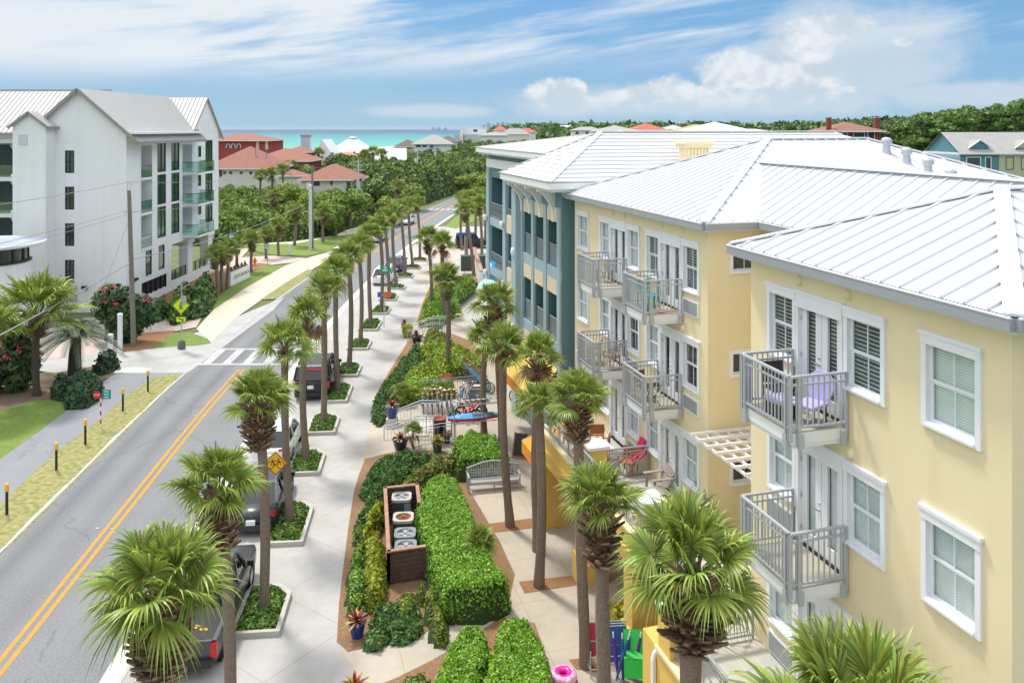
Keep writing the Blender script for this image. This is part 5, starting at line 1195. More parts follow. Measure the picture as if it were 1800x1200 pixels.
# the kerbside row: (base px, base Y or None, crown px)
ROWP = [((312, 1700), 14.9, (288, 1050)), ((404, 1310), 20.6, (386, 862)), ((463, 1075), None, (453, 712)), ((510, 922), None, (501, 612)), ((540, 815), None, (540, 560)), ((569, 748), None, (570, 512)),
        ((594, 692), None, (590, 480)), ((613, 652), None, (612, 455)), ((633, 607), None, (630, 437)), ((652, 573), None, (650, 416)), ((670, 547), None, (667, 399)), ((684, 524), None, (676, 386)), ((697, 506), None, (690, 378)), ((712, 486), None, (704, 368)), ((726, 471), None, (718, 362)), ((738, 458), None, (733, 358))]
PLANT_SPOTS = []
for i, (bp_, Y, cp) in enumerate(ROWP):
    x, y = G(*bp_)[:2] if Y is None else (uX(bp_[0], Y), Y)
    PLANT_SPOTS.append((x, y)); tz = vZ(cp[1], y) - (.05 if i < 6 else .1); tx = uX(cp[0], y)
    lab = {0: 'big cabbage palm with a shaggy brown leaf base, standing over the dark pickup tailgate', 1: 'cabbage palm crown above the dark sedan, its trunk passing the pickup cab', 2: 'cabbage palm with thick leaf bases in front of the white car'}.get(i, 'cabbage palm in the kerbside planter row, %s from the camera' % ORD[i])
    palm((x, y), (tx, y + RND.uniform(-.1, .1), tz), lab, 'cabbage palms in the kerbside planters', crown=CLOSE[i] if i < 3 else None, boots=CLOSEB if i < 3 else (2 if i in (3, 6) else i % 2), cs=(1.06 if i == 0 else .96 if i < 4 else .95), r=.16, bsc=1.15 if i < 3 else .8)
# courtyard palms
def cpalm(bpx, cpx, label, Y=None, zt=None, **k):
    if Y is None:
        p = GC(*bpx); x, y, z0 = p
    else: x, y = uX(bpx[0], Y), Y; z0 = zc(x, y)
    tz = vZ(cpx[1], y) if zt is None else zt
    return palm((x, y), (uX(cpx[0], y), y, tz), label, 'tall cabbage palms of the courtyard', zb=z0, **k)
cpalm((1228, 1500), (1220, 1020), 'big cabbage palm with a fat leaf-base bulb in front of the slate terrace', Y=14.6, crown=CLOSE[1], boots=CLOSEB, cs=1.08, r=.2, crz=1.0)
cpalm((1520, 1800), (1515, 1340), 'cabbage palm cut off by the bottom edge, below the cream wall windows', Y=11.6, crown=CLOSE[2], boots=CLOSEB, cs=1.4, r=.18, crz=2.2)
cpalm((1068, 1560), (1056, 893), 'cabbage palm with bulging leaf bases beside the second arcade opening', Y=16.6, crown=CLOSE[0], boots=0, cs=.7, r=.155)
cpalm((1030, 1172), (1016, 712), 'tall cabbage palm in front of the terrace railing and orange chairs', crown=CLOSE[2], boots=CLOSEB, cs=.82, r=.16, bsc=.85)
cpalm((947, 1030), (947, 722), 'slim cabbage palm in the mulch pit before the first arcade pier', boots=None, cs=.76, r=.165)
cpalm((945, 968), (947, 632), 'cabbage palm close behind the slim one, in front of the yellow awning', boots=0, cs=.8, r=.16)
cpalm((897, 925), (885, 620), 'cabbage palm standing at the end of the grey bench', boots=2, cs=.88, r=.16, barkm=bark)
cpalm((884, 808), (869, 540), 'thick trunked cabbage palm rising from the hedge behind the bench', boots=0, cs=.95, r=.2, barkm=bark2)
cpalm((851, 762), (854, 602), 'shorter cabbage palm beside the paddleboard rack', boots=None, cs=.95, r=.15)
cpalm((785, 660), (786, 495), 'cabbage palm with a shaggy collar over the light green shrubs', boots=1, cs=.92, r=.155)
cpalm((780, 565), (777, 433), 'cabbage palm right of the far steps railing', boots=2, cs=.95, r=.15)
cpalm((757, 550), (752, 423), 'cabbage palm in the pine straw bed left of the far steps', boots=1, cs=.95, r=.15)
FARP = [((833, 492), (818, 372)), ((821, 458), (826, 352)), ((846, 468), (842, 362)), ((812, 440), (812, 352)), ((852, 425), (850, 345)), ((836, 430), (836, 345))]
for i, (bp_, cp) in enumerate(FARP):
    x, y = G(*bp_)[:2]; palm((x, y), (uX(cp[0], y), y, vZ(cp[1], y)), 'far cabbage palm by the driveway of the teal building, %s of the cluster' % ORD[i], 'palms by the far driveway', boots=i % 2, cs=1.0, r=.17)
# palms across the road
for (bp_, Y, cp, cs_, lab, gr) in [
    ((65, 695), None, (66, 560), 2.1, 'large bushy cabbage palm with a dark trunk by the lawn, left of the blue-grey palm', None),
    ((-14, 720), 44, (-12, 590), 1.3, 'palm half cut off by the left edge behind the oleanders', None),
    ((188, 560), 60, (190, 522), .75, 'small fan palm against the white brick wall', None),
    ((30, 600), 60, (28, 600), .7, 'young fan palm behind the large bushy palm', None),
    ((382, 517), None, (378, 452), 1.0, 'palm with a woven trunk left of the white entrance sign', 'palms around the entrance sign'),
    ((392, 513), None, (392, 446), .9, 'middle palm of the trio left of the entrance sign', 'palms around the entrance sign'),
    ((399, 508), None, (402, 440), .95, 'third palm left of the entrance sign, nearest to it', 'palms around the entrance sign'),
    ((416, 473), None, (416, 430), .85, 'short palm with a reddish trunk behind the entrance sign', 'palms around the entrance sign'),
    ((441, 478), None, (443, 425), 1.0, 'palm standing at the far end of the entrance sign', 'palms around the entrance sign'),
    ((468, 455), None, (468, 412), .9, 'shaggy palm by the round bush across the drive', None),
    ((490, 450), None, (490, 400), 1.05, 'palm with a pale trunk on the lawn left of the utility poles', None),
    ((517, 432), None, (519, 375), 1.15, 'palm on the lawn just left of the twin utility poles', None),
    ((484, 424), 122, (482, 350), 1.2, 'tall thin palm rising out of the scrub before the white house', None),
    ((568, 425), None, (570, 378), 1.25, 'bushy palm right of the twin utility poles', None),
    ((458, 400), 150, (458, 312), 1.3, 'left palm at the corner of the white stucco house', 'palms by the stucco houses'),
    ((478, 400), 152, (478, 308), 1.3, 'middle palm at the corner of the white stucco house', 'palms by the stucco houses'),
    ((497, 400), 150, (497, 303), 1.4, 'right palm at the corner of the white stucco house', 'palms by the stucco houses'),
    ((560, 380), 240, (560, 272), 1.7, 'palm silhouetted against the white chapel roof', None),
    ((640, 380), 215, (641, 276), 1.6, 'left palm before the blue beach cottage', 'palms before the beach cottage'),
    ((655, 380), 218, (655, 270), 1.6, 'middle palm before the blue beach cottage', 'palms before the beach cottage'),
    ((671, 380), 210, (671, 274), 1.6, 'right palm before the blue beach cottage', 'palms before the beach cottage'),
    ((690, 400), 120, (700, 330), 1.1, 'palm bending over the left edge of the far road', None)]:
    if Y is None: x, y = G(*bp_)[:2]
    else: x, y = uX(bp_[0], Y), Y
    palm((x, y), (uX(cp[0], y), y, vZ(cp[1], y)), lab, gr, crown=CROWNS[0] if cs_ > 1.9 else None, boots=1 if y < 130 else 2, cs=cs_, r=.2 if cs_ > 1.1 else .17, barkm=bark if y > 60 else mat('dark_palm_bark%d' % PALM_N[0], (.09, .075, .06), .95, noise=(9, .6, (.05, .04, .035))))
# pindo palm: arching feather leaves
def pindo(seed, n=34, L_=2.3):
    rng = np.random.default_rng(seed); o = NP()
    for i in range(n):
        fr = i / n; az = i * 2.39996; el = math.radians(75 - 80 * fr); d = np.array([math.cos(az) * math.cos(el), math.sin(az) * math.cos(el), math.sin(el)]); h = np.array([math.cos(az), math.sin(az), 0.])
        ln = L_ * rng.uniform(.85, 1.1); k = 46; t = np.linspace(.12, 1, k)[:, None]
        R = d * ln * t - np.array([0, 0, 1]) * ln * .62 * t ** 2.2 + h * ln * .12 * t ** 2
        T_ = np.gradient(R, axis=0); T_ /= np.linalg.norm(T_, axis=1, keepdims=True); S = np.cross(T_, [0, 0, 1.]); S /= np.linalg.norm(S, axis=1, keepdims=True) + 1e-6; N = np.cross(S, T_)
        for sg in (-1, 1):
            dr = S * sg * .75 + N * .55 + T_ * .55; dr /= np.linalg.norm(dr, axis=1, keepdims=True); ll = (.38 * np.sin(np.clip(t * 2.6, 0, PI * .93)) + .1) * rng.uniform(.85, 1.1, (k, 1))
            w = .014; e = R + dr * ll; m_ = R + dr * ll * .55 ; e = e - np.array([0, 0, 1]) * ll * .18
            V = np.stack([R - T_ * w, R + T_ * w, m_ + T_ * w, e, m_ - T_ * w], 1)[:, [0, 1, 2, 4]].reshape(-1, 3); o.add(V, np.arange(k * 4).reshape(k, 4), 0)
            V = np.stack([m_ - T_ * w, m_ + T_ * w, e + T_ * .003, e - T_ * .003], 1).reshape(-1, 3); o.add(V, np.arange(k * 4).reshape(k, 4), 0)
        b = MB(); b.tube([tuple(p) for p in R[::9]], .02, petm, 4, cap=False); o.add(np.array(b.v), np.array(b.f), 1)
    return o.mesh('crown', [pind_g, petm])
x, y = G(131, 658)[:2]; zt = vZ(592, y)
t = thing('pindo_palm', 'short palm with arching blue-grey feather leaves above the clipped round bushes', 'palm tree', (x, y, 0))
b = MB(); b.tube([(0, 0, -.1), (.02, 0, zt * .5), (.1, 0, zt)], [.42, .36, .3], mat('dark_fibre_bark', (.07, .06, .05), .95, bump=(14, 1)), 12); b.build('trunk', t)
obj('crown', pindo(4), t, (.1, 0, zt))

# ================================================================ HEDGES, BEDS, LAWN EDGES
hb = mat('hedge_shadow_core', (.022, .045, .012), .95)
hg = mat('hedge_leaf', (.17, .36, .03), .45, island=.45, hue=.02, trans=.2); hg2 = mat('hedge_leaf_light', (.28, .46, .045), .45, island=.3, trans=.2)
yg = mat('lime_leaf', (.27, .34, .025), .5, island=.4, hue=.02, trans=.2); yg2 = mat('yellow_leaf', (.42, .4, .035), .5, island=.3, trans=.2)
jn = mat('juniper_leaf', (.08, .17, .042), .7, island=.5, hue=.02); jn2 = mat('juniper_tip', (.13, .23, .05), .7, island=.4)
ol = mat('olive_leaf', (.17, .21, .035), .6, island=.45, hue=.03, trans=.15); ol2 = mat('olive_tip', (.25, .25, .06), .6, island=.4)
gc = mat('groundcover_leaf', (.11, .21, .03), .7, island=.5, hue=.03); gc2 = mat('groundcover_tip', (.15, .24, .04), .7, island=.4)
bx = mat('dark_box_leaf', (.035, .085, .03), .6, island=.5)
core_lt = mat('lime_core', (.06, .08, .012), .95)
def hedge(name, label, px, h, mats, cat='hedge', group=None, ztop=None, court=True, **k):
    """outline given by photo pixels at height h above the ground"""
    poly = []
    for u, v in px:
        z = 0.0
        for _ in range(5): p = G(u, v, z + h); z = zc(p[0], p[1]) if court else 0.0
        poly.append(p[:2])
    c = np.mean(poly, 0); zf = (lambda q: zca(q + c)) if court else None
    me = hedge_mesh(name, np.array(poly) - c, h, mats, zf=zf, **k)
    return tag(obj(name, me, None, (c[0], c[1], 0)), label, cat, group)
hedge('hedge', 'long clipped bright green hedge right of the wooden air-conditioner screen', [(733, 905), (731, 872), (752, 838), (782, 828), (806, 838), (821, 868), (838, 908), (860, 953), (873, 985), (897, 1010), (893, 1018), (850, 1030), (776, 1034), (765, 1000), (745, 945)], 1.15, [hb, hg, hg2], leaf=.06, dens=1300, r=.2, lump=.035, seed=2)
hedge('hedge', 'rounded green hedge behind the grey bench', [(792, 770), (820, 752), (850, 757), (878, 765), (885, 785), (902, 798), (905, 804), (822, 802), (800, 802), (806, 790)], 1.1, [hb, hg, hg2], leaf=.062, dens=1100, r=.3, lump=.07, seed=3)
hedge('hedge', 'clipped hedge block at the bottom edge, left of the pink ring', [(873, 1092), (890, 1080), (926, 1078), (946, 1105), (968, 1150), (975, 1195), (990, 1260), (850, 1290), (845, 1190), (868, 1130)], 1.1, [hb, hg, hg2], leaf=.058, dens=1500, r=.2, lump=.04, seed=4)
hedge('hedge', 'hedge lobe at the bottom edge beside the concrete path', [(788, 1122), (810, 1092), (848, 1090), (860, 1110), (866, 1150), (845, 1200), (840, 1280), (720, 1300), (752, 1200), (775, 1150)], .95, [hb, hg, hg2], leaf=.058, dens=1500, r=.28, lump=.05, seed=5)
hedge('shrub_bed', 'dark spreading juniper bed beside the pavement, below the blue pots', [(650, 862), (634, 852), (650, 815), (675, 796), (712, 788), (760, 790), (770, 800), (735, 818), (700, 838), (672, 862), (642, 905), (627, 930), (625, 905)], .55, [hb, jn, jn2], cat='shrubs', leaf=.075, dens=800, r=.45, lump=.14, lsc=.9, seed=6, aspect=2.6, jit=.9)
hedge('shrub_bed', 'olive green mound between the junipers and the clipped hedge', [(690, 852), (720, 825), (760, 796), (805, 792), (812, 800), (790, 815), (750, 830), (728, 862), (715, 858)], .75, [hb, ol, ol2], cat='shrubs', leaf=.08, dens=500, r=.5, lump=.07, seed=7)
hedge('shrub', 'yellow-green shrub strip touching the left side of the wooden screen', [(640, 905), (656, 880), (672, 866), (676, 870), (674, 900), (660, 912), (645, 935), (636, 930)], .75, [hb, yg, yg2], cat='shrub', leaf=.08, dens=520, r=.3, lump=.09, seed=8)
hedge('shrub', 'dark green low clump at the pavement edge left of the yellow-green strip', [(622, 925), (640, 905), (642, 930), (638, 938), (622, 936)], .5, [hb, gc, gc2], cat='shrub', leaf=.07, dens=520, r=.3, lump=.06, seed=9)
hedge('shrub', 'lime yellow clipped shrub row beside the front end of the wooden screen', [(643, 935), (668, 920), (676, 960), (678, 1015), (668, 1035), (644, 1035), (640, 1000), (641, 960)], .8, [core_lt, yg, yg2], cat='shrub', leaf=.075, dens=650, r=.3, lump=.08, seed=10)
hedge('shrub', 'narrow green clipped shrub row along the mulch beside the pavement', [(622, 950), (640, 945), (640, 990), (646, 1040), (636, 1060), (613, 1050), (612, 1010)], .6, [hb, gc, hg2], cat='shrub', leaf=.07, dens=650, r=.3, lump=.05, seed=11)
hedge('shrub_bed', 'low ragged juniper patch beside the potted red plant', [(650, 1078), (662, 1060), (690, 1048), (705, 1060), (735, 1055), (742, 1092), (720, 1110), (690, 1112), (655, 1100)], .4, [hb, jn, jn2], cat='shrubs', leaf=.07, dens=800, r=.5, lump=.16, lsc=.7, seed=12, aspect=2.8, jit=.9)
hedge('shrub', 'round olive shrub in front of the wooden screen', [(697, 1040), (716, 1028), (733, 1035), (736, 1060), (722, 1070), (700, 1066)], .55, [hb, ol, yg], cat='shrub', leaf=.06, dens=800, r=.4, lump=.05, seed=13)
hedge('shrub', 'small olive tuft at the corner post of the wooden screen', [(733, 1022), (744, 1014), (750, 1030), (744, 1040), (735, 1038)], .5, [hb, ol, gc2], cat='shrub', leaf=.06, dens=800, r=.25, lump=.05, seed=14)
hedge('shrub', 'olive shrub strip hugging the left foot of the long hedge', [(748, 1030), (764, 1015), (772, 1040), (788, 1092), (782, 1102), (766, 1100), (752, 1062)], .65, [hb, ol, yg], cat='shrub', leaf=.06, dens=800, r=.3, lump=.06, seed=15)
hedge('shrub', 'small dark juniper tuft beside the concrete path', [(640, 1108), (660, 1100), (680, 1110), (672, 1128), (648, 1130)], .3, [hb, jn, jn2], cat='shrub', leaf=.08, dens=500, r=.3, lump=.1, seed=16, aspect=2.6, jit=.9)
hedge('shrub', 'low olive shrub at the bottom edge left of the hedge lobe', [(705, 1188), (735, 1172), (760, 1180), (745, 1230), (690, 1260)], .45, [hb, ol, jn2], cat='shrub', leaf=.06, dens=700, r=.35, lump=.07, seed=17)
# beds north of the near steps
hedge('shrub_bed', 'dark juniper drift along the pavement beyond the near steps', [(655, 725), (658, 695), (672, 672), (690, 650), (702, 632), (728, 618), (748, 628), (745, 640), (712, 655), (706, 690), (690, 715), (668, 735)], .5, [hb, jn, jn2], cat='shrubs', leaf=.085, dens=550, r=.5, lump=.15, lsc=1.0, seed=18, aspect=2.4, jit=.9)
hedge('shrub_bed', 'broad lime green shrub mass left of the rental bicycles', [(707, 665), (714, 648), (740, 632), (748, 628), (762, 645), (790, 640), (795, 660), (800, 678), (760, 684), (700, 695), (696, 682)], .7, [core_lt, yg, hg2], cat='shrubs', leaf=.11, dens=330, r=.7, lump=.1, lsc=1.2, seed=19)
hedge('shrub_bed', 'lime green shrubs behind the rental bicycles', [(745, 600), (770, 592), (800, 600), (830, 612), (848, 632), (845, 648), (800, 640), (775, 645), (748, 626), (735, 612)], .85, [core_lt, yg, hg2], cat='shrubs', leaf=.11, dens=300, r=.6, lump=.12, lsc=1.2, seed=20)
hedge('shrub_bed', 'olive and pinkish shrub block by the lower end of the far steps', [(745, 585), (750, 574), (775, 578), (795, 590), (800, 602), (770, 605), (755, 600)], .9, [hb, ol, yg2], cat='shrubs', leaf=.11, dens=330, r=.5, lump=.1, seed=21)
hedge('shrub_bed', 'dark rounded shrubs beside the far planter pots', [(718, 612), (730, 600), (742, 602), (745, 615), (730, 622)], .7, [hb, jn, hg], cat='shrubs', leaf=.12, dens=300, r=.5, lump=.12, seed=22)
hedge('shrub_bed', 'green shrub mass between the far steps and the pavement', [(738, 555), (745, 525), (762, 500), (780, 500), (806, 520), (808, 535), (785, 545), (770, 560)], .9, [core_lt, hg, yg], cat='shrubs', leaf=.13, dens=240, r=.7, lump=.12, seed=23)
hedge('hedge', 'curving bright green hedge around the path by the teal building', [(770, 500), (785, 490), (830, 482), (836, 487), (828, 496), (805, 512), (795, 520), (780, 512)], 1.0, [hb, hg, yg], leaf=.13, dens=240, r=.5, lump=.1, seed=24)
# left of the road
hedge('bush', 'larger clipped dark box bush beneath the blue-grey palm', [(113, 668), (118, 655), (135, 645), (160, 644), (178, 650), (178, 668), (150, 683), (120, 685)], 1.1, [hb, bx], cat='bush', court=False, leaf=.13, dens=330, r=.9, lump=.06, seed=25)
hedge('bush', 'smaller clipped dark bush left of the palm trunk', [(93, 660), (97, 650), (112, 648), (123, 655), (122, 668), (108, 675), (96, 672)], 1.0, [hb, bx], cat='bush', court=False, leaf=.13, dens=330, r=.7, lump=.05, seed=26)
hedge('bush', 'low dark shrubs behind the feather-leaved palm', [(165, 625), (180, 615), (205, 612), (205, 622), (180, 632)], 1.0, [hb, bx], cat='bush', court=False, leaf=.15, dens=260, r=.6, lump=.1, seed=27)
for i, (px, h) in enumerate([([(252, 528), (270, 520), (292, 516), (298, 530), (270, 540)], 1.3), ([(296, 514), (312, 490), (330, 486), (345, 500), (330, 520), (305, 528)], 2.0), ([(330, 500), (352, 478), (372, 470), (378, 490), (360, 512), (338, 520)], 2.0)]):
    hedge('bush', ['low olive bush under the black garage screen', 'loose dark bush under the hotel carport railing', 'loose dark bush between the carport and the palms'][i], px, h, [hb, jn, ol], cat='bush', court=False, leaf=.22, dens=90, r=1.4, lump=.35, lsc=1.6, seed=30 + i)
def flowers(px, h, n, seed):
    pass
pink = mat('oleander_flower', (.72, .07, .16), .6, island=.2)
def oleander(label, cx, cy, blobs, seed, nfl):
    rng = np.random.default_rng(seed); o = NP(); V, Q = blob_cards(blobs, .2, 34, rng, aspect=3.0); o.add(V, Q, 0)
    b = MB(); b.lathe([(0.3, 0), (.4, .6)], hb, 8); 
    for (x, y, z, rx, ry, rz) in blobs: b.lathe([(.0, -rz * .78), (rx * .6, -rz * .5), (rx * .76, 0), (rx * .55, rz * .55), (0, rz * .76)], hb, 10, (x, y, z), sy=ry / rx)
    fl = []
    for _ in range(nfl):
        x, y, z, rx, ry, rz = blobs[rng.integers(len(blobs))]; a = rng.uniform(0, 6.28); e = rng.uniform(-.3, 1.3); c = np.array([x + rx * math.cos(a) * math.cos(e), y + ry * math.sin(a) * math.cos(e), z + rz * math.sin(e)])
        fl.append(c + rng.normal(0, .11, (rng.integers(8, 22), 3)))
    fl = np.concatenate(fl); V, Q = cards(fl, np.tile([0, -.4, .7], (len(fl), 1)), .15, rng, 1.1, .7); 
    t = thing('oleander_bush', label, 'bush', (cx, cy, 0)); o.add(V, Q, 1); obj('foliage', o.mesh('foliage', [mat('oleander_leaf%d' % seed, (.05, .11, .035), .5, island=.5, hue=.02, trans=.15), pink]), t)
    b.build('stems', t)
x, y = G(22, 690)[:2]; oleander('tall oleander bush with scattered pink flowers at the left edge of the lawn', x, y, [(-1.5, 0, 1.7, 1.6, 1.4, 1.7), (.2, .3, 1.7, 1.1, 1.1, 1.7), (-.6, .4, 3.0, 1.3, 1.2, 1.2), (-3.2, 1, 2, 1.6, 1.4, 1.9)], 41, 26)
x, y = G(185, 622)[:2]; oleander('oleander with clusters of pink flowers on top beside the white gatepost', x, y + 3, [(0, 0, 1.9, 1.5, 1.3, 1.8), (-1.4, .3, 2.6, 1.2, 1.1, 1.3), (1.1, .2, 2.2, 1.1, 1.0, 1.2), (-.8, 0, 3.4, 1.1, 1.0, .8)], 42, 17)
# planters of the kerbside row: kerb > groundcover
for i, (x, y) in enumerate(PLANT_SPOTS[2:], 2):
    a = road_at(y)[2] - PI / 2; W_, D_ = .75, (1.35 if i % 3 else 1.7)
    if y > 75: W_, D_ = .9, .9
    t = thing('planter', 'raised kerbed planter with green groundcover at the foot of the %s palm in the row' % ORD[i], 'planter', (x, y, 0), a, 'kerbed planters along the parking lane')
    b = MB(); h_ = .17; k = .14; ch = .0 if y < 75 else .35
    pts = [(-W_, -D_), (W_, -D_), (W_, D_ - .5), (W_ - .45, D_), (-W_, D_)] if y < 75 else [(-W_, -D_ + .3), (-W_ + .35, -D_), (W_, -D_), (W_, D_ - .4), (W_ - .4, D_), (-W_, D_)]
    n = len(pts); cc = (0, 0)
    inn = [(px * (1 - k / max(abs(px), .3)), py * (1 - k / max(abs(py), .3))) for px, py in pts]
    b.add([(px, py, -.05) for px, py in pts] + [(px, py, h_) for px, py in pts] + [(px, py, h_) for px, py in inn] + [(px, py, .02) for px, py in inn],
          [(j, (j + 1) % n, n + (j + 1) % n, n + j) for j in range(n)] + [(n + j, n + (j + 1) % n, 2 * n + (j + 1) % n, 2 * n + j) for j in range(n)] + [(2 * n + j, 2 * n + (j + 1) % n, 3 * n + (j + 1) % n, 3 * n + j) for j in range(n)], curb_m)
    b.build('kerb', t)
    me = hedge_mesh('groundcover', inn, .24, [hb, gc, gc2], leaf=.07 if y < 60 else .11, dens=420 if y < 60 else 180, r=.2, lump=.04, seed=50 + i, aspect=2.2, jit=.9); obj('groundcover', me, t)
# ================================================================ TREES AND SCRUB
tl1 = mat('scrub_leaf', (.155, .245, .035), .6, island=.55, hue=.03, trans=.15); tl2 = mat('scrub_leaf_lime', (.22, .30, .035), .6, island=.4, trans=.15); tl3 = mat('scrub_leaf_dark', (.085, .145, .035), .6, island=.5)
tl4 = mat('pine_needle', (.12, .22, .04), .65, island=.5, hue=.025, trans=.12); wood = mat('grey_tree_bark', (.16, .13, .1), .95, bump=(10, .8))
def scrub(name, label, poly, h, mats, leaf, dens, r, lump, lsc, seed, top=None, kind='stuff', cell=.8, z0=-.3):
    c = np.mean(poly, 0); me = hedge_mesh(name, np.array(poly) - c, h, mats, leaf=leaf, dens=dens, r=r, lump=lump, lsc=lsc, seed=seed, cell=cell, jit=.9, aspect=1.7, top=top)
    return tag(obj(name, me, None, (c[0], c[1], z0)), label, 'scrub', None, kind)
scrub('scrub', 'mass of green coastal scrub between the white building and the tile roofed houses', [(-52, 112), (-40, 108), (-31, 112), (-26, 118), (-24.5, 135), (-22, 160), (-30, 168), (-48, 172), (-64, 174), (-60, 140)], 2.9, [hb, tl1, tl2], .27, 30, 2.2, .8, 5, 71)
scrub('scrub', 'dense thicket of evergreen scrub left of the far road', [(-22, 168), (-19, 163), (-15.5, 185), (-10, 208), (-4, 228), (3, 250), (6, 300), (-30, 310), (-60, 280), (-55, 230), (-40, 190)], 6.0, [hb, tl1, tl3], .4, 15, 3, 1.3, 7, 72, cell=1.2)
scrub('scrub', 'thicket between the far road bend and the beach houses', [(12, 300), (30, 340), (45, 420), (20, 420), (-35, 400), (-40, 320), (-5, 300)], 7.5, [hb, tl1, tl3], .6, 6, 4, 1.6, 9, 73, cell=2)
scrub('scrub', 'roadside thicket right of the far road, behind the palms', [(0, 190), (10, 225), (30, 290), (60, 330), (60, 200), (30, 160), (4, 160)], 4.5, [hb, tl1, tl2], .6, 5, 3, 1.2, 7, 74, cell=1.5)
scrub('woods', 'low wooded land behind the roofs, fading to the horizon', [(20, 480), (60, 470), (300, 480), (900, 900), (700, 2200), (60, 2200), (-40, 1300), (10, 700)], 16, [hb, tl4, tl3], 3.0, .16, 12, 2.0, 40, 75, cell=12)
scrub('woods', 'wooded ridge behind the brick house', [(44, 235), (75, 196), (205, 190), (230, 260), (60, 300)], 10, [hb, tl3, tl3], .75, 5, 6, 1.3, 9, 76, cell=2.5, top=lambda q: np.clip(15.6 + .075 * (q[:, 0] + 30), 14.0, 21))
# separate trees standing out of the scrub
def broadleaf(seed, R=2.2, n=9):
    rng = np.random.default_rng(seed); bl = []
    for i in range(n):
        a = rng.uniform(0, 6.28); q = rng.uniform(.2, .75) * R; bl.append((q * math.cos(a), q * math.sin(a), rng.uniform(.4, 1.15) * R, R * rng.uniform(.35, .6), R * rng.uniform(.35, .6), R * rng.uniform(.28, .45)))
    o = NP(); V, Q = blob_cards(bl, .21, 32, rng); mi = (rng.uniform(size=len(Q)) < .25).astype(int); o.add(V, Q, mi); return o
def mk_trees(mats):
    out = []
    for s in range(4): out.append(broadleaf(90 + s).mesh('crown', mats))
    return out
BL = {'dark': mk_trees([tl3, tl1]), 'green': mk_trees([tl1, tl2]), 'lime': mk_trees([tl2, yg])}
TW = MB(); TW.tube([(0, 0, -1), (.1, 0, 1), (.0, .1, 2.2)], [.2, .15, .08], wood, 8); TW.tube([(.05, 0, .6), (.8, .3, 1.8)], [.1, .05], wood, 6); TW.tube([(.05, 0, .7), (-.7, -.3, 1.9)], [.1, .05], wood, 6)
tw_o = TW.build('trunk'); TWM = tw_o.data; bpy.data.objects.remove(tw_o)
def tree(label, x, y, z, s, kind, group=None):
    t = thing('broadleaf_tree', label, 'tree', (x, y, z), RND.uniform(0, 6), group); a = obj('trunk', TWM, t); c = obj('crown', RND.choice(BL[kind]), t); a.scale = c.scale = (s, s, s * .95); return t
tree('bright lime green tree beside the triple white pole', uX(688, 130), 132, .8, 1.3, 'lime')
tree('dark evergreen tree behind the triple white pole', uX(652, 140), 146, .5, 2.0, 'dark')
tree('dark evergreen shrub tree left of the bright lime one', uX(664, 128), 130, .3, 1.2, 'dark')
tree('round topped dark tree in front of the boxy beach hotel', uX(842, 330), 330, 5.5, 1.6, 'dark')
for i, (u, v, Y, s, k, lab) in enumerate([(615, 352, 125, 1.5, 'green', 'leafy tree right of the small tile roofed house'), (590, 375, 118, 1.4, 'green', 'spreading bush tree behind the twin utility poles'), (548, 360, 128, 1.3, 'lime', 'light green tree in the scrub before the small white house'), (430, 380, 118, 1.4, 'green', 'bushy tree in the scrub near the white brick building'), (515, 345, 140, 1.5, 'lime', 'yellow-green tree in the middle of the scrub'), (720, 345, 155, 1.5, 'green', 'tree on the left verge where the road narrows'), (700, 300, 215, 2.0, 'dark', 'dark tree left of the blue cottage gable'), (745, 300, 235, 2.1, 'green', 'green tree below the wide grey roofed house'), (790, 285, 260, 2.3, 'green', 'green tree right of the wide grey roofed house'), (770, 330, 205, 1.9, 'dark', 'dark tree above the black roadside bins'), (735, 320, 190, 1.8, 'green', 'tree by the slim white utility pole'), (820, 300, 225, 2.2, 'green', 'tree beyond the road close to the teal building'), (843, 320, 190, 1.8, 'lime', 'lime green tree against the teal building corner'), (805, 320, 200, 1.6, 'lime', 'pale green roadside tree beyond the palms'), (500, 300, 195, 1.6, 'dark', 'dark tree before the red tower house'), (528, 300, 200, 1.5, 'green', 'green tree left of the chapel roof'), (600, 290, 215, 1.9, 'dark', 'dark tree below the white pavilion'), (625, 300, 205, 1.9, 'green', 'green tree right below the white pavilion'), (640, 330, 170, 1.9, 'green', 'tall green tree over the triple white pole')]):
    z = vZ(v, Y) - 1.6 * s; tree(lab, uX(u, Y), Y, z, s, k)
# pines on the right: umbrella tufts on bare trunks
def pine(seed, Hh=11):
    rng = np.random.default_rng(seed); bl = []; b = MB(); lean = rng.uniform(-.6, .6); b.tube([(0, 0, -3), (lean * .4, 0, Hh * .5), (lean, 0, Hh * .95)], [.22, .17, .06], wood, 7)
    for i in range(17):
        f = rng.uniform(.55, 1); a = rng.uniform(0, 6.28); q = (1.25 - f) * 3.3 * rng.uniform(.45, 1.0); x, y, z = lean * f + q * math.cos(a), q * math.sin(a), Hh * f
        b.tube([(lean * f, 0, z - .5), (x, y, z)], [.07, .03], wood, 5); bl.append((x, y, z, rng.uniform(.8, 1.5), rng.uniform(.8, 1.5), rng.uniform(.26, .5)))
    bl.append((lean, 0, Hh, 1.2, 1.2, .9))
    o = NP(); V, Q = blob_cards(bl, .24, 26, rng, aspect=2.4, shell=.7, jit=.9); o.add(V, Q, (rng.uniform(size=len(Q)) < .25).astype(int)); me = o.mesh('crown', [tl4, mat('pine_needle_light%d' % seed, (.14, .23, .045), .65, island=.4, trans=.1)])
    w = b.build('trunk'); m2 = w.data; bpy.data.objects.remove(w); return me, m2
PINES = [pine(200 + i) for i in range(5)]
pg = 'pines on the rise at the right'
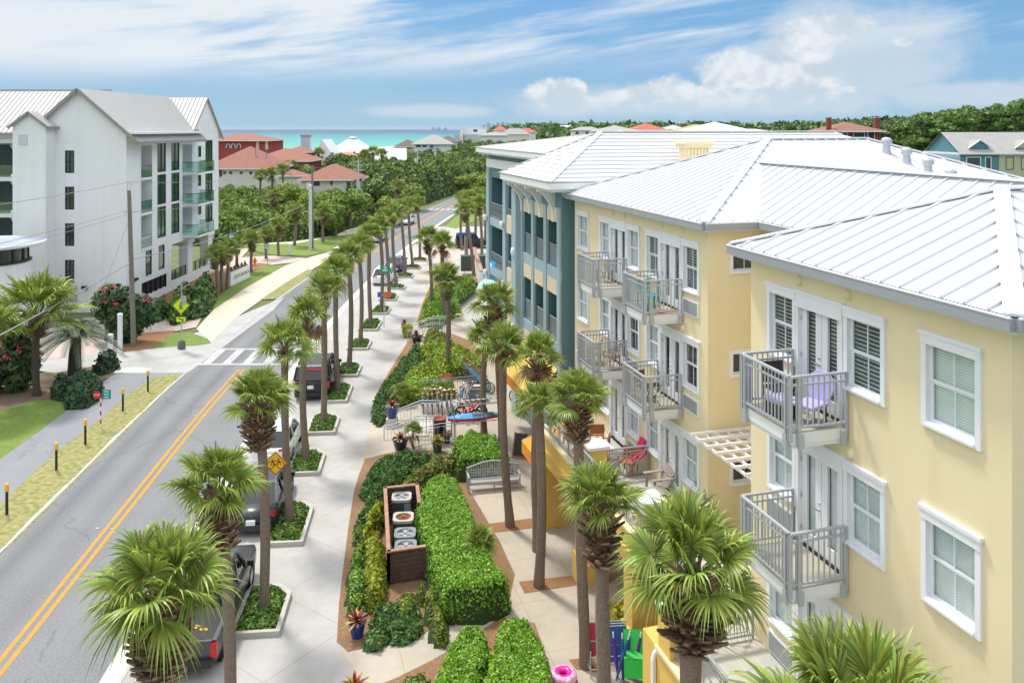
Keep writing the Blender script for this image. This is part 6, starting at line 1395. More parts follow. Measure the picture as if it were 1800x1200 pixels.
for i in range(70):
    u = RND.uniform(1560, 1840) if i < 54 else RND.uniform(1330, 1560)
    Y = RND.uniform(118, 190) if u > 1600 else RND.uniform(175, 260)
    top = np.interp(u, [1330, 1480, 1560, 1620, 1680, 1740, 1800], [219, 214, 213, 208, 196, 184, 180]) + RND.uniform(-2, 14)
    zt = vZ(top, Y); s = RND.uniform(1.0, 1.35); me, m2 = PINES[i % 5]
    t = thing('pine_tree', 'umbrella crowned pine on the wooded rise at the right', 'pine tree', (uX(u, Y), Y, zt - 11.4 * s), RND.uniform(0, 6), pg); a = obj('trunk', m2, t); c = obj('crown', me, t); a.scale = c.scale = (s, s, s)
hl = MB(); hl.add([(x, y, .0 if (i in (0, 6) or j in (0, 5)) else [0, 3, 6, 8, 8, 6, 0][i] * (1 if j in (2, 3) else .6)) for j, y in enumerate((110, 125, 150, 200, 300, 420)) for i, x in enumerate((45, 62, 80, 110, 160, 240, 330))], [(j * 7 + i, j * 7 + i + 1, j * 7 + i + 8, j * 7 + i + 7) for j in range(5) for i in range(6)], land_m); structure(hl.build('hill'))
# ================================================================ VEHICLES
rubber = mat('tyre_rubber', (.018, .018, .019), .85); rimm = mat('alloy_rim', (.45, .46, .47), .35, metal=.7)
carglass = mat('car_glass', (.012, .015, .018), .05, spec=.9); tailm = mat('tail_lamp', (.5, .015, .015), .2); headm = mat('head_lamp', (.75, .77, .78), .1); platem = mat('number_plate', (.7, .72, .72), .5); chrome = mat('chrome', (.6, .6, .62), .15, metal=.95)
def paint(name, c, metal=.3): return mat(name, c, .34, metal=metal * .4, spec=.45, coat=.2)
def loft(b, rings, m, smooth=True):
    n = len(rings[0]); vs = [p for r in rings for p in r]
    b.add(vs, [(i * n + k, i * n + (k + 1) % n, (i + 1) * n + (k + 1) % n, (i + 1) * n + k) for i in range(len(rings) - 1) for k in range(n)], m, smooth=smooth)
    b.add(rings[0], [tuple(range(n))], m); b.add(rings[-1], [tuple(range(n))], m)
def car(kind, label, x, y, rz, pm, Ln, W, Hh, cat='car', name='parked_car', group=None):
    t = thing(name, label, cat, (x, y, 0.006), rz, group)
    hw = W / 2; zb = .24 if kind != 'pickup' else .38; belt = {'sedan': .64, 'suv': .60, 'hatch': .62, 'pickup': .58, 'jeep': .60}[kind] * Hh; wr = .34 if Hh < 1.7 else .40; h2 = Ln / 2
    hood = belt - (.06 if kind in ('pickup', 'suv', 'jeep') else .12)
    def ring(xx, z0, z1, w): return [(xx, -w * .9, z0), (xx, -w, z0 + .12), (xx, -w, (z0 + z1) / 2 + .08), (xx, -w * .985, z1 - .1), (xx, -w * .93, z1), (xx, w * .93, z1), (xx, w * .985, z1 - .1), (xx, w, (z0 + z1) / 2 + .08), (xx, w, z0 + .12), (xx, w * .9, z0)]
    b = MB(); bedx = -.06 * Ln
    rear_top = belt - (.02 if kind != 'sedan' else .03)
    if kind == 'pickup':
        st = [(bedx, zb, belt, hw), (.05 * Ln, zb, belt, hw), (.22 * Ln, zb, hood + .02, hw), (.42 * Ln, zb, hood - .04, hw * .98), (h2 - .08, zb + .02, hood - .12, hw * .93), (h2, zb + .12, hood - .22, hw * .86)]
    else:
        st = [(-h2, zb + .16, rear_top - .14, hw * .84), (-h2 + .1, zb + .04, rear_top - .03, hw * .93), (-h2 + .5, zb, belt, hw * .99), (-.1 * Ln, zb, belt, hw), (.2 * Ln, zb, belt - .01, hw), (.25 * Ln, zb, hood, hw), (.42 * Ln, zb, hood - .07, hw * .97), (h2 - .1, zb + .02, hood - .17, hw * .91), (h2, zb + .12, hood - .28, hw * .8)]
    loft(b, [ring(*s) for s in st], pm)
    if kind == 'pickup':
        bz = zb + .12; x0 = -h2 + .06; x1 = bedx + .01
        b.box(x0, x1, -hw, -hw + .11, bz, belt - .02, pm); b.box(x0, x1, hw - .11, hw, bz, belt - .02, pm); b.box(-h2, -h2 + .09, -hw + .112, hw - .112, bz + .06, belt - .01, pm); b.box(x0 + .04, x1, -hw + .11, hw - .11, bz, bz + .3, black)
    # roof and pillars
    cx0, cx1, rx0, rx1 = {'sedan': (-.36, .2, -.17, .04), 'suv': (-.485, .2, -.44, .07), 'hatch': (-.47, .22, -.33, .06), 'pickup': (-.06, .2, -.035, .09), 'jeep': (-.47, .12, -.45, .06)}[kind]
    cx0, cx1, rx0, rx1 = [q * Ln for q in (cx0, cx1, rx0, rx1)]; rw = hw * (.76 if kind in ('sedan', 'hatch') else .82); bwid = hw * .93
    rf = [(rx0, -rw, Hh - .09), (rx0 + .12, -rw * .9, Hh - .02), (rx1 - .12, -rw * .9, Hh), (rx1, -rw, Hh - .07), (rx1, rw, Hh - .07), (rx1 - .12, rw * .9, Hh), (rx0 + .12, rw * .9, Hh - .02), (rx0, rw, Hh - .09)]
    b.add([(rx0, -rw, Hh - .09), (rx0, rw, Hh - .09), (rx0 + .14, -rw * .93, Hh - .015), (rx0 + .14, rw * .93, Hh - .015), (rx1 - .14, -rw * .93, Hh - .005), (rx1 - .14, rw * .93, Hh - .005), (rx1, -rw, Hh - .08), (rx1, rw, Hh - .08), ((rx0 + rx1) / 2, -rw * 1.03, Hh - .09), ((rx0 + rx1) / 2, rw * 1.03, Hh - .09)],
          [(0, 1, 3, 2), (2, 3, 5, 4), (4, 5, 7, 6), (0, 2, 4, 6, 8), (1, 9, 7, 5, 3)], pm, smooth=False)
    zr = Hh - .085; wr_ = .07
    for s in (-1, 1):
        b.bar((cx0, s * bwid, belt - .02), (rx0 + .02, s * rw, zr), .1, wr_, pm); b.bar((cx1, s * bwid, belt - .03), (rx1 - .02, s * rw, zr), .07, wr_, pm); xm = (rx0 + rx1) / 2; b.bar((xm - .1, s * bwid, belt - .02), (xm - .1, s * rw * 1.01, zr), .09, .05, pm)
        if kind in ('suv', 'jeep'): b.bar((rx0 + .25 * (rx1 - rx0), s * bwid, belt - .02), (rx0 + .25 * (rx1 - rx0), s * rw * 1.01, zr), .1, .05, pm)
    b.build('body', t)
    g = MB(); k = .97
    B0, B1, R0, R1 = (cx0 + .02, bwid * k, belt - .02), (cx1 - .02, bwid * k, belt - .02), (rx0 + .03, rw * k, zr - .01), (rx1 - .03, rw * k, zr - .01)
    f = lambda P, s: (P[0], s * P[1], P[2])
    g.poly([f(B0, -1), f(B0, 1), f(R0, 1), f(R0, -1)], carglass); g.poly([f(B1, -1), f(B1, 1), f(R1, 1), f(R1, -1)], carglass)
    for s in (-1, 1): g.poly([f(B0, s), f(B1, s), f(R1, s), f(R0, s)], carglass)
    g.build('windows', t)
    for s in (-1, 1):
        for fx in (-.30 if kind != 'pickup' else -.31, .31):
            w = MB(); T = lambda q, s=s, fx=fx: (fx * Ln + q[0], s * (hw - .2 + q[2]), wr + q[1])
            w.lathe([(wr * .62, .0), (wr * .95, .0), (wr, .04), (wr, .17), (wr * .95, .205), (wr * .66, .2)], rubber, 20, (0, 0, 0), T)
            wo = w.build('wheel', t); w = MB(); w.lathe([(wr * .66, .185), (wr * .6, .17), (wr * .2, .19), (0, .195)], rimm, 10, (0, 0, 0), T)
            w.build('rim', wo)
            w = MB(); w.lathe([(wr + .075, -.02), (wr + .075, .192)], black, 20, (0, 0, 0), T); w.build('wheel_arch', t)
        xl = -h2 + (.03 if kind != 'pickup' else -.004); w = MB()
        if kind in ('suv', 'pickup', 'jeep'): w.box(xl - .01, xl + .12, s * hw * .94 - .09, s * hw * .94 + .06 if s > 0 else s * hw * .94 + .09, belt - .47, belt - .08, tailm)
        else: w.add([(xl - .03, s * hw * .45, belt - .17), (xl + .02, s * hw * .93, belt - .2), (xl + .3, s * hw * .985, belt - .14), (xl + .26, s * hw * .96, belt - .01), (xl + .02, s * hw * .86, belt - .02), (xl - .02, s * hw * .45, belt - .06)], [(0, 1, 4, 5), (1, 2, 3, 4)], tailm)
        w.build('taillight', t)
        w = MB(); w.add([(h2 - .06, s * hw * .45, hood - .34), (h2 - .16, s * hw * .9, hood - .33), (h2 - .4, s * hw * .965, hood - .22), (h2 - .3, s * hw * .9, hood - .15), (h2 - .08, s * hw * .5, hood - .22)], [(0, 1, 4), (1, 2, 3, 4)], headm); w.build('headlight', t)
        w = MB(); w.box(cx1 - .12, cx1 + .08, s * hw, s * (hw + .2), belt, belt + .17, pm if kind != 'pickup' else black); w.build('mirror', t)
        w = MB()
        for xx in (-.02 * Ln, -.2 * Ln): w.box(xx, xx + .18, s * hw - .01, s * hw + .02, belt - .17, belt - .13, chrome if kind == 'pickup' else pm)
        w.build('door_handle', t)
    w = MB(); w.box(-h2 - .1, -h2 + .06, -hw * .88, hw * .88, zb + .02, zb + .26, black if kind in ('pickup', 'suv', 'jeep') else pm); w.build('bumper', t)
    w = MB(); zp = belt - (.36 if kind in ('sedan', 'hatch', 'suv') else .62); w.box(-h2 - .118, -h2 - .0, -.17, .17, zp - .09, zp + .08, platem); w.build('number_plate', t)
    if kind == 'suv':
        for s in (-1, 1): w = MB(); w.bar((rx0 + .3, s * rw * .95, Hh + .05), (rx1 - .2, s * rw * .95, Hh + .05), .05, .05, black); w.bar((rx0 + .3, s * rw * .95, Hh - .05), (rx0 + .3, s * rw * .95, Hh + .05), .05, .05, black); w.bar((rx1 - .2, s * rw * .95, Hh - .05), (rx1 - .2, s * rw * .95, Hh + .05), .05, .05, black); w.build('roof_rack', t)
        w = MB(); w.box(-h2 + .02, -h2 + .12, -hw * .6, hw * .6, Hh - .22, Hh - .16, tailm); w.build('brake_light', t)
    return t
def rear_at(u, v, z, Ln, off=0.0):
    x, y, _ = G(u, v, z); a = road_at(y + Ln / 2)[2] + off; return x + math.cos(a) * Ln / 2, y + math.sin(a) * Ln / 2, a
cp = 'cars parked along the kerb'
x, y, a = rear_at(314, 1168, .5, 5.8); t = car('pickup', 'dark grey pickup truck parked nearest, gold ribbon lying in its bed', x, y, a, paint('graphite_paint', (.06, .06, .065)), 5.8, 2.02, 1.93, 'pickup truck', 'pickup_truck', cp)
gold_f = mat('gold_foil', (.75, .52, .06), .25, metal=.7); b = MB(); r = random.Random(3)
for i in range(16): p = Vector((-2.3 + r.uniform(-.15, .2), -.65 + i * .07, 1.12 + r.uniform(-.03, .05))); b.bar(p, p + Vector((r.uniform(-.1, .1), .1, r.uniform(-.06, .06))), .07, .012, gold_f)
o = b.build('ribbon', None, (x, y, 0), a); tag(o, 'crumpled gold foil ribbon lying over the tailgate of the dark grey pickup', 'ribbon')
x, y, a = rear_at(441, 930, .3, 4.7); car('sedan', 'dark navy sedan parked between the grey pickup and the white car', x, y, a, paint('navy_paint', (.018, .022, .035)), 4.7, 1.83, 1.46, group=cp)
x, y, a = rear_at(473, 812, .35, 4.4); car('hatch', 'white hatchback parked behind the yellow bicycle warning sign', x, y, a, paint('white_car_paint', (.78, .79, .80), 0), 4.4, 1.84, 1.55, group=cp)
x, y, a = rear_at(546, 692, .42, 5.3); car('suv', 'large black sport utility vehicle parked just past the crosswalk side', x, y, a, paint('black_paint', (.012, .012, .014)), 5.3, 2.03, 1.95, group=cp)
x, y, a = rear_at(670, 497, .3, 4.5); car('hatch', 'small white car parked far along the kerb beside the green street sign', x, y, a, MATS['white_car_paint'], 4.5, 1.85, 1.6, group=cp)
x, y, a = rear_at(690, 475, .3, 4.7); car('sedan', 'blue sedan parked last in the row ahead of the small white car', x, y, a, paint('blue_paint', (.03, .06, .16)), 4.7, 1.85, 1.5, group=cp)
x, y, a = road_at(95, -1.9); car('suv', 'silver sport utility vehicle driving towards the camera at the driveway mouth', x - .3, y, a + PI, paint('silver_paint', (.50, .51, .52), .5), 4.8, 1.92, 1.75, name='moving_car', group='cars driving on the road')
x, y, a = road_at(113, -1.9); car('sedan', 'pale grey sedan driving in the oncoming lane behind the silver one', x, y, a + PI, paint('pale_grey_paint', (.6, .61, .62)), 4.7, 1.84, 1.5, name='moving_car', group='cars driving on the road')
x, y, a = road_at(133, -1.9); car('hatch', 'white car farthest away in the oncoming lane', x, y, a + PI, MATS['white_car_paint'], 4.3, 1.8, 1.5, name='moving_car', group='cars driving on the road')
x, y, _ = G(832, 437); car('jeep', 'black boxy off-road car crossing the brick driveway behind the palms', x, y + 1, .12, MATS['black_paint'], 4.8, 1.95, 1.9, group=None)

# ================================================================ POSTS, SIGNS, POLES
yel_p = mat('yellow_reflector', (.85, .5, .02), .5); sgn_y = mat('sign_yellow', (.85, .43, .02), .45); sgn_g = mat('sign_lime', (.62, .8, .02), .45); sgn_r = mat('sign_red', (.6, .03, .03), .5); sgn_t = mat('sign_teal', (.01, .28, .3), .5); sgn_gr = mat('sign_green', (.01, .34, .17), .5)
gal = mat('galvanised_post', (.5, .52, .53), .45, metal=.5); polew = mat('weathered_pole_wood', (.23, .21, .17), .9, noise=(3, .6, (.16, .145, .115)), bump=(20, .6)); conduit = mat('grey_conduit', (.60, .61, .62), .5)
for i, (u, v) in enumerate([(12, 904), (99, 826), (150, 781), (216, 722), (260, 688)]):
    x, y, _ = G(u, v); t = thing('bollard', 'black post with a yellow cap on the dry verge, %s from the left' % ORD[i], 'bollard', (x, y, .01), 0, 'black posts with yellow caps along the verge')
    b = MB(); b.lathe([(.055, -.1), (.055, .95), (.045, .96)], black, 10); b.build('post', t); b = MB(); b.lathe([(.075, .93), (.08, .95), (.08, 1.2), (.06, 1.24), (0, 1.25)], yel_p, 10); b.build('cap', t)
x, y, _ = G(177, 752); t = thing('path_sign', 'red and white striped post with a stop disc and teal plate by the path', 'sign', (x, y, .01))
b = MB()
for i in range(8): b.lathe([(.04, i * .22), (.04, (i + 1) * .22)], sgn_r if i % 2 else white, 8)
b.build('post', t); b = MB(); b.prism([(.2 * math.cos(i * PI / 4 + PI / 8), .2 * math.sin(i * PI / 4 + PI / 8)) for i in range(8)], -.01, .01, sgn_r, lambda q: (q[0] - .17, q[2] - .06, q[1] + 1.72)); o = b.build('stop_plate', t); text_part('STOP', .13, white, o, face_m(-.17, -.075, 1.72)); 
b = MB(); b.box(.1, .52, -.02, .02, 1.5, 1.98, sgn_t); o = b.build('teal_plate', t); b = MB()
for k in range(3): b.box(.2, .42, -.024, -.0205, 1.86 - k * .14, 1.9 - k * .14, white)
b.build('lettering', o)
def diamond(t, z, hd, m, y0=-.05, name='sign_plate'):
    b = MB(); c = .07 * hd; pts = [(0, -hd), (hd, 0), (0, hd), (-hd, 0)]; b.prism(pts, -.008, .008, m, lambda q: (q[0], y0 + q[2], z + q[1])); o = b.build(name, t)
    b = MB()
    for i in range(4): p, q = pts[i], pts[(i + 1) % 4]; b.bar((p[0] * .93, y0 - .011, z + p[1] * .93), (q[0] * .93, y0 - .011, z + q[1] * .93), .006, .025, black, up=(0, 0, 1))
    b.build('border', o); return o
x, y = uX(485, 31.9), 31.9; t = thing('bicycle_sign', 'yellow diamond warning sign with a bicycle symbol among the near palms', 'sign', (x, y, 0)); b = MB(); b.box(-.03, .03, -.02, .02, 0, 2.9, gal); b.build('post', t)
zd = vZ(813, y); o = diamond(t, zd, .47, sgn_y); b = MB(); S = .135; yy = -.062
for cx_ in (-.185, .2): b.torus((cx_, yy, zd - .06), S, .012, black, 24, 4, 'Y')
A_, B_, C_, D_, E_ = (-.185, zd - .06), (-.11, zd + .1), (.14, zd + .1), (.2, zd - .06), (.0, zd - .07)
for p, q in ((A_, B_), (B_, C_), (C_, D_), (C_, E_), (B_, E_), (A_, E_), (D_, (.12, zd + .17)), ((.06, zd + .18), (.17, zd + .18)), (B_, (-.13, zd + .14)), ((-.18, zd + .14), (-.08, zd + .15))): b.bar((p[0], yy, p[1]), (q[0], yy, q[1]), .008, .02, black)
b.build('bicycle_symbol', o)
x, y, _ = G(319, 613); t = thing('crossing_sign', 'lime pedestrian crossing sign with a solar panel on a grey post before the hotel', 'sign', (x, y, .02))
b = MB(); b.tube([(0, 0, .3), (0, 0, 4.5)], .05, gal, 8); b.build('post', t); b = MB(); b.lathe([(.3, 0), (.26, .55), (.12, .56)], mat('dark_grey_base', (.12, .12, .12), .7), 4); b.build('base', t)
zz = vZ(537, y); o = diamond(t, zz, .62, sgn_g, -.09); b = MB()
b.torus((.02, -.105, zz + .2), .035, .035, black, 8, 4, 'Y')
for p, q, w in (((0, .13), (.0, -.06), .13), ((0, -.05), (-.1, -.28), .06), ((0, -.05), (.1, -.26), .06), ((0, .1), (-.12, -.04), .04), ((0, .1), (.13, .0), .04)): b.bar((p[0], -.105, zz + p[1]), (q[0], -.105, zz + q[1]), .01, w, black)
b.build('walking_symbol', o); zz = vZ(561, y); b = MB(); b.box(-.32, .32, -.1, -.08, zz - .18, zz + .18, sgn_g); o = b.build('arrow_plate', t); b = MB(); b.bar((-.18, -.108, zz + .1), (.12, -.108, zz - .06), .01, .06, black); b.prism([(.2, -.12), (.17, .03), (.03, -.1)], -.114, -.104, black, lambda q: (q[0], q[2], zz + q[1])); b.build('arrow', o)
b = MB(); zz = vZ(555, y); b.box(-.3, .3, -.13, -.05, zz - .06, zz + .02, black); b.build('beacon_bar', t); b = MB(); zz = vZ(506, y); b.box(-.4, .4, -.35, .35, -.02, .02, mat('solar_panel', (.25, .27, .3), .3), lambda q: (.15 + q[0] * .8, q[1], zz + q[2] + q[0] * .6)); b.box(-.02, .3, -.12, .12, zz - 1.2, zz - .6, gal); b.build('solar_unit', t)
x, y, _ = G(265, 581); t = thing('stop_sign', 'back of an octagonal stop sign standing on the mulch by the brick drive', 'sign', (x, y, 0)); b = MB(); b.box(-.03, .03, -.02, .02, 0, 2.6, gal); b.build('post', t); b = MB(); b.prism([(.38 * math.cos(i * PI / 4 + PI / 8), .38 * math.sin(i * PI / 4 + PI / 8)) for i in range(8)], .02, .04, gal, lambda q: (q[0] * .55, q[2] + q[0] * .8, q[1] + 2.2)); b.build('sign_plate', t)
x, y, _ = G(470, 466); t = thing('stop_sign', 'back of a stop sign on a thin post behind the entrance sign', 'sign', (x, y, 0)); b = MB(); b.box(-.03, .03, -.02, .02, 0, 2.5, gal); b.build('post', t); b = MB(); b.prism([(.36 * math.cos(i * PI / 4 + PI / 8), .36 * math.sin(i * PI / 4 + PI / 8)) for i in range(8)], .02, .04, gal, lambda q: (q[0] * .6, q[2] + q[0] * .7, q[1] + 2.1)); b.build('sign_plate', t)
x, y, _ = G(408, 440); t = thing('parking_sign', 'blue and white sign on a dark post beside the hotel carport', 'sign', (x, y, 0)); b = MB(); b.box(-.05, .05, -.05, .05, 0, 1.9, black); b.build('post', t); b = MB(); b.box(-.28, .28, -.09, -.05, 1.5, 1.9, white); b.box(-.28, .28, -.09, -.05, 1.901, 2.2, mat('sign_blue', (.02, .2, .65), .5)); b.build('sign_plate', t)
for (u, v, h_, lab) in [(211, 620, 2.7, 'tall white gatepost by the oleander'), (194, 626, 1.5, 'short white gatepost left of the tall one')]:
    x, y, _ = G(u, v); t = thing('gatepost', lab, 'post', (x, y, 0)); b = MB(); b.box(-.12, .12, -.12, .12, 0, h_ - .15, white); b.build('shaft', t); b = MB(); b.box(-.14, .14, -.14, .14, h_ - .15, h_, white); b.lathe([(.19, h_), (0, h_ + .06)], white, 4); b.build('cap', t)
x, y, _ = G(508, 448); t = thing('marker_post', 'short leaning white post with a cap on the grass by the entrance drive', 'post', (x, y, 0)); b = MB(); b.bar((0, 0, 0), (.1, 0, 1.25), .22, .22, white); b.build('shaft', t); b = MB(); b.box(-.1, .42, -.15, .15, 1.2, 1.38, white); b.build('cap', t)
x, y, _ = G(448, 467); t = thing('fire_hydrant', 'orange fire hydrant between the entrance sign and the palm', 'hydrant', (x, y, 0)); b = MB(); hy = mat('hydrant_orange', (.8, .3, .02), .4); b.lathe([(.22, 0), (.22, .08), (.15, .1), (.15, .65), (.19, .68), (.19, .74), (.13, .85), (.05, .92), (.05, .98), (0, .98)], hy, 12); b.build('barrel', t); b = MB(); b.tube([(-.28, 0, .5), (.28, 0, .5)], .08, hy, 10); b.tube([(0, -.26, .45), (0, 0, .45)], .09, hy, 10); b.build('outlet', t)
# entrance sign
A, B = G(406, 503), G(439, 488); an = math.atan2(B[1] - A[1], B[0] - A[0]); Ls = math.hypot(B[0] - A[0], B[1] - A[1])
t = thing('entrance_sign', 'white wall sign reading COSTA BLANCA with dark lettering before the palms', 'sign', (A[0], A[1], 0), an); b = MB(); b.box(0, Ls, 0, .5, 0, 1.25, wbm); b.box(-.04, Ls + .04, -.04, .54, 1.251, 1.33, white); b.build('sign_wall', t)
text_part('COSTA BLANCA', .52, black, t, face_m(Ls / 2 + .2, -.012, .72)); b = MB(); b.box(.3, Ls - .3, .1, .4, 1.34, 1.5, mulch_dk)
for i in range(5): b.lathe([(.12, 1.5), (.08, 1.8), (0, 1.82)], black, 6, (.6 + i * .85, .25, 0))
b.build('lamp_trough', t)
# roadside street signs on the parking lane
x, y, _ = G(677, 552); t = thing('street_sign', 'green street name sign with small white text on a thin post between the row palms', 'sign', (x, y, 0)); b = MB(); b.box(-.03, .03, -.02, .02, 0, 4.0, gal); b.build('post', t); b = MB(); b.box(-.42, .42, -.05, -.025, 3.45, 4.05, sgn_gr); o = b.build('sign_plate', t); b = MB(); b.box(-.12, .12, -.056, -.051, 3.8, 3.95, white); b.box(-.2, .2, -.056, -.051, 3.6, 3.72, white); b.build('lettering', o)
x, y, _ = G(675, 575); t = thing('route_sign', 'small post with an orange arrow board and a blue plate under the green sign', 'sign', (x, y, 0)); b = MB(); b.box(-.03, .03, -.02, .02, 0, 2.8, gal); b.build('post', t); b = MB(); b.prism([(-.1, .2), (.35, .25), (.5, 0), (.35, -.25), (-.1, -.2), (-.3, 0)], -.03, -.01, mat('sign_orange', (.62, .16, .03), .5), lambda q: (q[0] + .1, q[2] - .02, q[1] + 2.55)); b.build('arrow_board', t); b = MB(); b.box(-.5, -.22, -.05, -.03, 2.35, 2.75, mat('plate_blue', (.03, .12, .5), .5)); b.build('blue_plate', t)
x, y = uX(556, 53.5), 53.5; t = thing('crossing_sign', 'lime crossing sign half hidden behind the palm trunk over the black vehicle', 'sign', (x, y, 0)); b = MB(); b.box(-.03, .03, -.02, .02, 0, 2.6, gal); b.build('post', t); diamond(t, vZ(588, y), .4, sgn_g)
for (u, Y, zt, r_, lab, arm) in [(734, 200, 10.4, .17, 'slim pale utility pole with a crossarm beside the far road', 1), (768, 245, 10.6, .18, 'wooden utility pole before the wide grey roofed house', 1), (815, 300, 13.4, .2, 'wooden utility pole before the boxy beach hotel', 1), (849, 260, 10.8, .18, 'utility pole with a grey can right beside the teal building', 0), (712, 380, 10, .16, 'tiny distant pole behind the blue cottage', 0)]:
    x, y = uX(u, Y), Y; t = thing('utility_pole', lab, 'utility pole', (x, y, 0), 0, 'poles along the far road'); b = MB(); b.tube([(0, 0, 0), (0, 0, zt)], [r_ * 1.2, r_ * .8], conduit if u in (734, 849) else polew, 8); b.build('shaft', t)
    b = MB(); b.box(-1.1, 1.1, -.08, .08, zt - 1.3, zt - 1.12, polew); b.lathe([(.28, 0), (.28, .9), (.2, 1.0)], conduit, 10, (-.4, 0, zt - 3.2)); b.build('crossarm', t)
POL = {}
def bigpole(base, Y, lean, zt, label, extras):
    x = uX(base[0], Y); t = thing('utility_pole', label, 'utility pole', (x, Y, 0), 0, 'poles along the road'); b = MB(); b.tube([(0, 0, 0), (lean * .5, 0, zt * .5), (lean, 0, zt)], [.19, .165, .13], polew, 12); b.build('shaft', t); return t, (x + lean, Y, zt)
t, P1 = bigpole((235, 609), 58.3, -.33, 11.1, 'leaning wooden utility pole in front of the white brick building', 0)
b = MB(); b.bar((-.75, 0, 9.55), (.35, 0, 9.6), .06, .06, gal); b.bar((-.42, 0, 11.0), (-.44, 0, 11.75), .05, .05, conduit); b.bar((-.22, 0, 11.0), (-.2, 0, 11.75), .05, .05, conduit); b.bar((-.5, 0, 11.6), (-.14, 0, 11.65), .04, .04, conduit); b.build('crossarm', t)
t, P2 = bigpole((549, 437), 106, 0, 10.7, 'wooden half of the twin utility pole beside the lawn', 0); b = MB(); b.box(-1.1, .9, -.06, .06, 8.7, 8.85, gal); b.lathe([(.3, 0), (.3, .9)], conduit, 10, (-.4, -.3, 7.6)); b.build('crossarm', t)
x = uX(545.5, 105); t = thing('conduit_pole', 'pale grey steel half of the twin utility pole', 'utility pole', (x, 105, 0)); b = MB(); b.tube([(0, 0, 0), (0, 0, 8.0)], .2, conduit, 10); b.build('shaft', t); b = MB(); b.lathe([(.24, 7.9), (.24, 8.3), (0, 8.35)], gal, 10); b.build('cap', t)
x = uX(630, 138); t = thing('utility_pole', 'white triple pole with a crossarm over the scrub', 'utility pole', (x, 138, 0)); b = MB()
for dx in (-.22, .0, .22): b.tube([(dx, abs(dx) * .4, 0), (dx, abs(dx) * .4, 10.2 if dx == 0 else 6.6)], .12, conduit, 8)
b.build('shaft', t); b = MB(); b.box(-.9, .9, -.06, .06, 8.4, 8.55, gal); b.box(-.8, .8, -.06, .06, 9.2, 9.32, gal); b.lathe([(.2, 6.6), (.2, 7.4)], gal, 8, (.75, 0, 0)); b.build('crossarm', t); P3 = (x, 138, 10)
cable = mat('power_cable', (.30, .31, .32), .6)
def wire(A, B, sag, r_, label):
    A, B = Vector(A), Vector(B); b = MB(); n = 14; b.tube([tuple(A.lerp(B, i / n) - Vector((0, 0, sag * 4 * (i / n) * (1 - i / n)))) for i in range(n + 1)], r_, cable, 5); o = b.build('power_line'); tag(o, label, 'power line', 'wires strung between the poles')
Q0 = (-22.5, 8, 12.9)
wire((P1[0], 58.3, 11.7), (Q0[0], 8, 13.0), .5, .018, 'top thin wire from the leaning pole towards the left edge'); wire((P1[0], 58.3, 9.7), (Q0[0] - .3, 8, 10.8), .4, .015, 'upper of the two middle wires left of the leaning pole'); wire((P1[0] + .05, 58.3, 9.45), (Q0[0], 8, 10.45), .4, .015, 'lower of the two middle wires left of the leaning pole'); wire((P1[0] + .15, 58.3, 6.0), (Q0[0], 8, 4.9), .45, .04, 'thick sagging cable from the leaning pole down to the left edge')
wire((P1[0], 58.3, 11.7), (P2[0], 106, 10.6), .7, .016, 'top wire from the leaning pole to the twin pole'); wire((P1[0] + .3, 58.3, 9.6), (P2[0], 106, 8.7), .7, .015, 'middle wire from the leaning pole to the twin pole'); wire((P1[0] + .2, 58.3, 6.2), (P2[0], 106, 6.2), .7, .03, 'thick low cable from the leaning pole to the twin pole')
wire((P2[0], 106, 10.5), (P3[0], 138, 9.9), .5, .018, 'upper wire from the twin pole to the triple pole'); wire((P2[0], 106, 7.2), (P3[0], 138, 7.6), .5, .022, 'lower cable from the twin pole to the triple pole'); wire((P3[0], 138, 9.3), (uX(734, 200), 200, 9.2), .6, .02, 'wire from the triple pole to the slim pale pole'); wire((P1[0], 58.3, 9.0), (P1[0] - 3.2, 58.0, .1), 0, .012, 'thin guy wire running down left of the leaning pole')
# roadside things at the far bend
x, y = uX(766, 185), 185; t = thing('warning_sign', 'far grey diamond sign seen at the bend of the road', 'sign', (x, y, 0)); b = MB(); b.box(-.06, .06, -.05, .05, 0, 3.0, gal); b.build('post', t); diamond(t, 2.6, .75, mat('grey_sign', (.55, .58, .58), .5))
for (u, v, lab) in [(791, 341, 'black wheeled bin at the roadside by the bend'), (803, 336, 'dark green bin farther right of the black one')]:
    x, y, _ = G(u, v); t = thing('wheeled_bin', lab, 'bin', (x, y, 0)); b = MB(); b.add([(-.45, -.45, .1), (.45, -.45, .1), (.45, .45, .1), (-.45, .45, .1), (-.58, -.58, 1.5), (.58, -.58, 1.5), (.58, .58, 1.5), (-.58, .58, 1.5)], [(0, 1, 5, 4), (1, 2, 6, 5), (2, 3, 7, 6), (3, 0, 4, 7), (0, 3, 2, 1)], black); b.build('body', t); b = MB(); b.box(-.64, .64, -.64, .64, 1.5, 1.62, black); b.build('lid', t)
for (u, v, h_, lab) in [(757, 341, 1.9, 'white frame gate posts left of the far bend'), (784, 335, 3.2, 'white slim post cluster by the far mailbox')]:
    x, y, _ = G(u, v); t = thing('white_frame', lab, 'post', (x, y, 0)); b = MB(); b.box(-.6, -.45, -.1, .1, 0, h_, white); b.box(.45, .6, -.1, .1, 0, h_, white); b.build('posts', t); b = MB(); b.box(-.44, .44, -.08, .08, h_ - .9, h_ - .1, mat('dark_board', (.06, .08, .08), .7) if 'dark_board' not in MATS else MATS['dark_board']); b.build('board', t)
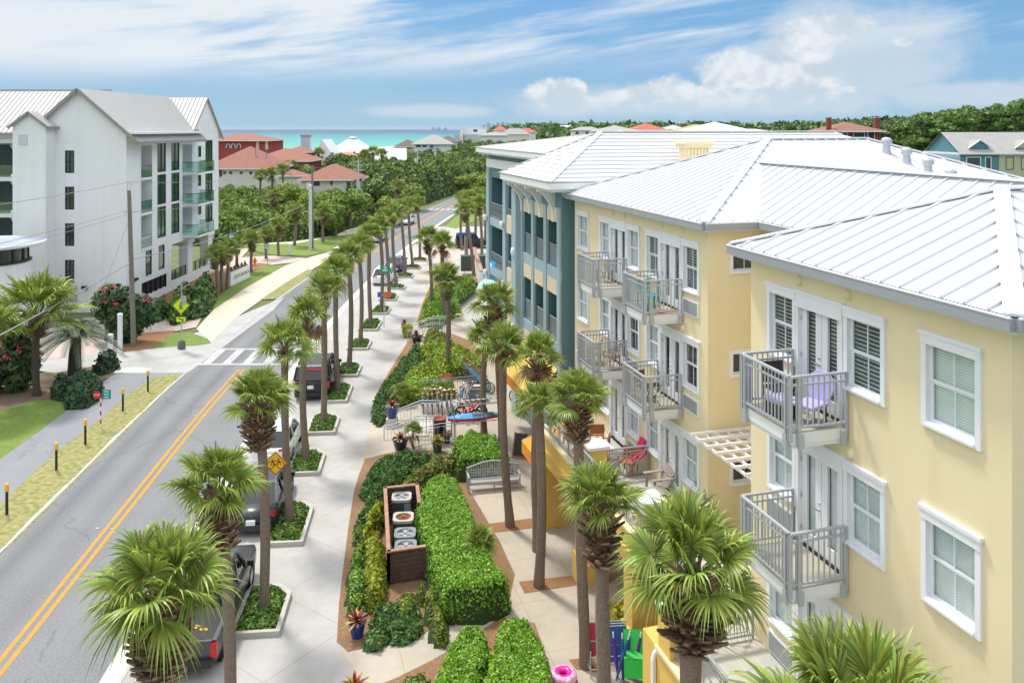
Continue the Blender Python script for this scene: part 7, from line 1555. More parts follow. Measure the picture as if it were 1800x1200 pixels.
x, y = uX(817, 88), 88; t = thing('street_name_sign', 'blue street name blade on a thin post beside the far driveway palms', 'sign', (x, y, 0)); b = MB(); b.box(-.04, .04, -.03, .03, 0, 4.3, gal); b.build('post', t); b = MB(); b.box(-.75, .75, -.05, -.02, 4.0, 4.3, MATS['plate_blue']); b.build('sign_plate', t)
# ================================================================ COURTYARD THINGS
# steps and railings
step_m = mat('step_concrete', (.58, .55, .5), .85, noise=(2, .4, (.5, .47, .42)))
def steps(name, label, x0, y0, y1, zt, n, dx=.38):
    t = thing(name, label, 'steps', (x0, y0, 0)); b = MB()
    for i in range(n): b.box(i * dx, n * dx + .7, 0.005 * i, y1 - y0 - .005 * i, (0 if i == 0 else zt * i / n + .0), zt * (i + 1) / n + .02, step_m)
    b.build('treads', t)
    for yy in (.12, y1 - y0 - .12):
        r = MB(); pts = [(-.35, yy, .93), (.05, yy, .95), (n * dx + .1, yy, zt + .95), (n * dx + 1.1, yy, zt + .95)]
        for dz in (0, -.14):
            r.tube([(p[0], p[1], p[2] + dz) for p in pts], .028, railb, 8)
        r.tube([(p[0], p[1], p[2] - .78) for p in pts[1:]], .02, railb, 6)
        L_ = n * dx + 1.45; k = int(L_ / .17)
        for i in range(k + 1):
            xx = -.33 + L_ * i / k; zz = np.interp(xx, [p[0] for p in pts], [p[2] for p in pts]); zg = max(0, min(zt, zt * (xx - .05) / (n * dx + .05)))
            r.bar((xx, yy, zg), (xx, yy, zz - .14 if i % 6 else zz), .016 if i % 6 else .04, .016 if i % 6 else .04, railm, up=(1, 0, 0))
        r.build('handrail', t)
    return t
x, y, _ = G(700, 752); steps('steps', 'short flight of concrete steps with grey handrails near the blue pots', -5.95, 40.1, 42.6, .45, 3)
steps('steps', 'farther flight of steps with sloping grey handrails by the pavement', -7.25, 59.2, 61.4, .5, 3, .42)
def railing(label, pts, h=1.0, group=None):
    t = thing('railing', label, 'railing', (pts[0][0], pts[0][1], pts[0][2]), 0, group); b = MB()
    o = Vector(pts[0]); P = [Vector(p) - o for p in pts]
    for dz in (h, h - .14, .12): b.tube([tuple(p + Vector((0, 0, dz))) for p in P], .026 if dz == h else .018, railb, 6)
    b.build('rails', t); b = MB()
    for a, c in zip(P, P[1:]):
        n = max(2, int((c - a).length / .14))
        for i in range(n + 1): q = a.lerp(c, i / n); s = .04 if i in (0, n) else .016; b.bar(q, q + Vector((0, 0, h if s > .02 else h - .14)), s, s, railm, up=(1, 0, 0))
    b.build('balusters', t); return t
railing('low grey railing in front of the barrel, along the ramp by the steps', [(-4.75, 39.0, .2), (-3.4, 39.2, .45), (-2.7, 39.3, .45)], .95)
railing('grey railing behind the upright rental bicycles', [(*GC(740, 700)[:2], .45), (*GC(850, 688)[:2], .45)], .95)
# paddleboard on its rack
x0, y0, z0 = PT(787, 741, 39.6); x1, y1, z1 = PT(884, 731.5, 40.3)
t = thing('paddleboard', 'sky blue paddleboard with a red edge lying across a metal rack', 'paddleboard', ((x0 + x1) / 2, (y0 + y1) / 2, 1.45), math.atan2(y1 - y0, x1 - x0)); Lb = math.hypot(x1 - x0, y1 - y0)
blu = mat('board_blue', (.03, .35, .72), .35); redb = mat('board_red', (.6, .02, .03), .35); pad = mat('deck_pad', (.08, .1, .12), .9)
def outline(L_, W_, n=22): 
    up = [(-L_ / 2 + L_ * i / n, W_ / 2 * math.sin(PI * min(1, max(0, (i / n) ** .75))) ** .55 if 0 < i < n else .0) for i in range(n + 1)]
    return up + [(a, -b_) for a, b_ in reversed(up[1:-1])]
ol_ = outline(Lb, .8); b = MB(); b.prism(ol_, -.05, .05, redb); b.build('hull', t); b = MB(); b.prism([(a * .985, w * .93) for a, w in ol_], .051, .085, blu); b.build('deck', t)
b = MB(); b.box(-.15, .95, -.26, .26, .086, .095, pad); b.build('deck_pad', t); b = MB(); b.bar((-1.15, -.16, .095), (-.85, .12, .095), .06, .01, white); b.bar((-.95, -.18, .095), (-.7, .06, .095), .05, .01, white); b.build('stripe', t)
t = thing('board_rack', 'galvanised tube rack with pegs carrying the blue paddleboard', 'rack', (x0 + .25, y0, .45), math.atan2(y1 - y0, x1 - x0)); b = MB(); Lr = Lb - .25
for yy in (-.35, .35):
    for xx in (0, Lr): b.tube([(xx, yy, 0), (xx, yy, 1.75)], .03, railb, 8)
    b.tube([(0, yy, 1.75), (Lr, yy, 1.75)], .03, railb, 8); b.tube([(0, yy, .92), (Lr, yy, .92)], .025, railb, 8)
for xx in (0, Lr):
    for zz in (.92, 1.75): b.tube([(xx, -.35, zz), (xx, .35, zz)], .025, railb, 8)
b.build('frame', t); b = MB()
for i in range(9): b.tube([(.2 + i * (Lr - .4) / 8, .35, 1.75), (.3 + i * (Lr - .4) / 8, .05, 1.82)], .02, white, 6)
b.build('pegs', t)
x, y, z = GC(773, 772); t = thing('barrel', 'ribbed black barrel with a dull red lid beside the handrail', 'barrel', (x, y, z)); b = MB(); b.lathe([(.3, 0), (.32, .02), (.3, .3), (.32, .33), (.3, .36), (.3, .62), (.32, .65), (.3, .68), (.31, 1.0), (.33, 1.02)], black, 20); b.build('drum', t); b = MB(); b.lathe([(.33, 1.0), (.33, 1.04), (.28, 1.05), (.27, 1.0), (0, 1.0)], mat('dull_red_lid', (.3, .05, .05), .7), 20); b.build('lid', t)
# pots with plants
potb = mat('blue_glaze', (.012, .04, .22), .15, spec=.6); pott = mat('teal_glaze', (.015, .07, .10), .15, spec=.6); potk = mat('midnight_glaze', (.015, .022, .06), .15, spec=.6); soil = mat('potting_soil', (.06, .04, .03), .95)
cr = mat('red_cordyline_leaf', (.20, .025, .03), .45, island=.5); cy = mat('yellow_cordyline_leaf', (.40, .30, .06), .5, island=.3); cg = mat('small_green_leaf', (.10, .2, .03), .5, island=.4)
def strap_leaves(n, Lf, w, mats, rng, up=75, low=5, droop=.5):
    o = NP()
    for i in range(n):
        fr = i / n; a = i * 2.4; e = math.radians(up + (low - up) * fr + rng.uniform(-8, 8)); d = np.array([math.cos(a) * math.cos(e), math.sin(a) * math.cos(e), math.sin(e)]); S = np.array([-math.sin(a), math.cos(a), 0]); L_ = Lf * rng.uniform(.8, 1.15); V = []
        for t_, ww in ((0, .4), (.3, 1), (.65, .85), (1, .06)): c = d * L_ * t_ - np.array([0, 0, 1]) * L_ * droop * t_ ** 2.2 * .6; V += [c - S * w * ww / 2, c + S * w * ww / 2]
        o.add(np.array(V), np.array([[0, 1, 3, 2], [2, 3, 5, 4], [4, 5, 7, 6]]), int(rng.uniform() < (.15 + .75 * (fr > .6))) if len(mats) > 1 else 0)
    return o.mesh('leaves', mats)
def pot(label, u, v, r, h, m, plant, pedestal=0.0, court=True, zoff=0, group=None):
    x, y, z = GC(u, v) if court else G(u, v); t = thing('plant_pot', label, 'potted plant', (x, y, z), 0, group); rng = np.random.default_rng(int(u)); b = MB()
    if pedestal: b.box(-r * .8, r * .8, -r * .8, r * .8, 0, pedestal, step_m)
    if pedestal: b.build('pedestal', t); b = MB()
    p = pedestal; b.lathe([(r * .62, p), (r * .8, p + h * .35), (r * .97, p + h * .85), (r * 1.05, p + h * .92), (r * 1.05, p + h), (r * .93, p + h), (r * .9, p + h * .9)], m, 24); b.build('pot', t); b = MB(); b.lathe([(r * .92, p + h * .9), (0, p + h * .93)], soil, 16); b.build('soil', t)
    if plant == 'red': me = strap_leaves(30, .5, .09, [cr, cy], rng)
    elif plant == 'redup': me = strap_leaves(24, .6, .08, [cr, cr], rng, up=88, low=35)
    elif plant == 'yellow': me = strap_leaves(110, .42, .045, [cy, yg2], rng, up=85, low=0, droop=.3)
    elif plant == 'lime': o = NP(); V, Q = blob_cards([(0, 0, .1, .42, .42, .4), (0, -.25, -.2, .35, .2, .35)], .12, 160, rng); o.add(V, Q, 0); me = o.mesh('leaves', [yg2])
    elif plant == 'flower':
        o = NP(); V, Q = blob_cards([(0, 0, .08, .26, .26, .16)], .07, 260, rng); o.add(V, Q, (rng.uniform(size=len(Q)) < .3).astype(int)); me = o.mesh('leaves', [cg, pink])
    obj('leaves', me, t, (0, 0, p + h * .95)); return t
pot('cobalt blue pot on a concrete pedestal at the top of the near steps rail', 689, 748, .34, .62, potb, 'red', .42)
pot('wide dark blue pot with red and cream leaves at the foot of the near steps', 704, 789, .38, .5, potk, 'red')
pot('small teal pot with bright yellow leaves beside the barrel', 769, 794, .27, .5, pott, 'yellow')
pot('dark pot with pink flowers behind the yellow leaved pot', 785, 778, .22, .4, potk, 'flower')
pot('navy pot with a burgundy and yellow plant on the mulch by the wooden screen', 628, 1119, .26, .5, MATS['blue_glaze'], 'red')
pot('pot cut off by the bottom edge with burgundy and yellow leaves', 625, 1240, .26, .5, potk, 'red')
pot('blue pot among the lime shrubs above the near steps', 724, 706, .3, .5, potb, 'yellow')
pot('square planter overflowing with lime leaves by the far steps', 716, 592, .36, .55, mat('grey_planter', (.3, .31, .32), .7), 'lime')
pot('dark pot with upright red leaves by the far handrail', 732, 602, .4, .5, potk, 'redup')
pot('thin red leaved pot behind the lime planter', 711, 578, .25, .4, potk, 'redup')
x, y, z = GC(727, 788); palm((x, y), (x, y, z + .75), 'knee-high fan palm between the near steps and the juniper bed', None, crown=CROWNS[1], boots=None, cs=.42, r=.07, name='dwarf_palm', zb=z)
x, y, z = GC(842, 1010); palm((x, y), (x, y, z + 1.05), 'young fan palm poking out of the long clipped hedge', None, crown=CROWNS[2], boots=None, cs=.5, r=.06, name='dwarf_palm', zb=z)
x, y, z = GC(706, 712); palm((x, y), (x, y, z + .6), 'small fan palm tuft in the bed above the near steps', None, crown=CROWNS[3], boots=None, cs=.5, r=.06, name='dwarf_palm', zb=z)
# bench
A, B = G(823, 867), G(915, 859); an = math.atan2(B[1] - A[1], B[0] - A[0]); Lb = math.hypot(B[0] - A[0], B[1] - A[1]); z = zc(A[0], A[1])
gw = mat('weathered_grey_wood', (.40, .41, .42), .8, noise=(8, .5, (.30, .31, .32))); t = thing('park_bench', 'long weathered grey bench with an arched lattice back before the hedge', 'bench', (A[0], A[1], z), an)
b = MB()
for i in range(5): b.box(.05, Lb - .05, -.02 + i * .1, .065 + i * .1, .41, .44, gw)
b.box(.05, Lb - .05, -.03, .0, .33, .41, gw); b.build('seat', t); b = MB(); arch = lambda q: .84 + .26 * math.sin(PI * q) ; n = 20
for i in range(n): b.bar((Lb * i / n, .53, arch(i / n)), (Lb * (i + 1) / n, .53, arch((i + 1) / n)), .06, .05, gw)
for i in range(1, 22): q = i / 22; b.bar((Lb * q, .53, .44), (Lb * q, .53, arch(q)), .045, .02, gw, up=(0, 1, 0))
for zz in (.5, .62, .74): b.box(0, Lb, .515, .535, zz, zz + .04, gw)
b.build('backrest', t)
for xx in (.03, Lb - .03):
    b = MB(); b.bar((xx, 0, 0), (xx, 0, .64), .06, .06, gw, up=(1, 0, 0)); b.build('leg', t); b = MB(); b.bar((xx, .53, 0), (xx, .53, .9), .06, .06, gw, up=(1, 0, 0)); b.build('leg', t); b = MB(); b.bar((xx, -.05, .66), (xx, .55, .68), .07, .04, gw); b.build('armrest', t)
b = MB(); b.bar((Lb / 2, .05, 0), (Lb / 2, .05, .4), .05, .05, gw, up=(1, 0, 0)); b.build('leg', t)
# wooden screen with four condensers
wd = mat('dark_stained_wood', (.075, .042, .032), .8, noise=(4, .6, (.13, .085, .07)), bump=(14, .5)); wl = mat('weathered_cap_wood', (.34, .18, .13), .85, noise=(4, .6, (.45, .3, .22)))
P0, P1_, P2_, P3_ = G(683, 1028), G(746, 1018), G(733, 851, 1.15), G(677, 857, 1.15); t = thing('wooden_screen', 'dark slatted wooden enclosure around four condensers in the mulch bed', 'screen', (P0[0], P0[1], 0)); q = [Vector((p[0] - P0[0], p[1] - P0[1], 0)) for p in (P0, P1_, P2_, P3_)]
def slats(a, c, name, flip=1):
    b = MB(); d = (c - a).normalized()
    for i in range(7): b.bar(a + Vector((0, 0, .1 + i * .155)), c + Vector((0, 0, .1 + i * .155)), .025, .14, wd)
    for e in (a, c): b.bar(e, e + Vector((0, 0, 1.12)), .1, .1, wd, up=(1, 0, 0))
    b.build(name, t); b = MB(); b.bar(a - d * .05 + Vector((0, 0, 1.15)), c + d * .05 + Vector((0, 0, 1.15)), .14, .045, wl); b.build('top_rail', t)
slats(q[0], q[1], 'slat_panel'); slats(q[3], q[0], 'slat_panel'); slats(q[3], q[2], 'slat_panel'); slats(q[2], q[2].lerp(q[1], .32), 'slat_panel')
b = MB(); b.bar(q[3].lerp(q[0], .35) + Vector((0, 0, .8)), q[3].lerp(q[0], .5) + Vector((.3, 0, .2)), .04, .04, wl); b.build('brace', t); b = MB(); b.bar(q[3].lerp(q[0], .75) + Vector((0, 0, .9)), q[3].lerp(q[0], .9) + Vector((.45, 0, .4)), .04, .04, wl); b.build('brace', t)
acw = mat('condenser_cream', (.44, .42, .38), .6); acg = mat('condenser_grey', (.2, .24, .26), .6); acd = mat('condenser_dark', (.05, .055, .06), .7); rust = mat('rusty_fan', (.24, .09, .03), .9, noise=(6, .6, (.4, .2, .09)))
for i, (u, v, mt, mf, lab) in enumerate([(706, 872, acw, acd, 'cream topped condenser at the far end of the wooden screen'), (709, 908, acw, rust, 'condenser with a rusty brown fan, second from the far end'), (712, 931, acg, acd, 'grey condenser with a red badge, third from the far end'), (713, 953, acg, acd, 'grey condenser at the near end of the wooden screen')]):
    x, y, _ = G(u, v, .95); h_ = .95 if i < 2 else .85; t = thing('condenser', lab, 'air conditioner', (x, y, .02), .08, 'condensers inside the wooden screen'); s = .37; b = MB(); b.box(-s, s, -s, s, 0, h_ - .1, acd); b.build('cabinet', t)
    b = MB(); n = 24; ro = [(s * 1.04 * max(-1, min(1, 1.25 * math.cos(2 * PI * k / n))), s * 1.04 * max(-1, min(1, 1.25 * math.sin(2 * PI * k / n)))) for k in range(n)]; ri = [(.29 * math.cos(2 * PI * k / n), .29 * math.sin(2 * PI * k / n)) for k in range(n)]
    vs = [(*p, h_ - .1) for p in ro] + [(*p, h_) for p in ro] + [(*p, h_) for p in ri] + [(*p, h_ - .08) for p in ri]; b.add(vs, [(j * n + k, j * n + (k + 1) % n, (j + 1) * n + (k + 1) % n, (j + 1) * n + k) for j in range(3) for k in range(n)], mt); b.build('top_cover', t)
    b = MB(); b.lathe([(.285, h_ - .07), (.0, h_ - .075)], acd if mf is not rust else rust, 20)
    for k in range(4): a = k * PI / 2; b.bar((0, 0, h_ - .05), (.26 * math.cos(a), .26 * math.sin(a), h_ - .05), .13, .015, mf if mf is rust else gal)
    b.build('fan', t); b = MB()
    for rr in (.09, .15, .21, .27): b.torus((0, 0, h_ - .015), rr, .005, gal if mf is not rust else rust, 24, 4, 'Z')
    for k in range(6): a = k * PI / 3; b.bar((0, 0, h_ - .012), (.29 * math.cos(a), .29 * math.sin(a), h_ - .012), .01, .008, gal if mf is not rust else rust)
    b.build('guard', t)
    if i == 2: b = MB(); b.box(-.12, .12, -s - .012, -s - .002, .5, .58, sgn_r); b.build('badge', t)
    if i == 0: b = MB(); b.box(.12, s, -s - .012, -s - .002, .1, .8, acg); b.build('access_panel', t)
# bicycles
def bike(label, x, y, z, rz, fm, fat=1.0, cat='bicycle', name='bicycle', group=None, sadm=None, lean=.0):
    t = thing(name, label, cat, (x, y, z), rz, group); t.rotation_euler.x = lean; r = .33; A, Bc, Cc, D, Hd = (-.52, r), (.0, .29), (-.16, .82), (.40, .86), (.55, r)
    b = MB(); T = lambda p: (p[0], 0, p[1])
    for p, q, w in ((A, Bc, .022), (A, Cc, .018), (Bc, Cc, .028), (Bc, D, .03), ((-.12, .62), (.39, .76), .028), (D, (.36, .98), .025), ((.41, .8), Hd, .02)): b.tube([T(p), T(q)], w * (1.3 if fat > 1 else 1), fm, 7)
    b.build('frame', t)
    for c in (A, Hd):
        b = MB(); b.torus((c[0], 0, c[1]), r - .02 * fat, .024 * fat, rubber, 24, 6, 'Y'); w = b.build('wheel', t); b = MB(); b.torus((c[0], 0, c[1]), r - .05 * fat, .01, rimm, 24, 4, 'Y')
        for k in range(8): a = k * PI / 4; b.bar((c[0], .01, c[1]), (c[0] + (r - .05) * math.cos(a), 0, c[1] + (r - .05) * math.sin(a)), .006, .006, rimm)
        b.build('rim', w)
    b = MB(); b.lathe([(.0, .0), (.1, .01), (.11, .05), (.06, .09), (0, .09)], sadm, 10, (-.19, 0, .9), sx=1.35, sy=.85); b.tube([T(Cc), T((-.19, .92))], .014, chrome, 6); b.build('saddle', t)
    b = MB(); b.tube([(.25, -.3, 1.06), (.34, -.2, 1.08), (.37, 0, 1.0), (.34, .2, 1.08), (.25, .3, 1.06)], .014, chrome, 6); o = b.build('handlebar', t); b = MB()
    for s in (-1, 1): b.tube([(.29, s * .25, 1.07), (.2, s * .34, 1.05)], .022, sadm, 6)
    b.build('grip', o); b = MB(); b.bar((0, -.06, .29), (.13, -.06, .2), .02, .02, black); b.bar((0, .06, .29), (-.13, .06, .38), .02, .02, black); b.lathe([(.09, -.01), (.09, .01)], black, 12, (0, 0, 0), lambda q: (q[0], .04 + q[2], .29 + q[1])); b.build('crank', t); return t
skyb = mat('sky_blue_frame', (.22, .42, .68), .3); orgs = mat('tan_saddle', (.42, .13, .04), .6); redf = mat('red_frame', (.55, .025, .02), .3); blk = mat('black_saddle', (.02, .02, .02), .7)
bg = 'sky blue rental bicycles'
x, y, z = GC(752, 722); B0 = bike('sky blue bicycle in the upright front rank, first from the handrail', x, y, z, PI / 2 + .1, skyb, group=bg, sadm=orgs)
for i, (u, v) in enumerate([(760, 722), (769, 720), (777, 724), (786, 722), (794, 723), (743, 721)]):
    x, y, z = GC(u, v); dup(B0, (x, y, z), PI / 2 + .1 + RND.uniform(-.08, .08), 'sky blue bicycle in the upright front rank, %s from the handrail' % ORD[i + 1])
for u, v, lab in ((811, 708, 'sky blue rental bicycle standing alone left of the grey storage box pair'), (826, 706, 'sky blue rental bicycle standing right next to the grey storage box')):
    x, y, z = GC(u, v); dup(B0, (x, y, z), PI / 2 - .2, lab)
for i in range(8):
    x, y, z = GC(818 + i * 4.4, 658 + i * 4.4); dup(B0, (x, y, z), 2.5 + RND.uniform(-.1, .1), 'sky blue bicycle in the slanting rear rank, %s from its far end' % ORD[i])
x, y, z = GC(818, 742); R0 = bike('red framed fat tyre bicycle behind the paddleboard', x, y, z, .1, redf, fat=2.0, sadm=blk); dup(R0, (x + .25, y + .6, z), .15, 'second red fat tyre bicycle, half hidden behind the first')
x, y, z = GC(912, 712); K0 = bike('dark blue mountain bicycle parked by the orange awning, wheel turned out', x, y, z, 2.2, mat('slate_frame', (.08, .16, .22), .35), fat=1.4, sadm=blk); x, y, z = GC(925, 700); dup(K0, (x, y, z), 2.0, 'bicycle behind the dark blue one under the yellow awning')
x, y, z = GC(838, 702); t = thing('storage_box', 'grey plastic storage box with a lid beside the bicycles', 'box', (x, y, z), .1); b = MB(); gp = mat('grey_plastic', (.25, .24, .23), .6); b.box(-.45, .45, -.3, .3, 0, .55, gp); b.build('body', t); b = MB(); b.box(-.48, .48, -.33, .33, .55, .66, mat('lid_plastic', (.16, .15, .15), .6)); b.build('lid', t); b = MB(); b.box(-.12, .12, -.33, -.3, .3, .38, gal); b.build('latch', t)
b = MB(); b.bar((-.25, 0, .03), (.25, .05, .04), .2, .06, orgs); b.bar((-.2, .1, .07), (.25, .12, .08), .16, .05, white); o = b.build('folded_cloth', None, (x, y, z + .66)); tag(o, 'orange and white folded cloth lying on the grey storage box', 'cloth')
x, y, z = GC(783, 688); t = thing('rental_sign', 'slanted red board sign on a stake at the base of the palm by the bicycles', 'sign', (x, y, z), .15); b = MB(); b.bar((0, 0, 0), (0, 0, .75), .05, .05, gal, up=(1, 0, 0)); b.build('stake', t); b = MB(); b.box(-.4, .4, -.03, .03, -.1, .1, sgn_r, lambda q: (q[0], q[1], q[2] + .85 + q[0] * .14)); o = b.build('board', t); b = MB(); b.box(-.33, .33, -.036, -.031, -.035, .035, mat('faded_lettering', (.7, .35, .33), .6), lambda q: (q[0], q[1], q[2] + .85 + q[0] * .14)); b.build('lettering', o)
x, y, z = GC(912, 806); t = thing('easel_board', 'black board with a pale wooden frame leaning on the walkway by the palms', 'sign', (x, y, z), -.3); b = MB(); b.box(-.3, .3, -.02, .02, .1, 1.0, black, lambda q: (q[0], q[1] + q[2] * .5, q[2])); b.build('board', t); b = MB()
for s in (-.33, .33): b.bar((s, 0, 0), (s, .52, 1.05), .06, .04, wl)
b.bar((-.33, .05, .1), (.33, .05, .1), .05, .04, wl); b.bar((-.5, -.05, .02), (.5, -.05, .02), .05, .04, wl); b.build('frame', t)
# beach goods by the arcade
pinkp = mat('pink_vinyl', (.85, .03, .36), .2, spec=.6); clearv = mat('white_vinyl', (.85, .12, .45), .2, noise=(9, .9, (.88, .8, .86)))
x, y, _ = G(992, 1212); t = thing('swim_ring', 'inflatable hot pink swim ring lying by the hedge', 'swim ring', (x, y, .14), 0); b = MB(); b.torus((0, 0, 0), .27, .14, pinkp, 28, 10, 'Z'); b.build('ring', t); 
t2 = thing('swim_ring', 'pink and white patterned swim ring stacked on top of the hot pink one', 'swim ring', (x - .03, y, .40), .2); b = MB(); b.torus((0, 0, 0), .26, .125, clearv, 28, 10, 'Z'); b.build('ring', t2); b = MB(); b.torus((0, 0, .03), .20, .105, pinkp, 28, 8, 'Z'); b.build('inner_tube', t2)
blue_f = mat('blue_fabric', (.03, .10, .34), .8); green_f = mat('green_fabric', (.03, .55, .08), .6); turq = mat('turquoise_fabric', (.02, .3, .32), .8); red_f = mat('red_fabric', (.5, .05, .08), .8); purple = mat('purple_plastic', (.12, .03, .3), .5)
def folded_chair(label, x, y, z, rz, fm, tilt=.35, group='folded beach chairs by the arcade'):
    t = thing('beach_chair', label, 'beach chair', (x, y, z), rz, group); b = MB(); T = lambda q: (q[0], q[1] + q[2] * tilt, q[2])
    for s in (-.3, .3): b.tube([T((s, 0, 0)), T((s, 0, .85))], .015, gal, 6)
    for zz in (0, .42, .85): b.tube([T((-.3, 0, zz)), T((.3, 0, zz))], .015, gal, 6)
    b.build('frame', t); b = MB(); b.box(-.28, .28, -.02, .0, .05, .4, fm, T); b.build('seat', t); b = MB(); b.box(-.28, .28, -.02, .0, .44, .83, fm, T); b.build('backrest', t); return t
bx_, by_, _ = G(1080, 1190)
for i, (dx, dy, m_, lab) in enumerate([(-.35, .55, red_f, 'folded beach chair with red fabric at the left end of the rack'), (.35, .35, blue_f, 'folded blue beach chair at the front of the rack'), (.37, .47, blue_f, 'folded blue beach chair behind the front one'), (.4, .6, turq, 'folded turquoise beach chair at the back of the rack')]):
    folded_chair(lab, bx_ + dx * .9 - .15, by_ + dy, .16, RZ - .2, m_, .45)
t = thing('wire_rack', 'low wire rack holding folded beach chairs by the arcade pier', 'rack', (bx_, by_, 0), RZ - .2); b = MB()
for yy in (0, .9):
    for zz in (.25, .6): b.tube([(-.7, yy, zz), (.9, yy, zz)], .012, gal, 6)
for xx in np.linspace(-.7, .9, 7): b.tube([(xx, 0, .25), (xx, .9, .25)], .01, gal, 5); b.tube([(xx, 0, .25), (xx, 0, .6)], .01, gal, 5)
b.build('wires', t)
for xx in (-.68, .88):
    b = MB(); b.tube([(xx, 0, 0), (xx, 0, .75)], .018, gal, 6); b.tube([(xx, .9, 0), (xx, .9, .75)], .018, gal, 6); b.build('leg', t)
for i, (dx, dy, m_) in enumerate([(.1, -.05, purple), (.22, -.1, blue_f), (.32, .0, blue_f), (.5, -.05, purple), (.02, -.15, blue_f)]):
    t = thing('rolled_umbrella', ['rolled purple beach umbrella at the left of the bundle', 'rolled blue beach umbrella with a white tip, second in the bundle', 'rolled blue beach umbrella in the middle of the bundle', 'rolled purple beach umbrella leaning right out of the bundle', 'short rolled blue umbrella lowest in the bundle'][i], 'umbrella', (bx_ + dx, by_ + dy, 0), 0, 'rolled umbrellas by the rack'); tl = .12 * (i - 1)
    b = MB(); b.tube([(0, 0, 0), (tl * .5, .05, .55), (tl, .1, 1.1)], [.02, .06, .035], m_, 8); b.build('canopy', t); b = MB(); b.tube([(tl, .1, 1.1), (tl * 1.1, .11, 1.25)], .02, white, 6); b.build('tip', t)
x, y, _ = L(-1.4, 21.15); t = thing('lounge_chair', 'bright green folding lounge chair leaning against the golden pier', 'beach chair', (x, y, .05), RZ - .35); b = MB()
T = lambda q: (q[0], q[1], q[2])
for (a0, c0, a1, c1) in ((.45, 1.15, .2, .72), (.2, .70, -.05, .62), (-.05, .6, -.22, .18)): b.poly([(-.32, a0, c0), (.32, a0, c0), (.32, a1, c1), (-.32, a1, c1)], green_f)
b.build('fabric', t); b = MB()
for s in (-.34, .34): b.tube([(s, .45, 1.17), (s, .2, .7), (s, -.05, .6), (s, -.24, .15)], .018, black, 6); b.tube([(s, .3, .9), (s, -.35, .0)], .015, black, 6); b.tube([(s, .0, .6), (s, .4, 0)], .015, black, 6)
b.build('frame', t)
x, y, _ = G(1086, 1150); rng = np.random.default_rng(8); o = NP(); V, Q = blob_cards([(0, 0, .5, .5, .4, .5), (.4, .2, .5, .4, .4, .45)], .12, 90, rng); o.add(V, Q, 0); me = o.mesh('shrub', [yg2]); tag(obj('shrub', me, None, (x, y + .7, .1)), 'yellow-green shrub behind the beach chair rack', 'shrub')
b = MB(); b.box(-.02, .02, -.45, .45, 0, .95, mat('turquoise_towel', (.02, .42, .42), .9, noise=(6, .8, (.5, .65, .65)))); p = L(-1.32, 20.4, 3.0); b.box(-.03, .12, -.45, .45, .951, .97, MATS['turquoise_towel']); o = b.build('beach_towel', None, p, RZ); tag(o, 'turquoise patterned towel hung over the golden terrace wall', 'towel')

# ================================================================ FURNITURE ON BALCONIES AND TERRACES
def adirondack(label, p, s, z, rz, m=gw, group=None):
    t = thing('adirondack_chair', label, 'chair', L(p, s, z), rz, group); b = MB()
    for i in range(5): b.bar((.0, -.24 + i * .12, .36 - .0), (-.5, -.24 + i * .12, .24), .1, .025, m)
    b.build('seat', t); b = MB()
    for i in range(6): w = -.25 + i * .1; hgt = .98 - 1.4 * w * w; b.bar((-.46, w, .22), (-.8, w * 1.15, hgt), .085, .022, m, up=(1, 0, 0))
    b.bar((-.62, -.3, .6), (-.62, .3, .6), .05, .03, m); b.build('backrest', t)
    for sd in (-1, 1):
        b = MB(); b.bar((.1, sd * .34, .56), (-.72, sd * .34, .56), .13, .028, m); b.build('armrest', t); b = MB(); b.bar((.0, sd * .32, 0), (.0, sd * .32, .55), .09, .03, m, up=(0, 1, 0)); b.build('leg', t); b = MB(); b.bar((.02, sd * .27, .34), (-.75, sd * .27, .02), .1, .03, m); b.build('leg', t)
    return t
dr_ = mat('driftwood_grey', (.42, .37, .33), .8, noise=(9, .6, (.3, .26, .23)))
adirondack('weathered adirondack chair nearer the terrace gate', .95, 25.1, 3.305, RZ + PI, dr_, 'adirondack chairs on the terrace'); adirondack('weathered adirondack chair nearer the white pillar cap', .95, 23.35, 3.305, RZ + PI, dr_, 'adirondack chairs on the terrace')
def side_table(label, loc, rz, s, h, mt, ml=None):
    t = thing('side_table', label, 'table', loc, rz); b = MB(); b.box(-s, s, -s, s, h - .04, h, mt); b.build('table_top', t)
    for a in (-1, 1):
        for c in (-1, 1): b = MB(); b.bar((a * s * .8, c * s * .8, 0), (a * s * .8, c * s * .8, h - .04), .05, .05, ml or mt, up=(1, 0, 0)); b.build('leg', t)
    return t
side_table('square weathered wooden table between the adirondack chairs', L(.75, 24.2, 3.305), RZ, .33, .5, dr_)
side_table('white topped table on the far terrace by the golden pillar', L(.1, 27.6, 3.305), RZ, .45, .74, white)
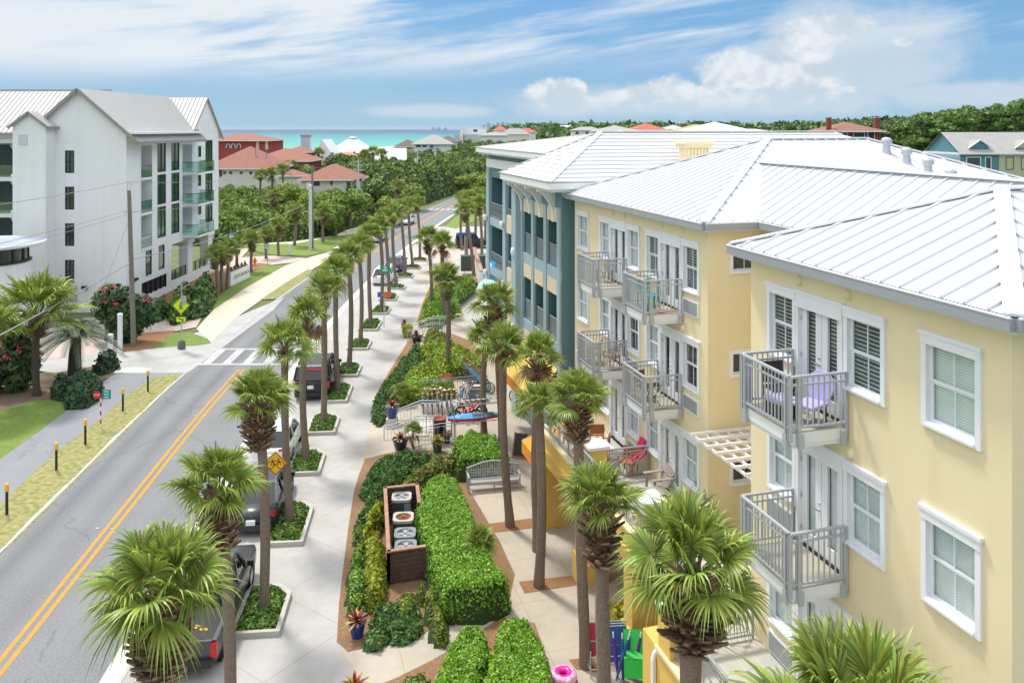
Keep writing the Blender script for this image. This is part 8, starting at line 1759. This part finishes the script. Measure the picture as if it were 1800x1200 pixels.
def chair(label, loc, rz, ms, mf, group=None, back=.9, w=.24, arms=False, name='chair', solid=True):
    t = thing(name, label, 'chair', loc, rz, group); b = MB(); b.box(-w, w, -w, w, .41, .45, ms); b.build('seat', t); b = MB()
    if solid: b.box(-w, -w + .04, -w, w, .5, back, ms)
    else:
        for i in range(5): yy = -w + .02 + i * (2 * w - .04) / 4; b.bar((-w + .02, yy, .45), (-w - .04, yy, back), .03, .02, ms, up=(1, 0, 0))
        b.bar((-w - .04, -w, back), (-w - .04, w, back), .04, .05, ms)
    b.build('backrest', t)
    for a in (-1, 1):
        for c in (-1, 1): b = MB(); b.bar((a * (w - .03), c * (w - .03), 0), (a * (w - .03), c * (w - .03), .41), .035, .035, mf, up=(1, 0, 0)); b.build('leg', t)
        if arms: b = MB(); b.bar((-w, a * w, .64), (w, a * w, .64), .05, .03, mf); b.bar((w - .02, a * w, .45), (w - .02, a * w, .64), .03, .03, mf, up=(1, 0, 0)); b.build('armrest', t)
    return t
lav = mat('lavender_plastic', (.47, .43, .75), .5); wick = mat('dark_wicker', (.05, .035, .03), .8); tealf = mat('teal_plastic', (.01, .33, .36), .45); brownw = mat('brown_wood', (.22, .1, .055), .7); tanw = mat('tan_wood', (.42, .25, .15), .7); owick = mat('orange_wicker', (.40, .15, .06), .7)
# lavender round-backed chair with its footstool
t = thing('lounge_chair', 'lavender chair with a round back and dark legs on the upper near balcony', 'chair', L(-.55, 14.45, 9.51), RZ + PI + .35); t.scale = (.86, .86, .88); b = MB(); b.box(-.3, .35, -.3, .3, .36, .46, lav); b.build('seat', t, bevel=.04); b = MB(); b.prism([(.36 * math.cos(i * PI / 12), .36 + .36 * math.sin(i * PI / 12)) for i in range(24)], -.035, .035, lav, lambda q: (-.32 - q[1] * .22 + q[2], q[0], .42 + q[1] * .95)); b.build('backrest', t)
for a in (-.24, .24):
    for c in (-.24, .24): b = MB(); b.bar((a, c, 0), (a, c, .36), .04, .04, wick, up=(1, 0, 0)); b.build('leg', t)
t = thing('footstool', 'lavender cushioned footstool beside the round-backed chair', 'stool', L(-.95, 14.9, 9.51), RZ + .2); b = MB(); b.box(-.26, .26, -.26, .26, .3, .42, lav); b.build('cushion', t, bevel=.05); b = MB(); b.box(-.24, .24, -.24, .24, .0, .299, wick); b.build('base', t)
chair('dark wicker armchair in the far corner of the upper near balcony', L(-.7, 15.35, 9.51), RZ - PI / 2, wick, wick, arms=True, back=.95)
t = thing('stool', 'bright teal stool with splayed legs on the upper middle balcony', 'stool', L(.75, 24.65, 9.51), RZ); b = MB(); b.box(-.19, .19, -.19, .19, .48, .52, tealf); b.build('seat', t, bevel=.01)
for a in (-1, 1):
    for c in (-1, 1): b = MB(); b.bar((a * .17, c * .17, .49), (a * .24, c * .24, 0), .05, .03, tealf); b.build('leg', t)
chair('teal chair at the wall side of the upper middle balcony', L(.95, 25.45, 9.51), RZ - PI / 2, tealf, tealf, back=.85)
b = MB(); b.box(-.35, .35, -.25, .25, 0, .012, mat('door_mat', (.33, .17, .12), .95)); tag(b.build('door_mat', None, L(1.2, 24.5, 9.507), RZ), 'reddish brown door mat before the upper middle balcony doors', 'mat')
chair('tan slatted chair on the lower left balcony, nearer the street', L(.75, 29.7, 6.42), RZ + 2.6, tanw, tanw, solid=False, arms=True); chair('tan slatted chair on the lower left balcony, nearer the doors', L(1.15, 28.9, 6.42), RZ + 2.2, tanw, tanw, solid=False, arms=True); chair('grey folded chair at the back of the upper left balcony', L(1.25, 29.9, 9.51), RZ + 2.0, gw, gw, solid=False)
chair('brown wooden chair on the lower right balcony of the middle block', L(.8, 25.3, 6.42), RZ - 1.2, brownw, tanw)
t = thing('bistro_table', 'small black folding table on the lower right balcony', 'table', L(.75, 24.6, 6.42), RZ); b = MB(); b.box(-.25, .25, -.25, .25, .68, .71, black); b.build('table_top', t)
for s in (-.2, .2): b = MB(); b.bar((-.22, s, 0), (.22, s, .68), .025, .025, black); b.bar((.22, s, 0), (-.22, s, .68), .025, .025, black); b.build('crossed_legs', t)
for i, (p, s, lab) in enumerate([(-.3, 29.3, 'orange wicker chair on the far terrace close to the railing'), (.8, 29.6, 'orange wicker chair on the far terrace close to the wall'), (.5, 28.3, 'orange wicker chair beside the white topped table'), (.9, 26.8, 'orange wicker chair just beyond the divider railing')]): chair(lab, L(p, s, 3.305), RZ + i * 1.3, owick, owick, 'orange wicker chairs on the terrace', arms=True, back=.85, w=.28)
b = MB(); b.bar((-.3, 0, .05), (.3, 0, .5), .5, .08, mat('magenta_cloth', (.6, .02, .12), .8)); b.bar((.1, .2, .3), (.35, .2, .8), .4, .06, MATS['magenta_cloth']); tag(b.build('beach_towel', None, L(1.2, 26.75, 3.6), RZ), 'magenta towel draped behind the terrace divider railing', 'towel')
t = thing('parasol', 'closed grey parasol standing on the terrace beside the pergola', 'parasol', L(.9, 21.4, 3.3), 0); b = MB(); b.tube([(0, 0, 0), (0, 0, 1.7)], .025, gal, 8); b.build('pole', t); b = MB(); b.lathe([(.04, .6), (.1, .7), (.11, 1.0), (.07, 1.4), (.02, 1.7), (0, 1.72)], mat('grey_canvas', (.2, .22, .25), .85), 10); b.build('canopy', t)
t = thing('lounger', 'cream cushioned lounger in the shaded terrace below the trellis', 'lounger', L(1.9, 19.6, 3.305), RZ + .4); b = MB(); b.box(-.9, .5, -.3, .3, .28, .33, wick); b.build('frame', t); b = MB(); b.box(-.9, .4, -.28, .28, .331, .42, cream); b.build('cushion', t, bevel=.03)
for a in (-.8, .4):
    for c in (-.25, .25): b = MB(); b.box(a - .03, a + .03, c - .03, c + .03, 0, .28, wick); b.build('leg', t)
chair('yellow stool-topped seat by the far walkway railing', (*GC(798, 556)[:2], GC(798, 556)[2]), 0, mat('yellow_seat', (.75, .5, .1), .6), white, back=.5); chair('yellow seat farther right by the far walkway', (*GC(805, 562)[:2], GC(805, 562)[2]), .3, MATS['yellow_seat'], white, back=.5)
x, y, z = GC(838, 490); t = thing('utility_cabinet', 'dark green utility cabinet behind the curving hedge', 'cabinet', (x - .6, y + 5, z), .1); b = MB(); b.box(-1.3, 1.3, -.6, .6, 0, 1.5, mat('cabinet_green', (.05, .08, .06), .6)); b.build('body', t); b = MB(); b.box(-1.32, 1.32, -.62, .62, 1.5, 1.58, MATS['cabinet_green']); b.build('lid', t); b = MB(); b.box(-.1, .15, -.62, -.601, .8, 1.1, yel_p); b.build('warning_label', t)
A, B = GC(835, 510), GC(858, 455); w = MB(); w.bar((A[0] + .6, A[1], 1.0), (B[0] - 1.4, B[1] - 6, 1.0), .3, 2.4, white); w.bar((A[0] + .6, A[1], 2.22), (B[0] - 1.4, B[1] - 6, 2.22), .4, .1, wl); tag(w.build('boundary_wall'), 'white ramp wall with a brown line beside the teal building', 'wall')
# ================================================================ SKY, SUN, CAMERA
SUN_EL, SUN_AZ = math.radians(60), math.radians(-40)
w = bpy.data.worlds.new('World'); bpy.context.scene.world = w; w.use_nodes = True; nt = w.node_tree; bg_ = nt.nodes['Background']
sky = nt.nodes.new('ShaderNodeTexSky'); sky.sky_type = 'NISHITA'; sky.sun_disc = False; sky.sun_elevation = SUN_EL; sky.sun_rotation = SUN_AZ; sky.air_density = 1.0; sky.dust_density = .6; sky.ozone_density = 2.2
tc = nt.nodes.new('ShaderNodeTexCoord'); sp_ = nt.nodes.new('ShaderNodeSeparateXYZ'); nt.links.new(tc.outputs['Generated'], sp_.inputs[0])
M_ = lambda op, a, b=None, c=None: math_node(nt, op, a, b, c)
az = M_('ARCTAN2', sp_.outputs[0], sp_.outputs[1]); el = M_('ARCSINE', sp_.outputs[2])
def comb(x, y, z=0.0):
    n = nt.nodes.new('ShaderNodeCombineXYZ')
    for i, q in enumerate((x, y, z)):
        if isinstance(q, (int, float)): n.inputs[i].default_value = q
        else: nt.links.new(q, n.inputs[i])
    return n.outputs[0]
def noise(vec, scale, det=6, rough=.55, dist=0.0):
    n = nt.nodes.new('ShaderNodeTexNoise'); n.inputs['Scale'].default_value = scale; n.inputs['Detail'].default_value = det; n.inputs['Roughness'].default_value = rough; n.inputs['Distortion'].default_value = dist; nt.links.new(vec, n.inputs['Vector']); return n.outputs['Fac']
def ramp(x, a, b, lo=0.0, hi=1.0):
    n = nt.nodes.new('ShaderNodeMapRange'); n.interpolation_type = 'SMOOTHSTEP'; n.inputs[1].default_value = a; n.inputs[2].default_value = b; n.inputs[3].default_value = lo; n.inputs[4].default_value = hi; nt.links.new(x, n.inputs[0]); return n.outputs[0]
def adir(u, v): a = math.atan((u - CX) / F); return a, math.atan((HY - v) / F * math.cos(a))
# high streaky cloud, densest to the upper left
skew = M_('ADD', el, M_('MULTIPLY', az, -.13))
st1 = noise(comb(M_('MULTIPLY', az, 2.2), M_('MULTIPLY', skew, 17.0), 3.1), 1.0, 8, .58, .5); st2 = noise(comb(M_('MULTIPLY', az, 6.0), M_('MULTIPLY', skew, 60.0), 1.7), 1.0, 6, .6, .4)
thr = M_('ADD', M_('ADD', st1, M_('MULTIPLY', st2, .22)), M_('MULTIPLY', ramp(az, -.75, .12), -.28))
band = ramp(M_('SUBTRACT', el, M_('MULTIPLY', ramp(az, -.6, .6), .035)), .035, .085)
cir = M_('MULTIPLY', ramp(thr, .26, .5), band)
cir = M_('MULTIPLY', cir, .93)
# heaped clouds low on the right
def blob(u, v, ru, rv):
    a0, e0 = adir(u, v); dx = M_('DIVIDE', M_('SUBTRACT', az, a0), ru / F); dy = M_('DIVIDE', M_('SUBTRACT', el, e0), rv / F)
    return M_('SUBTRACT', 1.0, M_('SQRT', M_('ADD', M_('MULTIPLY', dx, dx), M_('MULTIPLY', dy, dy))))
def blobs(lst):
    m = None
    for q in lst: b_ = blob(*q); m = b_ if m is None else M_('MAXIMUM', m, b_)
    return m
bl = blobs([(1340, 135, 110, 60), (1300, 110, 62, 38), (1400, 118, 66, 48), (1262, 135, 50, 34), (1430, 150, 60, 46), (955, 162, 44, 30), (1005, 160, 36, 26), (1190, 158, 62, 30), (1110, 172, 90, 24), (1270, 170, 80, 30), (1010, 182, 80, 22), (1590, 74, 26, 12), (1425, 62, 56, 40), (1480, 46, 56, 22)])
fb = blobs([(1530, 95, 170, 110), (1440, 40, 90, 60), (1150, 178, 300, 34), (1400, 180, 240, 34), (1000, 185, 120, 34), (1700, 165, 200, 26), (1690, 158, 40, 14), (1750, 156, 44, 16), (760, 196, 130, 16)])
n1 = noise(comb(M_('MULTIPLY', az, 24.0), M_('MULTIPLY', el, 30.0), 7.0), 1.0, 9, .6, .3)
dens = M_('ADD', bl, M_('MULTIPLY', M_('SUBTRACT', n1, .5), 1.9))
cum = M_('MULTIPLY', ramp(dens, .04, .46), ramp(el, .012, .05))
cum = M_('MULTIPLY', cum, ramp(n1, .25, .6, .62, 1.0))
# milky air low over the horizon
veil = ramp(el, .0, .13, .92, .62)
def rgbmix(f, a, b):
    n = nt.nodes.new('ShaderNodeMix'); n.data_type = 'RGBA'; nt.links.new(f, n.inputs[0])
    for i, q in ((6, a), (7, b)):
        if isinstance(q, tuple): n.inputs[i].default_value = q
        else: nt.links.new(q, n.inputs[i])
    return n.outputs[2]
hs = nt.nodes.new('ShaderNodeHueSaturation'); hs.inputs['Saturation'].default_value = 1.3; hs.inputs['Value'].default_value = .46; nt.links.new(sky.outputs[0], hs.inputs['Color'])
WHITE = (3.7, 3.8, 3.9, 1); SHADE = (2.5, 2.9, 3.3, 1)
c = rgbmix(veil, hs.outputs[0], rgbmix(ramp(el, .0, .1), (1.55, 2.55, 3.35, 1), (.72, 1.8, 3.35, 1))); c = rgbmix(cir, c, (3.55, 3.75, 3.9, 1))
sh_ = ramp(noise(comb(M_('MULTIPLY', az, 24.0), M_('MULTIPLY', M_('ADD', el, .012), 30.0), 7.0), 1.0, 5, .5, .3), .4, .62)
fnt = M_('MULTIPLY', ramp(M_('ADD', fb, M_('MULTIPLY', M_('SUBTRACT', n1, .5), 1.0)), -.1, .6), M_('MULTIPLY', ramp(el, .0, .02), .72)); c = rgbmix(fnt, c, (2.75, 3.15, 3.5, 1))
c = rgbmix(cum, c, rgbmix(sh_, WHITE, SHADE)); c = rgbmix(ramp(el, .22, .5, 0, .75), c, (7.2, 7.4, 7.6, 1)); nt.links.new(c, bg_.inputs['Color']); bg_.inputs['Strength'].default_value = .15  # bright white cover high above the view is added as fill light
sl_ = bpy.data.lights.new('sun', 'SUN'); sl_.energy = 2.2; sl_.angle = math.radians(8.0); sl_.color = (1, .95, .87); so_ = bpy.data.objects.new('sun', sl_); C.objects.link(so_)
sv = Vector((math.sin(SUN_AZ) * math.cos(SUN_EL), math.cos(SUN_AZ) * math.cos(SUN_EL), math.sin(SUN_EL))); so_.rotation_euler = sv.to_track_quat('Z', 'Y').to_euler(); so_.location = (0, 0, 60)
cam = bpy.data.cameras.new('camera'); co = bpy.data.objects.new('camera', cam); C.objects.link(co); co.location = (0, 0, H); co.rotation_euler = (PI / 2, 0, 0)
cam.sensor_fit = 'HORIZONTAL'; cam.sensor_width = 36; cam.lens = F / 1800 * 36; cam.shift_y = -(600 - HY) / 1800; cam.clip_start = .1; cam.clip_end = 120000
S_ = bpy.context.scene; S_.camera = co; S_.view_settings.view_transform = 'Standard'; S_.view_settings.look = 'None'; S_.view_settings.gamma = 1; S_.view_settings.exposure = .66; S_.view_settings.use_curve_mapping = False
S_.render.engine = 'CYCLES'; S_.cycles.max_bounces = 6; S_.cycles.transparent_max_bounces = 12; S_.cycles.use_denoising = True; S_.cycles.caustics_reflective = False; S_.cycles.caustics_refractive = False

# sea air between the town and the horizon
hz_m = bpy.data.materials.new('sea_air'); hz_m.use_nodes = True; nt = hz_m.node_tree; nt.nodes.clear(); ho = nt.nodes.new('ShaderNodeOutputMaterial'); hv = nt.nodes.new('ShaderNodeVolumePrincipled')
hv.inputs['Color'].default_value = (.70, .83, .95, 1); hv.inputs['Density'].default_value = 4.5e-5; nt.links.new(hv.outputs[0], ho.inputs['Volume'])
hb_ = MB(); hb_.box(-61000, 21000, -1000, 91000, -8, 28, hz_m); o = hb_.build('haze'); o['kind'] = 'stuff'
